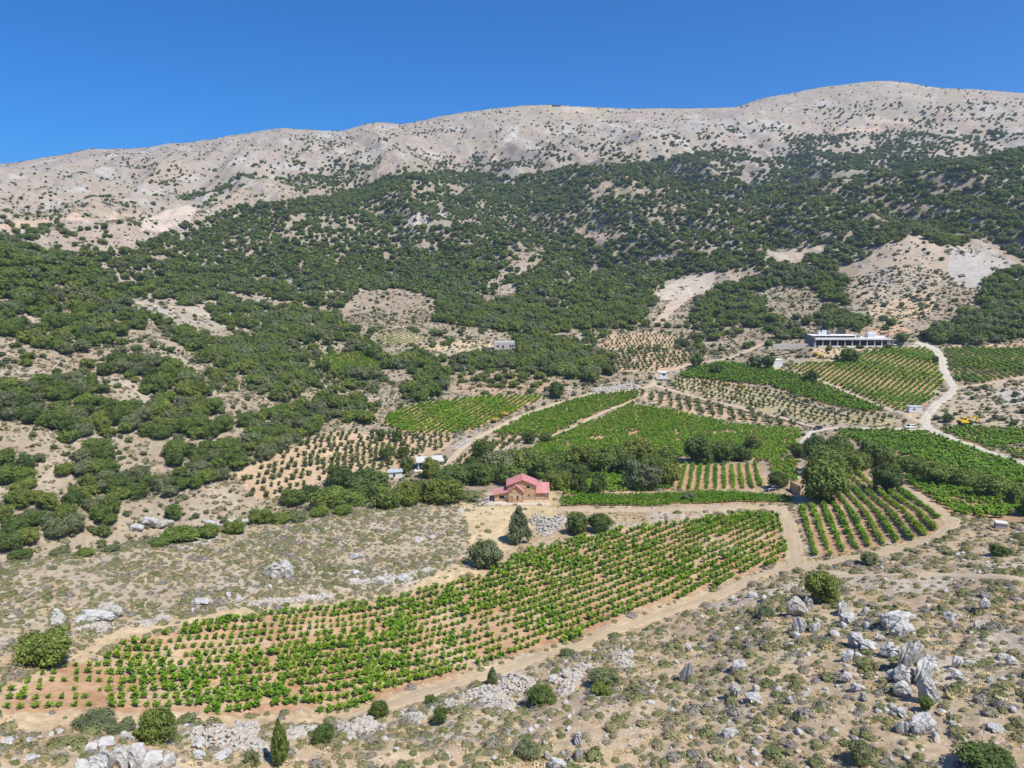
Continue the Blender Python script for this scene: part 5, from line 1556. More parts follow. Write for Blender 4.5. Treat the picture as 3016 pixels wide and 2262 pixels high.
LONE = [
 (z3, 365,1035,105,115,'rounded pale boulder on the slope below the front lane'),(z3,345,1200,85,155,'leaning pointed rock below the rounded pale boulder'),(z3,20,1100,80,230,'tall standing rock on the middle slope'),
 (z3,40,900,50,90,'small upright rock above the tall standing rock'),(z3,695,1240,48,85,'sharp little rock between scrub, mid slope'),(z3,295,1460,115,90,'flat white boulder near the bottom, middle slope'),
 (z3,1960,635,78,130,'tall fluted rock standing alone at far right'),(z3,1730,700,82,90,'overhanging boulder left of the lone fluted rock'),(z3,1910,755,72,80,'low rock below the lone fluted rock'),
 (z3,1785,1010,92,130,'ragged upright rock right of the tallest outcrop'),(z3,1785,1080,80,80,'ragged rock just under the ragged upright one'),(z3,1850,1000,90,70,'low rock right of the ragged upright one'),(z3,2060,950,84,60,'pale flat rock near the right edge'),
 (z3,2140,990,84,80,'rock by the right edge below the flat one'),(z3,1640,1470,64,70,'small rock right of the pair of pale boulders'),(z3,1990,1100,48,50,'single white stone right of the outcrops'),(z3,1265,1295,52,40,'oval stone above the pair of pale boulders'),
 (z3,475,1160,64,70,'grey rock between scrub cushions, left middle slope'),(z3,460,1230,115,70,'spread low rock under the grey one'),(z3,2030,1420,115,50,'flat rock band near the lower right corner'),(z3,455,550,72,62,'pale boulder at the lane below the vineyard corner'),
 (z3,525,575,60,60,'dark-sided boulder beside the pale one at the lane'),(z3,322,562,42,40,'small stone left of the pale boulder at the lane'),(z3,350,765,54,36,'loaf-shaped stone on the slope below the lane'),(z3,1190,750,62,66,'round rock right of the small broken outcrop'),
 (z3,985,800,72,60,'block-shaped rock left of the jagged low outcrop'),(z3,1070,1100,74,110,'lumpy upright rock above the small green shrub'),(z3,1125,1155,92,70,'tilted slab rock above the small green shrub'),(z3,1175,1220,44,92,'narrow rock beside the small green shrub'),
 (z3,1770,1395,64,40,'stone near the pair of pale boulders, right side'),(z3,1180,650,50,70,'upright rock right of the lone oak bush'),
 (z1,1480,545,54,44,'dark-topped stone on the ridge slope'),(z1,1552,575,58,48,'white block above the vineyard edge'),(z1,2030,558,64,38,'white slab among stones above the vineyard'),(z1,1250,650,42,56,'pale upright stone left of the white block'),
 (z1,1100,1645,84,125,'upright grey rock right of the large fluted outcrop'),(z1,200,1610,112,46,'long grey slab at the lower left corner'),(z1,1300,590,130,40,'flat grey ledge above the vineyard'),(z1,1290,1530,110,90,'big pale block at the left end of the rubble'),(z1,1280,1600,110,70,'flat white slab beside the rubble'),
 (z1,1435,1590,100,50,'orange-stained block in the rubble'),(z1,1290,1430,90,60,'broken slab above the rubble'),(z1,380,1430,70,36,'white stone left of the grey-green bush'),(z1,50,1500,90,50,'pale stones at the left edge, below the vineyard'),(z1,190,1490,70,40,'pale block right of the left edge stones'),
 (z2,255,445,58,40,'pale block on the vineyard bank, left'),(z2,285,415,42,40,'pointed pale stone behind the pale block'),(z2,400,440,90,50,'stone pair on the vineyard bank'),(z2,70,455,95,26,'long flat slab on the vineyard bank'),(z2,95,390,52,34,'grey stone above the flat slab'),
 (z2,590,165,70,34,'low pale rock on the ridge slope left of the cabin tree'),(z2,500,185,80,24,'flat pale stone left of the low pale rock on the ridge'),(z2,85,300,90,50,'low pale ledge on the ridge slope'),(z2,1370,1100,80,60,'dark-fronted block in the blocky heap'),
]
for zf, x, y, w, h, label in LONE:
    u, v = zf(x, y)
    place_rock(u, v, w / 2.199, h / 2.199, None, 'rock', label, 'single rocks on the near slopes')

# heaps of cleared field stones
HEAPS = [
 ('large pale heap of field stones below the lane', [(1363,2050),(1400,2030),(1460,2020),(1500,1995),(1550,1998),(1560,2020),(1515,2060),(1525,2105),(1480,2112),(1440,2092),(1380,2088)], 0.46, 0.9),
 ('heap of big blocks right of the large pale heap', [(1620,2012),(1640,1992),(1680,1972),(1740,1955),(1752,1967),(1712,1992),(1702,2032),(1660,2042)], 0.62, 0.7),
 ('pale stone heap between grey thorn bushes by the lane', [(1795,1912),(1855,1908),(1870,1960),(1872,1988),(1832,1982),(1802,1950)], 0.44, 0.5),
 ('long bank of rubble beside the large fluted outcrop', [(560,2165),(600,2148),(700,2142),(770,2142),(800,2152),(792,2202),(760,2238),(680,2222),(600,2204)], 0.46, 0.7),
 ('small rubble heap left of the large pale heap', [(1188,2102),(1230,2090),(1252,2120),(1222,2152),(1195,2140)], 0.42, 0.5),
 ('small heap of stones next to the little dark bush', [(1283,2068),(1330,2056),(1352,2082),(1302,2098)], 0.42, 0.5),
 ('tumbled white stone wall below the cabin lane', [(1568,1534),(1600,1530),(1665,1526),(1672,1560),(1622,1576),(1570,1566)], 0.55, 1.2),
 ('neat strip of white stones above the left vineyard edge', [(388,1847),(400,1832),(510,1812),(514,1826),(440,1847)], 0.42, 0.5),
 ('heap of pink and white blocks under the broad outcrop', [(218,1852),(300,1830),(350,1845),(300,1868),(240,1868)], 0.6, 0.5),
 ('line of stones along the upper bank of the vineyard', [(1015,1718),(1180,1692),(1320,1657),(1322,1672),(1190,1717),(1020,1728)], 0.55, 0.3),
 ('scattered stone line on the ridge above the vineyard', [(700,1772),(860,1760),(1000,1742),(1000,1758),(860,1778),(705,1790)], 0.6, 0.25),
 ('row of pale blocks left of the small rubble heap', [(985,2135),(1040,2115),(1100,2120),(1140,2140),(1120,2172),(1040,2178)], 0.6, 0.5),
 ('pale block heap behind the tall narrow shrub', [(840,2152),(930,2140),(950,2165),(860,2185)], 0.55, 0.6),
 ('pale rubble patch beside the dirt track bend', [(1750,1145),(1850,1132),(1890,1140),(1840,1150),(1770,1156)], 0.9, 0.5),
 ('pile of earth and stones by the track above the shelter', [(1325,1318),(1352,1300),(1385,1290),(1392,1300),(1350,1325)], 0.7, 0.8),
 ('white stone edging at the corner of the cabin terrace', [(1352,1495),(1362,1490),(1362,1512),(1356,1532),(1350,1525)], 0.5, 0.4),
]
for label, pix, step, height in HEAPS:
    px_ = np.array(resample(np.array(pix + pix[:1], float), 7.0))[:-1]
    cc_ = px_.mean(0)
    an_ = np.arctan2(px_[:, 1] - cc_[1], px_[:, 0] - cc_[0])
    px_ = cc_ + (px_ - cc_) * (1 + 0.30 * vnoise(an_ * 2.5 + 9, an_ * 0 + len(label), 77) + 0.18 * vnoise(an_ * 7 + 30, an_ * 0 + len(label), 78))[:, None]
    poly = raycast(px_[:, 0], px_[:, 1])[:, :2]
    c = poly.mean(0)
    lo, hi = poly.min(0), poly.max(0)
    t = thing('stone_heap', label, 'stones', (c[0], c[1], float(hz(c[0], c[1])[0])))
    x, y = jitter_grid(lo[0], hi[0], lo[1], hi[1], step, 0.5, rk)
    m = inpoly(x, y, poly)
    x, y = x[m], y[m]
    z = hz(x, y)
    e = np.min([np.hypot(x - (a[0] * (1 - f) + b[0] * f), y - (a[1] * (1 - f) + b[1] * f)) for a, b in zip(poly, np.roll(poly, -1, 0)) for f in (0, .5)], axis=0)
    lift = height * smooth(0, 1.8, e) * (0.8 + 0.4 * rk.random(len(x)))
    idx = rk.permutation(len(x))
    for i in idx[:160]:
        s = step * rk.uniform(0.42, 0.85)
        obj('stone', STONE[rk.integers(6)], t, Vector((x[i], y[i], z[i] + lift[i] + 0.1)) - t.location, (rk.uniform(-0.6, 0.6), rk.uniform(-0.6, 0.6), rk.uniform(0, 6.28)), (s, s, s))
    # the mass of small stones beneath
    xs, ys = jitter_grid(lo[0], hi[0], lo[1], hi[1], step * 0.62, 0.5, rk)
    m = inpoly(xs, ys, poly)
    xs, ys = xs[m], ys[m]
    zs = hz(xs, ys)
    e = np.min([np.hypot(xs - (a[0] * (1 - f) + b[0] * f), ys - (a[1] * (1 - f) + b[1] * f)) for a, b in zip(poly, np.roll(poly, -1, 0)) for f in (0, .5)], axis=0)
    V, F, o = [], [], 0
    for k in range(len(xs)):
        s = step * rk.uniform(0.35, 0.6)
        q = ICO1_V * s * (1 + 0.2 * rk.normal(size=(len(ICO1_V), 1))) * np.array([1, 1, 0.75]) + np.array([xs[k], ys[k], zs[k] + 0.8 * height * smooth(0, 1.8, e[k])])
        V.append(q - np.array(t.location)); F.append(ICO1_F + o); o += len(q)
    if V:
        tag(obj('rubble', new_mesh('rubble', np.concatenate(V), np.concatenate(F), [MATS['rubble']], False, check=False), t), kind='stuff')
    for k in range(0, len(x), 3):
        SPOTS.append((x[k], y[k], 0.6))

# ------------------------------------------------------------------ loose stones and thorny scrub over the slopes
spots = np.array(SPOTS)
MARKS = []
for label, zf, pieces in OUTCROPS:
    MARKS.append((*zf(np.mean([q[0] for q in pieces]), np.mean([q[1] for q in pieces])), 'the ' + label.split(',')[0]))
for zf, x, y, w, h, label in LONE:
    MARKS.append((*zf(x, y), 'the ' + label.split(',')[0]))
for label, pix, *_ in HEAPS:
    MARKS.append((*np.mean(pix, 0), 'the ' + label))
for e in HAND[None]:
    if e[1] > 1560:
        MARKS.append((e[0], e[1], 'the ' + e[5].split(',')[0]))
mk = np.array([m[:2] for m in MARKS])
def sector(u, v):
    """where a small thing lies, told from the nearest named rock, heap or bush"""
    i = int(np.argmin(np.hypot(mk[:, 0] - u, (mk[:, 1] - v) * 1.4)))
    du, dv = u - mk[i, 0], (v - mk[i, 1]) * 1.4
    far = 'well ' if math.hypot(du, dv) > 70 else ''
    w = ('right of' if du > 0 else 'left of') if abs(du) > abs(dv) else ('below' if dv > 0 else 'above')
    return ' '.join((far + w + ' ' + MARKS[i][2]).split()[:13])

def free(x, y, pad_=0.0):
    bad = in_fields(x, y) | (road_dist(x, y) < 0.25) | near_pads(x, y, 0.0)
    for pix, c, st in PATCHES[:8] + PATCHES[9:10]:
        q = pw(pix)
        bad |= inpoly(x, y, q) & (rk.random(len(x)) < 0.86)
    return ~bad
def cover(t0, t1, azr, spacing, rr, dens, seed, rmax=9e9):
    """candidate points on terrain stations t0..t1"""
    r = np.random.default_rng(seed)
    m = (TT > t0) & (TT < t1) & (AZ[:, None] > azr[0]) & (AZ[:, None] < azr[1])
    lo = np.array([XX[m].min(), YY[m].min()]); hi = np.array([XX[m].max(), YY[m].max()])
    x, y = jitter_grid(lo[0], hi[0], lo[1], hi[1], spacing, 0.5, r)
    a = np.arctan2(x, y)
    k = (a > azr[0]) & (a < azr[1])
    x, y = x[k], y[k]
    t = station(x, y)
    g = 0.5 + 0.5 * fbm(x / 8, y / 8, 3, seed)
    k = (t > t0) & (t < t1) & (r.random(len(x)) < dens * (0.5 + 0.65 * smooth(0.32, 0.62, g)))
    x, y = x[k], y[k]
    z = hz(x, y)
    ok, u, v, d = visible(x, y, z + 0.3, 1.5)
    ok &= free(x, y)
    x, y, z, u, v, d = x[ok], y[ok], z[ok], u[ok], v[ok], d[ok]
    rad_ = np.clip(r.lognormal(math.log(rr), 0.48, len(x)), rr * 0.4, rr * 2.6)
    return np.stack([x, y, z, rad_, u, v, d], 1)
full = (rad(-41), rad(41))
A = [cover(0.9, 2.05, full, 0.9, 0.40, 0.6, 301),
     cover(2.05, 4.35, (rad(-41), rad(-2)), 0.76, 0.34, 0.78, 302),
     cover(2.05, 3.2, (rad(16), rad(41)), 0.95, 0.42, 0.6, 303),
     cover(3.0, 4.4, (rad(-2), rad(14)), 1.5, 0.36, 0.35, 304)]
B = [cover(4.6, 10.0, (rad(-38), rad(-6)), 1.6, 0.62, 0.8, 305),
     cover(5.0, 10.5, (rad(-6), rad(38)), 1.9, 0.66, 0.7, 306)]
D = [cover(9.8, 13.2, (rad(-41), rad(41)), 3.4, 0.85, 0.5, 307), cover(13.2, 15.95, (rad(-41), rad(41)), 7.0, 0.85, 0.3, 308)]
A, B, D = np.concatenate(A), np.concatenate(B), np.concatenate(D)
order = np.argsort(-(A[:, 3] / A[:, 6]) * ((A[:, 4] > 5) & (A[:, 4] < PW_ - 5) & (A[:, 5] < PH_ - 5)))
NAMES = ['olive-brown thorny cushion', 'low rounded scrub cushion', 'dry spiny scrub mound']
fam_all = CUSHION + CUSHION_GREY + CUSHION_GREEN
def pick_fam(n, r):
    j = r.random(n)
    gcl = r.integers(0, 100, n)
    return np.where(j < 0.62, gcl % 5, np.where(j < 0.76, 5 + gcl % 3, 8 + gcl % 4))
fi = pick_fam(len(A), rk)
for i in order[:300]:
    x, y, z, r_, u, v, d = A[i]
    nm = 'brown thorny' if fi[i] < 5 else ('grey thorny' if fi[i] < 8 else 'green scrub')
    o = obj('scrub_cushion', fam_all[fi[i]], None, (x, y, z - 0.05), (0, 0, rk.uniform(0, 6.28)), (r_ * 1.1, r_ * 1.1, r_ * rk.uniform(0.75, 1.15)))
    tag(o, '%s cushion %s' % (nm, sector(u, v)), 'scrub', 'large scrub cushions on the near slopes')
q = order[300:]
instancer('scrub', 'small thorny scrub cushions dotting the near slopes', fam_all, A[q, :3], rk.uniform(0, 6.28, len(q)), np.stack([A[q, 3] * 1.1, A[q, 3] * 1.1, A[q, 3] * 0.9], 1), fi[q])
instancer('hillside_scrub', 'low grey-green scrub scattered over the left hill and valley', CUSHION_LO + CROWN[('olive', 'lo')][:3], B[:, :3], rk.uniform(0, 6.28, len(B)), np.stack([B[:, 3], B[:, 3], B[:, 3] * 0.8], 1), np.where(rk.random(len(B)) < 0.7, rk.integers(0, 4, len(B)), rk.integers(4, 7, len(B))))
instancer('mountain_scrub', 'low bushes and thorn scrub speckling the mountain slopes', CUSHION_LO + [m for k in ('oak', 'olive') for m in CROWN[(k, 'lo')][:2]], D[:, :3], rk.uniform(0, 6.28, len(D)), np.stack([D[:, 3], D[:, 3], D[:, 3] * 0.8], 1), np.where(rk.random(len(D)) < 0.6, rk.integers(0, 4, len(D)), rk.integers(4, 8, len(D))))
# dry grass
G = np.concatenate([cover(0.9, 4.4, full, 1.2, 0.34, 0.5, 311)])
instancer('dry_grass', 'tufts of dry straw-coloured grass', TUFT, G[:, :3], rk.uniform(0, 6.28, len(G)), G[:, 3] * 1.2, rk.integers(0, 4, len(G)))
# loose stones
S = np.concatenate([cover(0.9, 2.2, full, 1.15, 0.17, 0.5, 321), cover(2.2, 4.3, (rad(-41), rad(-2)), 1.6, 0.17, 0.35, 322), cover(2.0, 3.2, (rad(16), rad(41)), 1.4, 0.18, 0.4, 323)])
order = np.argsort(-(S[:, 3] / S[:, 6]) * ((S[:, 4] > 5) & (S[:, 4] < PW_ - 5) & (S[:, 5] < PH_ - 5)))
st_f = ROCK + STONE
for i in order[:240]:
    x, y, z, r_, u, v, d = S[i]
    k = rk.integers(len(st_f))
    o = obj('loose_stone', st_f[k], None, (x, y, z + r_ * 0.25), (rk.normal(0, 0.3), rk.normal(0, 0.3), rk.uniform(0, 6.28)), (r_ * 1.2, r_ * 1.2, r_ * 1.1))
    tag(o, 'loose %s stone %s' % ('grey' if k < len(ROCK) else 'pale', sector(u, v)), 'stone', 'loose stones on the near slopes')
q = order[240:]
instancer('loose_stones', 'small limestone fragments strewn over the near slopes', st_f, S[q, :3] + np.array([0, 0, 0.03]), rk.uniform(0, 6.28, len(q)), S[q, 3], rk.integers(0, len(st_f), len(q)))
print('scrub', len(A), len(B), len(D), 'grass', len(G), 'stones', len(S))
# rocks showing through the mountain wood
def mountain_rocks():
    r = np.random.default_rng(331)
    out = []
    for cu, cv, ru, rv in [(1540,770,130,50),(1310,650,80,22),(1260,660,60,14),(2000,640,60,30),(1480,860,100,40),(2180,500,120,34),(1950,760,40,20),(620,790,60,20),(800,830,80,16),(1160,470,60,20),(2840,745,60,14),(1870,430,70,30),(2400,480,60,16),(430,900,60,16),(700,850,60,20),(1790,690,50,20),(500,560,200,40),(1300,450,260,30),(1900,400,200,25),(2700,430,200,30),(2300,400,160,30),(1600,440,200,24),(250,600,200,30),(900,470,150,30),(2650,790,120,70),(1140,900,80,40)]:
        n = int(26 * (ru * rv / 3000) ** 0.5) + 10
        a, f = r.uniform(0, 6.28, n), np.sqrt(r.random(n))
        p = raycast(cu + ru * f * np.cos(a), cv + rv * f * np.sin(a))
        for q_ in p:
            out.append((*q_, r.uniform(0.6, 1.7)))
    out = np.array(out)
    bad = in_fields(out[:, 0], out[:, 1])
    out = out[~bad]
    instancer('mountain_rocks', 'grey limestone crags showing through the mountain forest', ROCK_BIG + ROCK_TALL, out[:, :3], r.uniform(0, 6.28, len(out)), np.stack([out[:, 3], out[:, 3], out[:, 3] * 0.9], 1), r.integers(0, 10, len(out)))
mountain_rocks()
# ------------------------------------------------------------------ building helpers
CUBE = {}
def cube(mat):
    if mat.name not in CUBE:
        v = [(x, y, z) for x in (-0.5, 0.5) for y in (-0.5, 0.5) for z in (-0.5, 0.5)]
        f = [(0, 1, 3, 2), (4, 6, 7, 5), (0, 4, 5, 1), (2, 3, 7, 6), (0, 2, 6, 4), (1, 5, 7, 3)]
        CUBE[mat.name] = new_mesh('block', v, f, [mat])
    return CUBE[mat.name]
def box(name, x0, x1, y0, y1, z0, z1, mat, parent, rot=None):
    return obj(name, cube(mat), parent, ((x0 + x1) / 2, (y0 + y1) / 2, (z0 + z1) / 2), rot, (x1 - x0, y1 - y0, z1 - z0))
def slab(name, c, th, mat, parent):
    """four corners (counter-clockwise from outside), thickness inwards"""
    p = [Vector(q) for q in c]
    n = (p[1] - p[0]).cross(p[3] - p[0]).normalized()
    v = [tuple(q) for q in p] + [tuple(q - n * th) for q in p]
    f = [(0, 1, 2, 3), (7, 6, 5, 4)] + [(i, i + 4, (i + 1) % 4 + 4, (i + 1) % 4) for i in range(4)]
    return obj(name, new_mesh(name, v, f, [mat]), parent)
def wall_holes(name, w, h, th, holes, mat, parent, loc=(0, 0, 0), rz=0.0):
    """wall in its own x-z plane with real openings; holes = (x0, x1, z0, z1)"""
    xs = sorted({0, w, *[q for a in holes for q in a[:2]]})
    zs = sorted({0, h, *[q for a in holes for q in a[2:]]})
    solid = [[not any(a[0] <= (xs[i] + xs[i + 1]) / 2 <= a[1] and a[2] <= (zs[j] + zs[j + 1]) / 2 <= a[3] for a in holes) for j in range(len(zs) - 1)] for i in range(len(xs) - 1)]
    V, F = [], []
    def quad(*p):
        o = len(V); V.extend(p); F.append((o, o + 1, o + 2, o + 3))
    for i in range(len(xs) - 1):
        for j in range(len(zs) - 1):
            if not solid[i][j]:
                continue
            a, b, c, d = xs[i], xs[i + 1], zs[j], zs[j + 1]
            quad((a, 0, c), (b, 0, c), (b, 0, d), (a, 0, d))
            quad((b, th, c), (a, th, c), (a, th, d), (b, th, d))
            for di, dj, q in ((-1, 0, ((a, th, c), (a, 0, c), (a, 0, d), (a, th, d))), (1, 0, ((b, 0, c), (b, th, c), (b, th, d), (b, 0, d))),
                              (0, -1, ((a, th, c), (b, th, c), (b, 0, c), (a, 0, c))), (0, 1, ((a, 0, d), (b, 0, d), (b, th, d), (a, th, d)))):
                ii_, jj_ = i + di, j + dj
                if not (0 <= ii_ < len(xs) - 1 and 0 <= jj_ < len(zs) - 1) or not solid[ii_][jj_]:
                    quad(*q)
    return obj(name, new_mesh(name, V, F, [mat]), parent, loc, (0, 0, rz))

def wood_material(name, stops):
    g = NT(name)
    oi = g.n('ShaderNodeObjectInfo')
    tc = g.n('ShaderNodeTexCoord')
    c = g.ramp(oi.outputs['Random'], stops)
    n = g.noise(g.pos(), 2.2, 4, 0.6)
    c = g.mix(1.0, c, g.ramp(n, [(0.3, (0.72, 0.70, 0.68)), (0.7, (1.22, 1.22, 1.22))]), 'MULTIPLY')
    g.base(c)
    g.b.inputs['Roughness'].default_value = 0.8
    return g.m
MATS['board'] = wood_material('weathered_board', [(0.0, (0.538, 0.320, 0.154)), (0.2, (0.640, 0.435, 0.243)), (0.4, (0.461, 0.307, 0.192)), (0.55, (0.704, 0.576, 0.422)), (0.7, (0.512, 0.422, 0.346)), (0.85, (0.614, 0.346, 0.154)), (1.0, (0.422, 0.371, 0.333))])
MATS['orange_wood'] = wood_material('orange_wood', [(0.0, (0.46, 0.25, 0.10)), (1.0, (0.52, 0.31, 0.14))])
MATS['deck'] = wood_material('pale_deck', [(0.0, (0.55, 0.49, 0.42)), (1.0, (0.62, 0.56, 0.49))])
MATS['fence_wood'] = wood_material('fence_board', [(0.0, (0.50, 0.34, 0.17)), (1.0, (0.58, 0.42, 0.23))])
def roof_material(name, col):
    g = NT(name)
    n = g.noise(g.pos(), 0.9, 4, 0.6)
    oi = g.n('ShaderNodeObjectInfo')
    c = g.mix(1.0, col, g.ramp(n, [(0.3, (0.85, 0.85, 0.85)), (0.7, (1.1, 1.1, 1.1))]), 'MULTIPLY')
    c = g.mix(1.0, c, g.ramp(oi.outputs['Random'], [(0.0, (0.9, 0.9, 0.9)), (1.0, (1.08, 1.08, 1.08))]), 'MULTIPLY')
    g.base(c)
    g.b.inputs['Roughness'].default_value = 0.42
    g.b.inputs['Specular IOR Level'].default_value = 0.5
    return g.m
MATS['pink_roof'] = roof_material('pink_metal_roof', (0.60, 0.27, 0.25))
MATS['white'] = simple('white_render', (0.76, 0.75, 0.72), 0.7, 0.7, 0.06)
MATS['white_metal'] = simple('white_metal', (0.74, 0.76, 0.77), 0.45, 0.8, 0.05, 0.4)
MATS['concrete'] = simple('concrete', (0.46, 0.44, 0.41), 0.9, 1.3, 0.16, 0.2, 0.0, 0.2)
MATS['pale_concrete'] = simple('pale_concrete', (0.60, 0.57, 0.52), 0.9, 1.0, 0.12, 0.2)
MATS['block_wall'] = simple('block_wall', (0.58, 0.53, 0.47), 0.95, 2.0, 0.16, 0.2, 0.0, 0.3)
MATS['grey_wall'] = simple('grey_wall', (0.22, 0.23, 0.24), 0.85, 1.0, 0.1)
MATS['grey_roof'] = simple('grey_tin', (0.50, 0.54, 0.57), 0.4, 1.0, 0.1, 0.5)
MATS['dark_steel'] = simple('dark_steel', (0.06, 0.06, 0.065), 0.5)
MATS['interior'] = simple('interior', (0.20, 0.17, 0.15), 0.9)
MATS['glass'] = simple('window_glass', (0.016, 0.018, 0.022), 0.25, None, 0, 0.2)
MATS['pale_blue'] = simple('pale_blue_panel', (0.55, 0.64, 0.70), 0.5)
MATS['tarp'] = simple('turquoise_tarp', (0.35, 0.62, 0.66), 0.6, 2.0, 0.2)

# ------------------------------------------------------------------ wooden cabin
def cabin():
    base = PADS['cabin'][2]
    C = thing('wooden_cabin', 'wooden cabin of weathered boards under pink metal roofs', 'cabin', (base.x, base.y, PADS['cabin'][0].z))
    C.scale = (1.08, 1.08, 1.0)
    box('foundation', -3.3, 6.7, 0.72, 4.9, -0.5, 0.10, MATS['block_wall'], C)
    box('foundation', -6.45, 0.55, -0.74, 0.70, -0.5, 0.098, MATS['block_wall'], C)
    BH = 0.23
    def boarded(wname, x0, x1, y, zt, holes, z0=0.1, flip=1):
        """front wall: backing sheet with openings, and every board; zt(x) is the wall's top edge"""
        ztop = max(zt(x0), zt(x1), zt((x0 + x1) / 2))
        w = obj(wname, None, C) if False else None
        # backing polygon built in strips so that gables follow the roof
        xs = sorted({x0, x1, *[h[0] for h in holes], *[h[1] for h in holes], *np.linspace(x0, x1, 9).tolist()})
        V, F = [], []
        for a, b in zip(xs[:-1], xs[1:]):
            segs, z = [], z0
            for h in sorted([h for h in holes if h[0] <= (a + b) / 2 <= h[1]], key=lambda q: q[2]):
                segs.append((z, h[2])); z = h[3]
            segs.append((z, None))
            for lo, hi in segs:
                o = len(V)
                ta, tb = (zt(a), zt(b)) if hi is None else (hi, hi)
                V += [(a, y + 0.06, lo), (b, y + 0.06, lo), (b, y + 0.06, tb), (a, y + 0.06, ta)]
                F.append((o, o + 1, o + 2, o + 3))
        w = obj('wall', new_mesh('wall', V, F, [MATS['interior']]), C)
        z = z0
        while z < ztop - 0.05:
            zc, ze = z + BH / 2, min(z + BH - 0.012, ztop)
            iv = []
            n = 60
            xx = np.linspace(x0, x1, n + 1)
            inside = [zt(q) >= ze - 0.02 for q in xx]
            if any(inside):
                k0 = inside.index(True); k1 = n - inside[::-1].index(True)
                iv = [(xx[k0], xx[k1])]
            for h in holes:
                if h[2] < zc < h[3]:
                    nv = []
                    for a, b in iv:
                        if h[1] <= a or h[0] >= b:
                            nv.append((a, b))
                        else:
                            if h[0] > a: nv.append((a, h[0]))
                            if h[1] < b: nv.append((h[1], b))
                    iv = nv
            for a, b in iv:
                # boards come in random lengths
                cuts = [a]
                while b - cuts[-1] > 2.6:
                    cuts.append(cuts[-1] + random.uniform(1.3, 2.4))
                cuts.append(b)
                for p, q in zip(cuts[:-1], cuts[1:]):
                    if q - p > 0.06:
                        box('board', p + 0.004, q - 0.004, y - 0.03 + random.uniform(-0.008, 0.008), y + 0.05, z, ze, MATS['board'], w)
            z += BH
        return w
    def roof(name, planes, sheets_along):
        """planes: corners eave-left, eave-right, ridge-right, ridge-left; every sheet a piece with a raised seam"""
        R = None
        for k, (a, b, c, d) in enumerate(planes):
            a, b, c, d = Vector(a), Vector(b), Vector(c), Vector(d)
            if R is None:
                R = slab('roof', (a - Vector((0, 0, .05)), b - Vector((0, 0, .05)), c - Vector((0, 0, .05)), d - Vector((0, 0, .05))), 0.06, MATS['orange_wood'], C)
            else:
                slab('roof', (a - Vector((0, 0, .05)), b - Vector((0, 0, .05)), c - Vector((0, 0, .05)), d - Vector((0, 0, .05))), 0.06, MATS['orange_wood'], C)
            n = sheets_along[k]
            for i in range(n):
                f0, f1 = i / n + 0.004, (i + 1) / n - 0.004
                slab('roof_sheet', (a.lerp(b, f0), a.lerp(b, f1), d.lerp(c, f1), d.lerp(c, f0)), 0.035, MATS['pink_roof'], R)
                g0 = (i + 1) / n - 0.012
                up = (b - a).cross(d - a).normalized() * 0.05
                if i < n - 1:
                    slab('seam', (a.lerp(b, g0) + up, a.lerp(b, g0 + 0.024) + up, d.lerp(c, g0 + 0.024) + up, d.lerp(c, g0) + up), 0.05, MATS['pink_roof'], R)
        return R
    # main block
    mx0, mx1, my0, my1 = -3.2, 3.6, 0.8, 4.9
    rx, ez, rz_ = 0.3, 4.25, 5.75
    def zmain(x):
        return ez + (rz_ - ez) * (1 - abs(x - rx) / ((rx - mx0) if x < rx else (mx1 - rx)))
    boarded('wall', mx0, mx1, my0, zmain, [(1.30, 2.05, 3.35, 4.05), (1.70, 2.05, 1.15, 1.80)])
    for sx, sgn in ((mx0, 1), (mx1, -1)):
        s = obj('wall', new_mesh('wall', [(sx, my0, 0.1), (sx, my1, 0.1), (sx, my1, ez), (sx, my0, ez)], [(0, 1, 2, 3)], [MATS['interior']]), C)
        z = 0.1
        while z < ez:
            box('board', sx - 0.05, sx + 0.05, my0, my1, z, min(z + BH - 0.012, ez), MATS['board'], s)
            z += BH
    bk = obj('wall', new_mesh('wall', [(mx0, my1, 0.1), (mx1, my1, 0.1), (mx1, my1, ez), (rx, my1, rz_), (mx0, my1, ez)], [(0, 1, 2, 3, 4)], [MATS['board']]), C)
    fy, by = my0 - 0.45, my1 + 0.45
    sl, sr_ = (rz_ - ez) / (rx - mx0), (rz_ - ez) / (mx1 - rx)
    el, er = mx0 - 0.42, mx1 + 0.42
    zl, zr = ez - 0.42 * sl + 0.12, ez - 0.42 * sr_ + 0.12
    roof('roof', [((el, by, zl), (el, fy, zl), (rx, fy, rz_ + 0.12), (rx, by, rz_ + 0.12)), ((er, fy, zr), (er, by, zr), (rx, by, rz_ + 0.12), (rx, fy, rz_ + 0.12))], [7, 7])
    # gabled porch
    px0, px1, py = -2.95, 0.48, -0.7
    prx, pez, prz = -1.25, 3.15, 4.75
    def zpor(x):
        return pez + (prz - pez) * (1 - abs(x - prx) / ((prx - px0) if x < prx else (px1 - prx)))
    boarded('wall', px0, px1, py, zpor, [(-2.85, -1.95, 0.1, 2.02), (-1.02, -0.68, 0.8, 1.9)])
    for sx in (px0, px1):
        s = obj('wall', new_mesh('wall', [(sx, py, 0.1), (sx, my0, 0.1), (sx, my0, pez), (sx, py, pez)], [(0, 1, 2, 3)], [MATS['interior']]), C)
        z = 0.1
        while z < pez:
            box('board', sx - 0.05, sx + 0.05, py, my0, z, min(z + BH - 0.012, pez), MATS['board'], s)
            z += BH
    s1, s2 = (prz - pez) / (prx - px0), (prz - pez) / (px1 - prx)
    a0, a1 = px0 - 0.3, px1 + 0.3
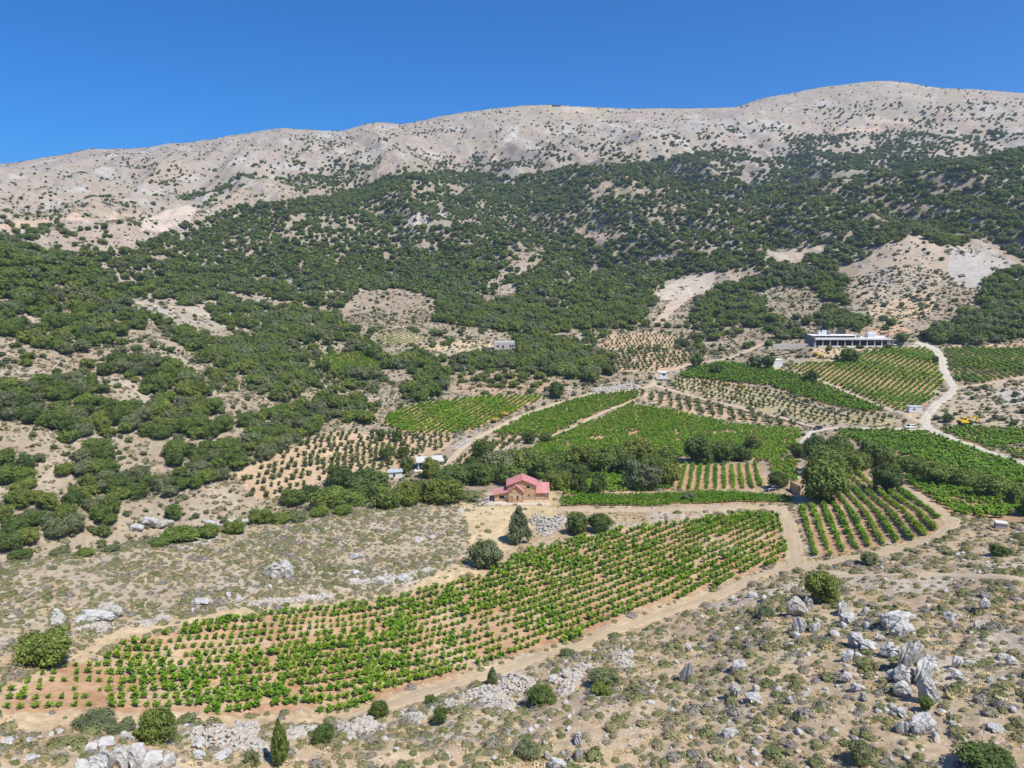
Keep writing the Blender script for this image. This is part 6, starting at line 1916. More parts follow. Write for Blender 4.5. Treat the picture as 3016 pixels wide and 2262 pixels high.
    roof('roof', [((a0, 2.6, pez - 0.3 * s1 + 0.1), (a0, py - 0.4, pez - 0.3 * s1 + 0.1), (prx, py - 0.4, prz + 0.1), (prx, 2.6, prz + 0.1)), ((a1, py - 0.4, pez - 0.3 * s2 + 0.1), (a1, 0.75, pez - 0.3 * s2 + 0.1), (prx, 0.75, prz + 0.1), (prx, py - 0.4, prz + 0.1))], [4, 2])
    # lean-to on the left
    lx0, ly = -6.4, 0.0
    def zlean(x):
        return 2.05 + (x - lx0) / (-3.0 - lx0) * 0.85
    boarded('wall', lx0, -3.0, ly, zlean, [(-5.3, -4.05, 0.75, 1.78)])
    s = obj('wall', new_mesh('wall', [(lx0, ly, 0.1), (lx0, 3.6, 0.1), (lx0, 3.6, 2.05), (lx0, ly, 2.05)], [(0, 1, 2, 3)], [MATS['interior']]), C)
    z = 0.1
    while z < 2.05:
        box('board', lx0 - 0.05, lx0 + 0.05, ly, 3.6, z, min(z + BH - 0.012, 2.05), MATS['board'], s)
        z += BH
    roof('roof', [((lx0 - 0.55, 3.9, 1.98), (lx0 - 0.55, ly - 0.4, 1.98), (-2.98, ly - 0.4, 2.98), (-2.98, 3.9, 2.98))], [5])
    # annex on the right, roof falling forward
    ax0, ax1, ay0, ay1 = 3.68, 6.6, 0.9, 4.4
    boarded('wall', ax0, ax1, ay0, lambda x: 2.3, [])
    s = obj('wall', new_mesh('wall', [(ax1, ay0, 0.1), (ax1, ay1, 0.1), (ax1, ay1, 3.5), (ax1, ay0, 2.3)], [(0, 1, 2, 3)], [MATS['board']]), C)
    roof('roof', [((ax0 - 0.02, ay0 - 0.45, 2.22), (ax1 + 0.35, ay0 - 0.45, 2.22), (ax1 + 0.35, ay1 + 0.1, 3.72), (ax0 - 0.02, ay1 + 0.1, 3.72))], [6])
    # corner posts
    for x, y, h in ((mx0, my0, ez), (mx1, my0, ez), (px0, py, pez), (px1, py, pez), (lx0, ly, 2.05), (ax1, ay0, 2.3)):
        box('post', x - 0.09, x + 0.09, y - 0.10, y + 0.08, 0.0, h, MATS['fence_wood'], C)
    # door with ledges and brace
    dd = obj('door', new_mesh('door', [(-2.85, py - 0.05, 0.12), (-1.95, py - 0.05, 0.12), (-1.95, py - 0.05, 2.0), (-2.85, py - 0.05, 2.0)], [(0, 1, 2, 3)], [MATS['orange_wood']]), C)
    for z in (0.3, 1.05, 1.8):
        box('ledge', -2.83, -1.97, py - 0.10, py - 0.055, z, z + 0.12, MATS['board'], dd)
    slab('brace', ((-2.8, py - 0.11, 0.95), (-2.68, py - 0.11, 1.02), (-1.98, py - 0.11, 0.42), (-2.1, py - 0.11, 0.36)), 0.03, MATS['board'], dd)
    box('handle', -2.06, -2.0, py - 0.13, py - 0.055, 1.2, 1.35, MATS['dark_steel'], dd)
    # windows: frames, one open shutter, one closed shutter
    for x0, x1, z0, z1, y in ((1.30, 2.05, 3.35, 4.05, my0), (1.70, 2.05, 1.15, 1.80, my0), (-1.02, -0.68, 0.8, 1.9, py), (-5.3, -4.05, 0.75, 1.78, ly)):
        wn_ = box('window', x0, x1, y + 0.10, y + 0.13, z0, z1, MATS['glass'], C)
        wn_.scale = (x1 - x0, 0.03, z1 - z0)
        fr_ = [(x0 - 0.06, x1 + 0.06, z0 - 0.07, z0), (x0 - 0.06, x1 + 0.06, z1, z1 + 0.07), (x0 - 0.06, x0, z0, z1), (x1, x1 + 0.06, z0, z1)]
        for e in fr_:
            box('frame', e[0], e[1], y - 0.07, y + 0.06, e[2], e[3], MATS['fence_wood'], C)
    box('shutter', 0.72, 1.24, my0 - 0.12, my0 - 0.075, 3.32, 4.08, MATS['fence_wood'], C)
    box('shutter', 4.25, 5.45, ay0 - 0.09, ay0 - 0.04, 1.35, 2.05, MATS['orange_wood'], C)
    # deck planks in front and to the left
    D = box('deck', -10.4, 6.5, -2.2, -0.72, -0.35, 0.02, MATS['pale_concrete'], C)
    for i in range(56):
        x = -10.35 + i * 0.30
        o = obj('plank', cube(MATS['deck']), C, (x + 0.14, -1.46, 0.055), None, (0.27, 1.5, 0.05))
    D2 = box('deck', -10.4, -6.7, -0.72, 2.6, -0.35, 0.02, MATS['pale_concrete'], C)
    for i in range(12):
        obj('plank', cube(MATS['deck']), C, (-10.2 + i * 0.30, 0.96, 0.056), None, (0.27, 3.25, 0.05))
    for o in (D, D2):
        o.name = 'deck'
cabin()

# ------------------------------------------------------------------ white winery
def winery():
    base = PADS['winery'][2]
    z = PADS['winery'][0].z
    B = thing('winery_building', 'long low white winery with a glazed veranda above its vineyard', 'building', (base.x, base.y, z))
    L = 38.5
    x0, x1 = -L / 2, L / 2
    box('plinth', x0, x1, 0.0, 9.0, -1.0, 0.55, MATS['white'], B)
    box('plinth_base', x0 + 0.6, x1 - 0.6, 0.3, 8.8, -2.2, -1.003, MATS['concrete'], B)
    box('roof', x0 - 0.2, x1 + 0.4, -0.5, 9.6, 3.75, 4.15, MATS['white'], B)
    box('fascia', x0 - 0.25, x1 + 0.45, -0.62, -0.503, 3.72, 4.55, MATS['white'], B)
    box('parapet', x0 - 0.2, x0 + 0.0, -0.5, 9.6, 4.15, 4.70, MATS['white'], B)
    box('parapet', x1 + 0.2, x1 + 0.4, -0.5, 9.6, 4.15, 4.60, MATS['white'], B)
    box('side_wall', x0 - 0.75, x0 - 0.25, -0.2, 10.5, -2.0, 5.3, MATS['grey_wall'], B)
    box('back_wall', x0, x1, 8.6, 9.0, 0.55, 3.75, MATS['white'], B)
    box('end_wall', x1 - 0.3, x1 - 0.003, 2.4, 8.6, 0.55, 3.75, MATS['grey_wall'], B)
    n = 10
    for i in range(n + 1):
        x = x0 + 0.3 + (L - 0.6) * i / n
        box('column', x - 0.16, x + 0.16, 0.0, 0.35, 0.553, 3.747, MATS['white'], B)
    for i in range(n):
        a, b = x0 + 0.3 + (L - 0.6) * i / n + 0.16, x0 + 0.3 + (L - 0.6) * (i + 1) / n - 0.16
        y = 0.5 if i < 6 else 2.4
        w = box('window', a, b, y, y + 0.05, 0.56, 3.74, MATS['glass'], B)
        for f in (0.5,):
            xx = a + (b - a) * f
            box('mullion', xx - 0.04, xx + 0.04, y - 0.06, y - 0.01, 0.86, 3.74, MATS['dark_steel'], B)
        if i in (7, 8):
            box('transom', a, b, y - 0.07, y - 0.012, 2.1, 2.2, MATS['pale_concrete'], B)
    # raised rear storey strip with clerestory windows
    box('clerestory_wall', x0 + 0.1, x0 + 22.5, 4.6, 9.4, 4.15, 5.2, MATS['grey_wall'], B)
    box('clerestory_roof', x0 - 0.2, x0 + 23.0, 4.2, 9.8, 5.203, 5.45, MATS['white'], B)
    for i in range(6):
        a = x0 + 0.2 + i * 3.7
        box('clerestory_window', a, a + 3.3, 4.54, 4.59, 4.5, 5.1, MATS['glass'], B)
    # rooftop machinery
    box('air_unit', x0 + 24, x0 + 25.2, 5, 6.4, 4.15, 5.4, MATS['grey_wall'], B)
    box('air_unit', x0 + 9, x0 + 10.5, 7, 8.4, 5.45, 7.0, MATS['grey_wall'], B)
    box('solar_panel', x0 + 6.2, x0 + 8.6, 7, 7.2, 5.45, 7.8, MATS['pale_blue'], B, (rad(-15), 0, 0))
    box('water_tank', x0 + 4.6, x0 + 6.0, 7, 8.4, 5.45, 6.9, MATS['white_metal'], B)
    box('cooling_unit', x0 + 29.5, x0 + 33.5, 5.2, 8.6, 4.15, 6.6, MATS['white_metal'], B)
    for k in range(4):
        box('vent', x0 + 29.8 + k * 0.95, x0 + 30.5 + k * 0.95, 5.12, 5.19, 4.6, 5.9, MATS['pale_blue'], B)
    box('low_parapet', x0 + 33.8, x1 + 0.2, 6.4, 6.7, 4.15, 5.0, MATS['white'], B)
    # steel frame of an unfinished pergola at the back left
    for k in range(7):
        box('steel_post', x0 + 1.0 + k * 3.0, x0 + 1.25 + k * 3.0, 10.6, 10.85, 2.0, 7.6, MATS['dark_steel'], B)
    box('steel_beam', x0 + 0.8, x0 + 19.6, 10.6, 10.85, 7.6, 7.85, MATS['dark_steel'], B)
    box('dark_screen', x0 + 15.5, x0 + 20.2, 10.4, 10.55, 4.5, 7.2, MATS['dark_steel'], B)
    W = thing('retaining_wall', 'pale stone retaining wall running left from the winery', 'wall', (base.x, base.y, z))
    for k in range(20):
        box('stone_course', -40 + k * 0.95, -40 + k * 0.95 + 0.92, 2.0 - 0.02 * (k % 3), 3.0, -1.5, 1.2 + 0.1 * (k % 2), MATS['block_wall'], W)
winery()

# ------------------------------------------------------------------ unfinished stone house
def stone_house():
    base = PADS['stone_house'][2]
    B = thing('stone_house', 'unfinished flat-roofed block house with empty window holes', 'house', (base.x, base.y, PADS['stone_house'][0].z))
    w, d, h = 12.0, 8.0, 5.2
    wall_holes('front_wall', w, h, 0.3, [(1.4, 2.7, 2.2, 3.4), (4.7, 5.7, 1.7, 3.4), (9.1, 9.8, 1.7, 3.6), (10.2, 11.6, 2.6, 3.5)], MATS['block_wall'], B, (-w / 2, 0, -0.6))
    wall_holes('side_wall', d - 0.3, h, 0.3, [(3, 4.2, 2.2, 3.4)], MATS['block_wall'], B, (-w / 2 + 0.3, 0.3, -0.6), rad(90))
    wall_holes('side_wall', d - 0.3, h, 0.3, [], MATS['block_wall'], B, (w / 2, 0.3, -0.6), rad(90))
    wall_holes('back_wall', w, h, 0.3, [], MATS['block_wall'], B, (-w / 2, d, -0.6))
    box('roof', -w / 2 + 0.3, w / 2 - 0.3, 0.3, d, 4.0, 4.25, MATS['concrete'], B)
    box('floor', -w / 2 + 0.3, w / 2 - 0.3, 0.3, d, -0.2, 0.0, MATS['concrete'], B)
    box('lintel', -w / 2 + 8.9, -w / 2 + 11.9, -0.12, -0.01, 3.02, 3.2, MATS['concrete'], B)
    box('step', 3.6, 6.2, -1.6, -0.05, -0.6, 0.3, MATS['pale_concrete'], B)
stone_house()

# ------------------------------------------------------------------ concrete shelter and shed on the left
def shelter():
    base, ang = PADS['shelter'][2], PADS['shelter'][1]
    B = thing('concrete_shelter', 'open concrete shelter with a flat slab roof on pillars', 'shelter', (base.x, base.y, PADS['shelter'][0].z), ang)
    box('floor', -4.6, 4.4, -0.4, 6.0, -0.8, 0.05, MATS['white'], B)
    box('roof', -4.8, 4.8, -0.6, 6.4, 2.9, 3.2, MATS['pale_concrete'], B)
    for x in (-4.1, 0.0, 4.0):
        box('pillar', x - 0.22, x + 0.22, 0.0, 0.44, 0.05, 2.9, MATS['pale_concrete'], B)
    box('back_wall', -2.2, 4.2, 5.6, 5.9, 0.05, 2.9, MATS['grey_wall'], B)
    box('side_wall', -4.4, -4.15, 2.2, 5.9, 0.05, 2.9, MATS['concrete'], B)
    box('low_wall', -5.6, -4.7, -1.4, 2.0, -0.6, 0.35, MATS['white'], B)
    box('inner_wall', -2.3, -2.0, 1.6, 5.6, 0.05, 2.9, MATS['concrete'], B)
shelter()
def shed():
    base, ang = PADS['shed_left'][2], PADS['shed_left'][1]
    B = thing('white_shed', 'small white shed with a tin roof beside a turquoise tarp', 'shed', (base.x, base.y, PADS['shed_left'][0].z), ang)
    w, d = 4.6, 3.0
    wall_holes('front_wall', w, 2.2, 0.15, [(1.5, 2.2, 0.5, 1.7)], MATS['white'], B, (-w / 2, 0, 0))
    wall_holes('side_wall', d - 0.15, 2.2, 0.15, [], MATS['white'], B, (w / 2, 0.15, 0), rad(90))
    wall_holes('side_wall', d - 0.15, 2.2, 0.15, [], MATS['white'], B, (-w / 2 + 0.15, 0.15, 0), rad(90))
    wall_holes('back_wall', w, 2.2, 0.15, [], MATS['white'], B, (-w / 2, d, 0))
    for k in range(6):
        box('roof_sheet', -w / 2 - 0.3 + k * 0.87, -w / 2 - 0.3 + k * 0.87 + 0.84, -0.35, d + 0.45, 2.22 + 0.02 * (k % 2), 2.30 + 0.02 * (k % 2), MATS['grey_roof'], B)
    box('window', -w / 2 + 1.5, -w / 2 + 2.2, 0.06, 0.09, 0.5, 1.7, MATS['glass'], B)
    r = np.random.default_rng(5)
    n = 9
    V = [(i * 0.28, j * 0.22, 0.10 + 0.12 * r.random()) for j in range(n) for i in range(n)]
    F = [(j * n + i, j * n + i + 1, (j + 1) * n + i + 1, (j + 1) * n + i) for j in range(n - 1) for i in range(n - 1)]
    p = at(1186, 1414)
    tag(obj('tarp', new_mesh('tarp', V, F, [MATS['tarp']], True), None, (p.x - 1, p.y - 0.6, p.z + 0.05)), 'crumpled turquoise tarp on the ground beside the white shed', 'tarp')
shed()
def prefab():
    base = PADS['prefab'][2]
    B = thing('prefab_cabin', 'white prefabricated cabin beside the road junction', 'cabin', (base.x, base.y, PADS['prefab'][0].z), rad(-4))
    B.scale = (0.84, 0.84, 0.9)
    w, d, h = 5.6, 3.0, 2.5
    wall_holes('front_wall', w - 0.05, h, 0.1, [(1.7, 2.7, 1.1, 1.95)], MATS['white_metal'], B, (-w / 2, 0, 0.15))
    wall_holes('side_wall', d - 0.2, h, 0.1, [], MATS['white_metal'], B, (-w / 2 + 0.1, 0.1, 0.15), rad(90))
    wall_holes('side_wall', d - 0.2, h, 0.1, [], MATS['white_metal'], B, (w / 2, 0.1, 0.15), rad(90))
    wall_holes('back_wall', w, h, 0.1, [], MATS['white_metal'], B, (-w / 2, d - 0.1, 0.15))
    box('roof', -w / 2 - 0.12, w / 2 + 0.12, -0.12, d + 0.12, 2.66, 2.84, MATS['grey_roof'], B)
    box('skid', -w / 2 + 0.2, w / 2 - 0.2, 0.3, d - 0.4, -0.3, 0.14, MATS['grey_wall'], B)
    wi = box('window', -w / 2 + 1.7, -w / 2 + 2.7, 0.03, 0.06, 1.25, 2.1, MATS['glass'], B)
    for e in ((1.62, 1.7), (2.16, 2.24), (2.7, 2.78)):
        box('frame', -w / 2 + e[0], -w / 2 + e[1], -0.03, 0.02, 1.2, 2.15, MATS['white_metal'], B)
    for k in range(6):
        box('panel_seam', -w / 2 + 0.93 * k - 0.02 + 0.3, -w / 2 + 0.93 * k + 0.02 + 0.3, -0.02, -0.004, 0.16, 1.1, MATS['pale_blue'], B)
prefab()
def container():
    base = PADS['container'][2]
    B = thing('white_container', 'white boxy pump house at the corner of the winery track', 'shed', (base.x, base.y, PADS['container'][0].z), rad(8))
    w, d, h = 5.0, 4.2, 3.3
    wall_holes('front_wall', w, h, 0.15, [(2.9, 3.9, 0.2, 2.2)], MATS['white'], B, (-w / 2, 0, 0))
    wall_holes('side_wall', d - 0.15, h, 0.15, [], MATS['white'], B, (-w / 2 + 0.15, 0.15, 0), rad(90))
    wall_holes('side_wall', d - 0.15, h, 0.15, [], MATS['white'], B, (w / 2, 0.15, 0), rad(90))
    wall_holes('back_wall', w, h, 0.15, [], MATS['white'], B, (-w / 2, d, 0))
    box('roof', -w / 2 - 0.15, w / 2 + 0.15, -0.15, d + 0.3, h + 0.003, h + 0.2, MATS['white'], B)
    box('door', -w / 2 + 2.9, -w / 2 + 3.9, 0.06, 0.10, 0.2, 2.2, MATS['white_metal'], B)
container()
def hut():
    base = PADS['hut'][2]
    B = thing('white_hut', 'small white hut with a blue window above a flat concrete store', 'hut', (base.x, base.y, PADS['hut'][0].z), rad(-6))
    box('store', -3.0, 2.4, -1.6, 2.2, -1.4, 0.9, MATS['pale_concrete'], B)
    box('store_roof', -3.3, 2.7, -1.9, 2.3, 0.9, 1.1, MATS['concrete'], B)
    wall_holes('front_wall', 3.6, 2.5, 0.15, [(1.6, 2.9, 1.0, 2.0)], MATS['white'], B, (-1.6, 2.4, 0.9))
    wall_holes('side_wall', 2.6, 2.5, 0.15, [], MATS['white'], B, (-1.45, 2.55, 0.9), rad(90))
    wall_holes('side_wall', 2.6, 2.5, 0.15, [], MATS['white'], B, (2.0, 2.55, 0.9), rad(90))
    wall_holes('back_wall', 3.6, 2.5, 0.15, [], MATS['white'], B, (-1.6, 5.15, 0.9))
    box('roof', -1.9, 2.3, 2.1, 5.6, 3.4, 3.6, MATS['white'], B)
    box('window', 0.0, 1.3, 2.46, 2.49, 1.9, 2.9, MATS['glass'], B)
hut()

# ------------------------------------------------------------------ buildings on the summit
def summit():
    def spot(u, back=3.0):
        p = at(u, 321)
        return p
    z = PADS['summit'][0].z
    p = PADS['summit'][2]
    k = FPX / project(p.x, p.y, p.z)[2]
    X = lambda u: (u - 1665) / float(k)
    H = thing('hilltop_house', 'long house with a dark roof on the mountain top', 'house', (p.x, p.y, z))
    wall_holes('front_wall', X(1650) - X(1627), 3.4, 0.4, [(2 + 2.6 * q, 3.2 + 2.6 * q, 1.0, 2.4) for q in range(5)], MATS['block_wall'], H, (X(1627), 0, -0.4))
    box('back_wall', X(1627), X(1650), 6.5, 7.0, -0.4, 3.0, MATS['block_wall'], H)
    box('side_wall', X(1627), X(1627) + 0.4, 0.41, 6.49, -0.4, 3.0, MATS['block_wall'], H)
    box('roof', X(1627) - 0.8, X(1650) + 0.8, -0.8, 7.6, 3.0, 4.6, MATS['dark_steel'], H)
    S = thing('unfinished_frame', 'unfinished column frame building on the mountain top', 'building', (p.x, p.y, z))
    box('slab', X(1652), X(1681), 0, 8, -0.4, 0.6, MATS['block_wall'], S)
    for q in range(10):
        x = X(1652.5 + 3 * q)
        box('column', x, x + 0.5, 0.2, 0.7, 0.6, 4.2 + (q % 2), MATS['block_wall'], S)
        box('column', x, x + 0.5, 7.2, 7.7, 0.6, 4.2, MATS['block_wall'], S)
    for q in (4, 6):
        box('vehicle_bay', X(1671 + 1.5 * q - 5), X(1675 + 1.5 * q - 5), -0.3, -0.05, -0.2, 1.6, MATS['dark_steel'], S)
    Wl = thing('white_wall', 'white retaining wall on the mountain top right of the frame', 'wall', (p.x, p.y, z))
    wv = [(X(1687), 0, -0.6), (X(1704), 0, -0.6), (X(1705), 0, 2.6), (X(1688), 0, 1.4), (X(1687), 3, -0.6), (X(1704), 3, -0.6), (X(1705), 3, 2.6), (X(1688), 3, 1.4)]
    obj('wall_body', new_mesh('wall_body', wv, [(0, 1, 2, 3), (7, 6, 5, 4), (0, 4, 5, 1), (1, 5, 6, 2), (2, 6, 7, 3), (3, 7, 4, 0)], [MATS['white']]), Wl)
summit()

# ------------------------------------------------------------------ fence screen, concrete box, dry-stone walls
def fence():
    a, b = at(2326, 1441), at(2356, 1459)
    d = (b - a); L = math.hypot(d.x, d.y)
    t = thing('board_fence', 'tall orange board fence beside the largest oak', 'fence', a, math.atan2(d.y, d.x))
    n = 16
    zs = hz(a.x + d.x * (np.arange(n) + 0.5) / n, a.y + d.y * (np.arange(n) + 0.5) / n) - a.z
    for k in range(n):
        box('board', L * k / n + 0.01, L * (k + 1) / n - 0.01, -0.02 + 0.01 * (k % 2), 0.02 + 0.01 * (k % 2), zs[k] - 0.2, zs[k] + 2.3 + 0.05 * (k % 3), MATS['fence_wood'], t)
    for k in range(0, n, 4):
        box('post', L * k / n, L * k / n + 0.12, 0.035, 0.15, zs[k] - 0.2, zs[k] + 2.2, MATS['board'], t)
fence()
def concrete_box():
    p = at(2946, 1556)
    t = thing('concrete_box', 'grey concrete water box at the corner of the right vineyard', 'box', p, rad(-20))
    box('tank', -0.9, 0.9, -0.7, 0.7, -0.3, 1.1, MATS['concrete'], t)
    box('lid', -1.0, 1.0, -0.8, 0.8, 1.103, 1.25, MATS['pale_concrete'], t)
concrete_box()
def dry_wall(pix, label, h=1.0, th=0.7, step=0.62):
    X = resample(pw(pix), step)
    z = hz(X[:, 0], X[:, 1])
    r = np.random.default_rng(len(label))
    c = Vector((X[0, 0], X[0, 1], z[0]))
    V, F, o = [], [], 0
    for k in range(len(X)):
        for lay_ in range(max(2, int(h / 0.4))):
            s = r.uniform(0.28, 0.46)
            q = ICO1_V * s * (1 + 0.18 * r.normal(size=(len(ICO1_V), 1))) * np.array([1.1, 1.0, 0.75])
            q = q + np.array([X[k, 0] + r.normal(0, 0.12), X[k, 1] + r.normal(0, th * 0.2), z[k] + 0.15 + lay_ * 0.36]) - np.array(c)
            V.append(q); F.append(ICO1_F + o); o += len(q)
    t = thing('dry_stone_wall', label, 'wall', c)
    tag(obj('stones', new_mesh('stones', np.concatenate(V), np.concatenate(F), [MATS['rubble']], False, check=False), t), kind='stuff')
dry_wall([(1905,1185),(2010,1176),(2100,1194),(2192,1213),(2283,1233),(2350,1250),(2392,1262)], 'low dry-stone wall along the track below the grassy orchard', 1.0)
dry_wall([(2240,1160),(2330,1180),(2420,1205),(2500,1228)], 'low dry-stone wall inside the grassy orchard', 0.9)
dry_wall([(1440,1341),(1500,1322),(1560,1300),(1600,1290)], 'low stone bank beside the small orchard', 0.8)
# ------------------------------------------------------------------ vehicles
MATS['car_white'] = simple('car_white', (0.78, 0.78, 0.77), 0.25, None, 0, 0.5)
MATS['car_dark'] = simple('car_dark', (0.025, 0.035, 0.06), 0.22, None, 0, 0.5)
MATS['tyre'] = simple('tyre', (0.02, 0.02, 0.02), 0.9)
MATS['rim'] = simple('rim', (0.45, 0.45, 0.46), 0.35, None, 0, 0.5, 0.8)
MATS['lamp'] = simple('lamp_lens', (0.70, 0.72, 0.74), 0.15, None, 0, 0.5)
MATS['red_lamp'] = simple('red_lamp', (0.45, 0.02, 0.02), 0.25, None, 0, 0.5)
MATS['yellow'] = simple('machine_yellow', (0.72, 0.46, 0.02), 0.45, 1.5, 0.12, 0.4)
MATS['track'] = simple('crawler_track', (0.045, 0.04, 0.038), 0.9)

def loft(name, secs, mat, parent, smooth_=True):
    """secs: list of (x, half width low, half width high, z low, z high): rounded box sections along x"""
    V, F, n = [], [], 8
    for x, wl, wh, zl, zh in secs:
        m = (zl + zh) / 2
        V += [(x, -wl * .85, zl), (x, -wl, zl + 0.12 * (zh - zl)), (x, -(wl + wh) / 2 * 1.02, m), (x, -wh * .9, zh), (x, wh * .9, zh), (x, (wl + wh) / 2 * 1.02, m), (x, wl, zl + 0.12 * (zh - zl)), (x, wl * .85, zl)]
    for k in range(len(secs) - 1):
        for j in range(n):
            F.append((k * n + j, k * n + (j + 1) % n, (k + 1) * n + (j + 1) % n, (k + 1) * n + j))
    F.append(tuple(range(n))[::-1])
    F.append(tuple(range((len(secs) - 1) * n, len(secs) * n)))
    return obj(name, new_mesh(name, V, F, [mat], smooth_), parent)

def disc(name, r, w, mat, parent, loc, seg=18):
    V = [(r * math.cos(2 * math.pi * k / seg), y, r * math.sin(2 * math.pi * k / seg)) for y in (-w / 2, w / 2) for k in range(seg)]
    F = [(k, (k + 1) % seg, seg + (k + 1) % seg, seg + k) for k in range(seg)] + [tuple(range(seg))[::-1], tuple(range(seg, 2 * seg))]
    return obj(name, new_mesh(name, V, F, [mat]), parent, loc)

def car(label, u, v, rz, paint, L=4.6):
    p = at(u, v)
    c = thing('parked_car', label, 'car', (p.x, p.y, p.z + 0.12), rz)
    s = L / 4.6
    c.scale = (s, s, s)
    loft('body', [(-2.28, .74, .70, .42, .78), (-2.2, .86, .84, .30, .98), (-1.2, .90, .88, .24, 1.02), (0.6, .90, .88, .24, 1.00), (1.5, .89, .84, .26, .92), (2.15, .84, .76, .30, .74), (2.30, .70, .66, .38, .62)], paint, c)
    g = loft('glasshouse', [(-2.05, .80, .62, .98, 1.22), (-1.7, .84, .68, .98, 1.56), (-0.2, .84, .70, .98, 1.62), (0.55, .84, .66, .98, 1.52), (1.35, .82, .70, .92, .96)], MATS['glass'], c)
    loft('roof', [(-1.85, .60, .56, 1.50, 1.56), (-1.6, .66, .62, 1.54, 1.63), (-0.2, .68, .64, 1.58, 1.68), (0.45, .64, .60, 1.50, 1.58)], paint, c)
    for x in (-1.05, -0.05, 0.62):
        for sy in (-1, 1):
            box('pillar', x - 0.05, x + 0.05, sy * .80 - 0.03, sy * .80 + 0.03, 0.98, 1.52, paint, c, (sy * rad(16), 0, 0))
    for x in (-1.42, 1.42):
        for sy in (-1, 1):
            w = disc('wheel', 0.34, 0.22, MATS['tyre'], c, (x, sy * 0.80, 0.34))
            disc('rim', 0.21, 0.235, MATS['rim'], w, (0, sy * 0.006, 0))
    for sy in (-1, 1):
        box('headlight', 2.08, 2.24, sy * .60 - .15, sy * .60 + .15, .60, .74, MATS['lamp'], c)
        box('tail_lamp', -2.30, -2.22, sy * .66 - .09, sy * .66 + .09, .72, .96, MATS['red_lamp'], c)
        box('mirror', 0.72, 0.86, sy * .98 - .09, sy * .98 + .09, .98, 1.12, paint, c)
    box('bumper', 2.18, 2.33, -.66, .66, .30, .46, MATS['dark_steel'], c)
    return c
car('white car parked on the gravel road at the junction', 2680, 1262, rad(180), MATS['car_white'], 3.9)
car('dark blue car parked on the white track at the left bend', 2408, 1266, rad(205), MATS['car_dark'], 3.8)
car('black car parked under the dark tree beside the vines', 2272, 1446, rad(190), MATS['car_dark'], 4.0)
car('white pickup-sized car parked at the right end of the winery', 2631, 1018, rad(-80), MATS['car_white'], 4.6)
car('dark car standing behind the vineyard right of the gravel road', 2848, 1022, rad(5), MATS['car_dark'], 4.6)

def excavator():
    p = at(2840, 1252)
    e = thing('excavator', 'yellow crawler excavator parked above the right vineyard', 'excavator', (p.x, p.y, p.z + 0.05), rad(6))
    e.scale = (0.86, 0.86, 0.92)
    for sy in (-1, 1):
        V = []
        prof = [(-1.75, .15), (-1.95, .45), (-1.75, .80), (1.75, .80), (1.95, .45), (1.75, .15), (1.5, 0.0), (-1.5, 0.0)]
        n = len(prof)
        for y in (sy * 1.05 - 0.25, sy * 1.05 + 0.25):
            V += [(x, y, z) for x, z in prof]
        F = [(k, (k + 1) % n, n + (k + 1) % n, n + k) for k in range(n)] + [tuple(range(n))[::-1], tuple(range(n, 2 * n))]
        t = obj('crawler', new_mesh('crawler', V, F, [MATS['track']]), e)
        for x in (-1.5, -0.75, 0, 0.75, 1.5):
            disc('roller', 0.24, 0.56, MATS['dark_steel'], t, (x, sy * 1.05, 0.36), 12)
    box('undercarriage', -1.1, 1.1, -0.8, 0.8, 0.5, 0.95, MATS['dark_steel'], e)
    loft('upper_body', [(-2.5, 1.0, 0.9, 1.05, 1.75), (-2.2, 1.25, 1.15, .98, 2.0), (0.2, 1.25, 1.2, .98, 1.9), (1.2, 1.2, 1.15, .98, 1.45)], MATS['yellow'], e, False)
    box('counterweight', -2.75, -2.45, -1.15, 1.15, 1.0, 1.75, MATS['track'], e)
    cb = loft('cab', [(-0.35, .42, .40, 1.85, 2.8), (0.6, .45, .40, 1.5, 2.85), (1.15, .45, .38, 1.45, 2.6)], MATS['yellow'], e, False)
    cb.location = (0, 0.72, 0)
    box('window', -0.1, 0.9, 0.22, 0.26, 1.95, 2.6, MATS['glass'], e)
    box('window', 1.1, 1.19, 0.4, 1.05, 1.75, 2.5, MATS['glass'], e)
    def beam(name, a, b, w0, w1, mat):
        a, b = Vector(a), Vector(b)
        d = (b - a).normalized()
        s = Vector((0, 1, 0)) * 0.22
        n = d.cross(Vector((0, 1, 0))).normalized()
        V = []
        for q, w in ((a, w0), (b, w1)):
            V += [q - s - n * w, q + s - n * w, q + s + n * w, q - s + n * w]
        F = [(0, 1, 2, 3), (7, 6, 5, 4)] + [(k, k + 4, (k + 1) % 4 + 4, (k + 1) % 4) for k in range(4)]
        return obj(name, new_mesh(name, [tuple(q) for q in V], F, [mat]), e)
    beam('boom', (0.9, -0.1, 1.5), (3.2, -0.1, 3.0), 0.32, 0.34, MATS['yellow'])
    beam('boom', (3.15, -0.1, 2.95), (5.2, -0.1, 3.55), 0.34, 0.22, MATS['yellow'])
    beam('arm', (5.25, -0.1, 3.75), (4.95, -0.1, 1.2), 0.26, 0.16, MATS['yellow'])
    beam('ram', (1.4, -0.1, 1.3), (3.1, -0.1, 2.55), 0.07, 0.07, MATS['rim'])
    beam('ram', (3.4, -0.1, 3.5), (5.1, -0.1, 3.95), 0.07, 0.07, MATS['rim'])
    V = [(x, y, z) for y in (-0.65, 0.45) for x, z in ((4.6, 1.15), (5.2, 1.15), (5.35, 0.5), (4.9, 0.05), (4.35, 0.2), (4.6, 0.6))]
    F = [(k, (k + 1) % 6, 6 + (k + 1) % 6, 6 + k) for k in range(6)] + [(5, 4, 3, 2, 1, 0), (6, 7, 8, 9, 10, 11)]
    obj('bucket', new_mesh('bucket', V, F, [MATS['track']]), e)
excavator()

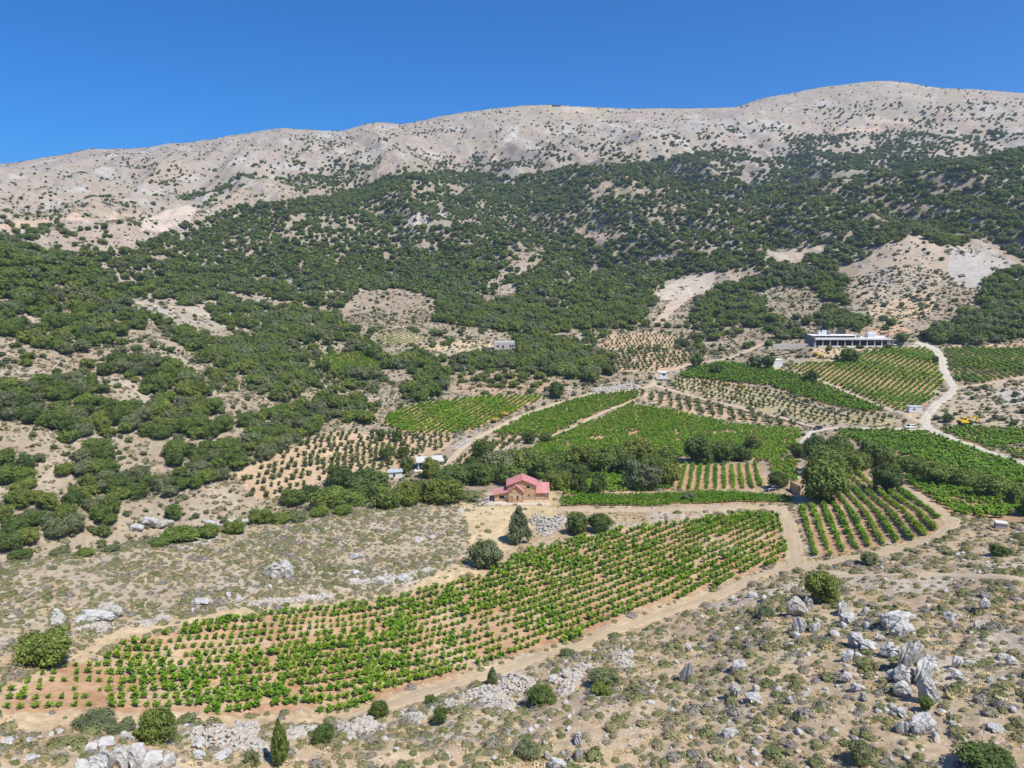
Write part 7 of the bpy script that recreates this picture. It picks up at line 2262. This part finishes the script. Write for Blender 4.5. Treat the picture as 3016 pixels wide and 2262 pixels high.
# yellow-flowering broom bushes
def broom():
    r = np.random.default_rng(77)
    me = CROWN[('olive', 'mid')][0].copy()
    me.materials.append(MATS['broom'])
    n = len(me.polygons)
    zc = np.zeros(n * 3); me.polygons.foreach_get('center', zc)
    hi_ = zc.reshape(-1, 3)[:, 2]
    me.polygons.foreach_set('material_index', ((hi_ > 0.75) & (r.random(n) < 0.75)).astype(np.int32))
    for k, (u, v, w, h, lb) in enumerate([(1457,1246,24,18,'yellow broom bush beside the dirt track, nearer one'),(1484,1230,24,20,'yellow broom bush beside the dirt track, farther one'),(2402,1050,18,14,'yellow broom below the left end of the winery, upper one'),(2417,1056,18,14,'yellow broom below the left end of the winery, lower one'),
                                     (2080,1130,20,10,'first yellow broom on the bank of the dark vineyard'),(2137,1136,20,11,'second yellow broom on the bank of the dark vineyard'),(2185,1141,18,10,'third yellow broom on the bank of the dark vineyard'),(2555,1640,30,16,'yellow broom flowers by the lane corner below the striped vines')]):
        p, rr_, hh = from_pixels(u, v, w, h)
        o = obj('broom_bush', me, None, p, (0, 0, r.uniform(0, 6)), (rr_, rr_, hh / 1.42))
        tag(o, lb, 'bush', 'yellow broom bushes')
broom()
# ------------------------------------------------------------------ thin dry haze over the whole valley
def haze():
    lo, hi = (-3750, -3750, -80), (3750, 3750, float(ZZ.max()) + 25)
    v = [(x, y, z) for x in (lo[0], hi[0]) for y in (lo[1], hi[1]) for z in (lo[2], hi[2])]
    f = [(0, 1, 3, 2), (4, 6, 7, 5), (0, 4, 5, 1), (2, 3, 7, 6), (0, 2, 6, 4), (1, 5, 7, 3)]
    m = bpy.data.materials.new('haze')
    m.use_nodes = True
    nt = m.node_tree
    nt.nodes.remove(nt.nodes['Principled BSDF'])
    pv = nt.nodes.new('ShaderNodeVolumePrincipled')
    pv.inputs['Color'].default_value = (0.70, 0.84, 1.0, 1)
    pv.inputs['Density'].default_value = 0.00019
    pv.inputs['Anisotropy'].default_value = 0.3
    nt.links.new(pv.outputs[0], nt.nodes['Material Output'].inputs['Volume'])
    tag(obj('haze', new_mesh('haze', v, f, [m])), 'thin bluish haze over the valley and mountain', 'haze', kind='stuff')
haze()
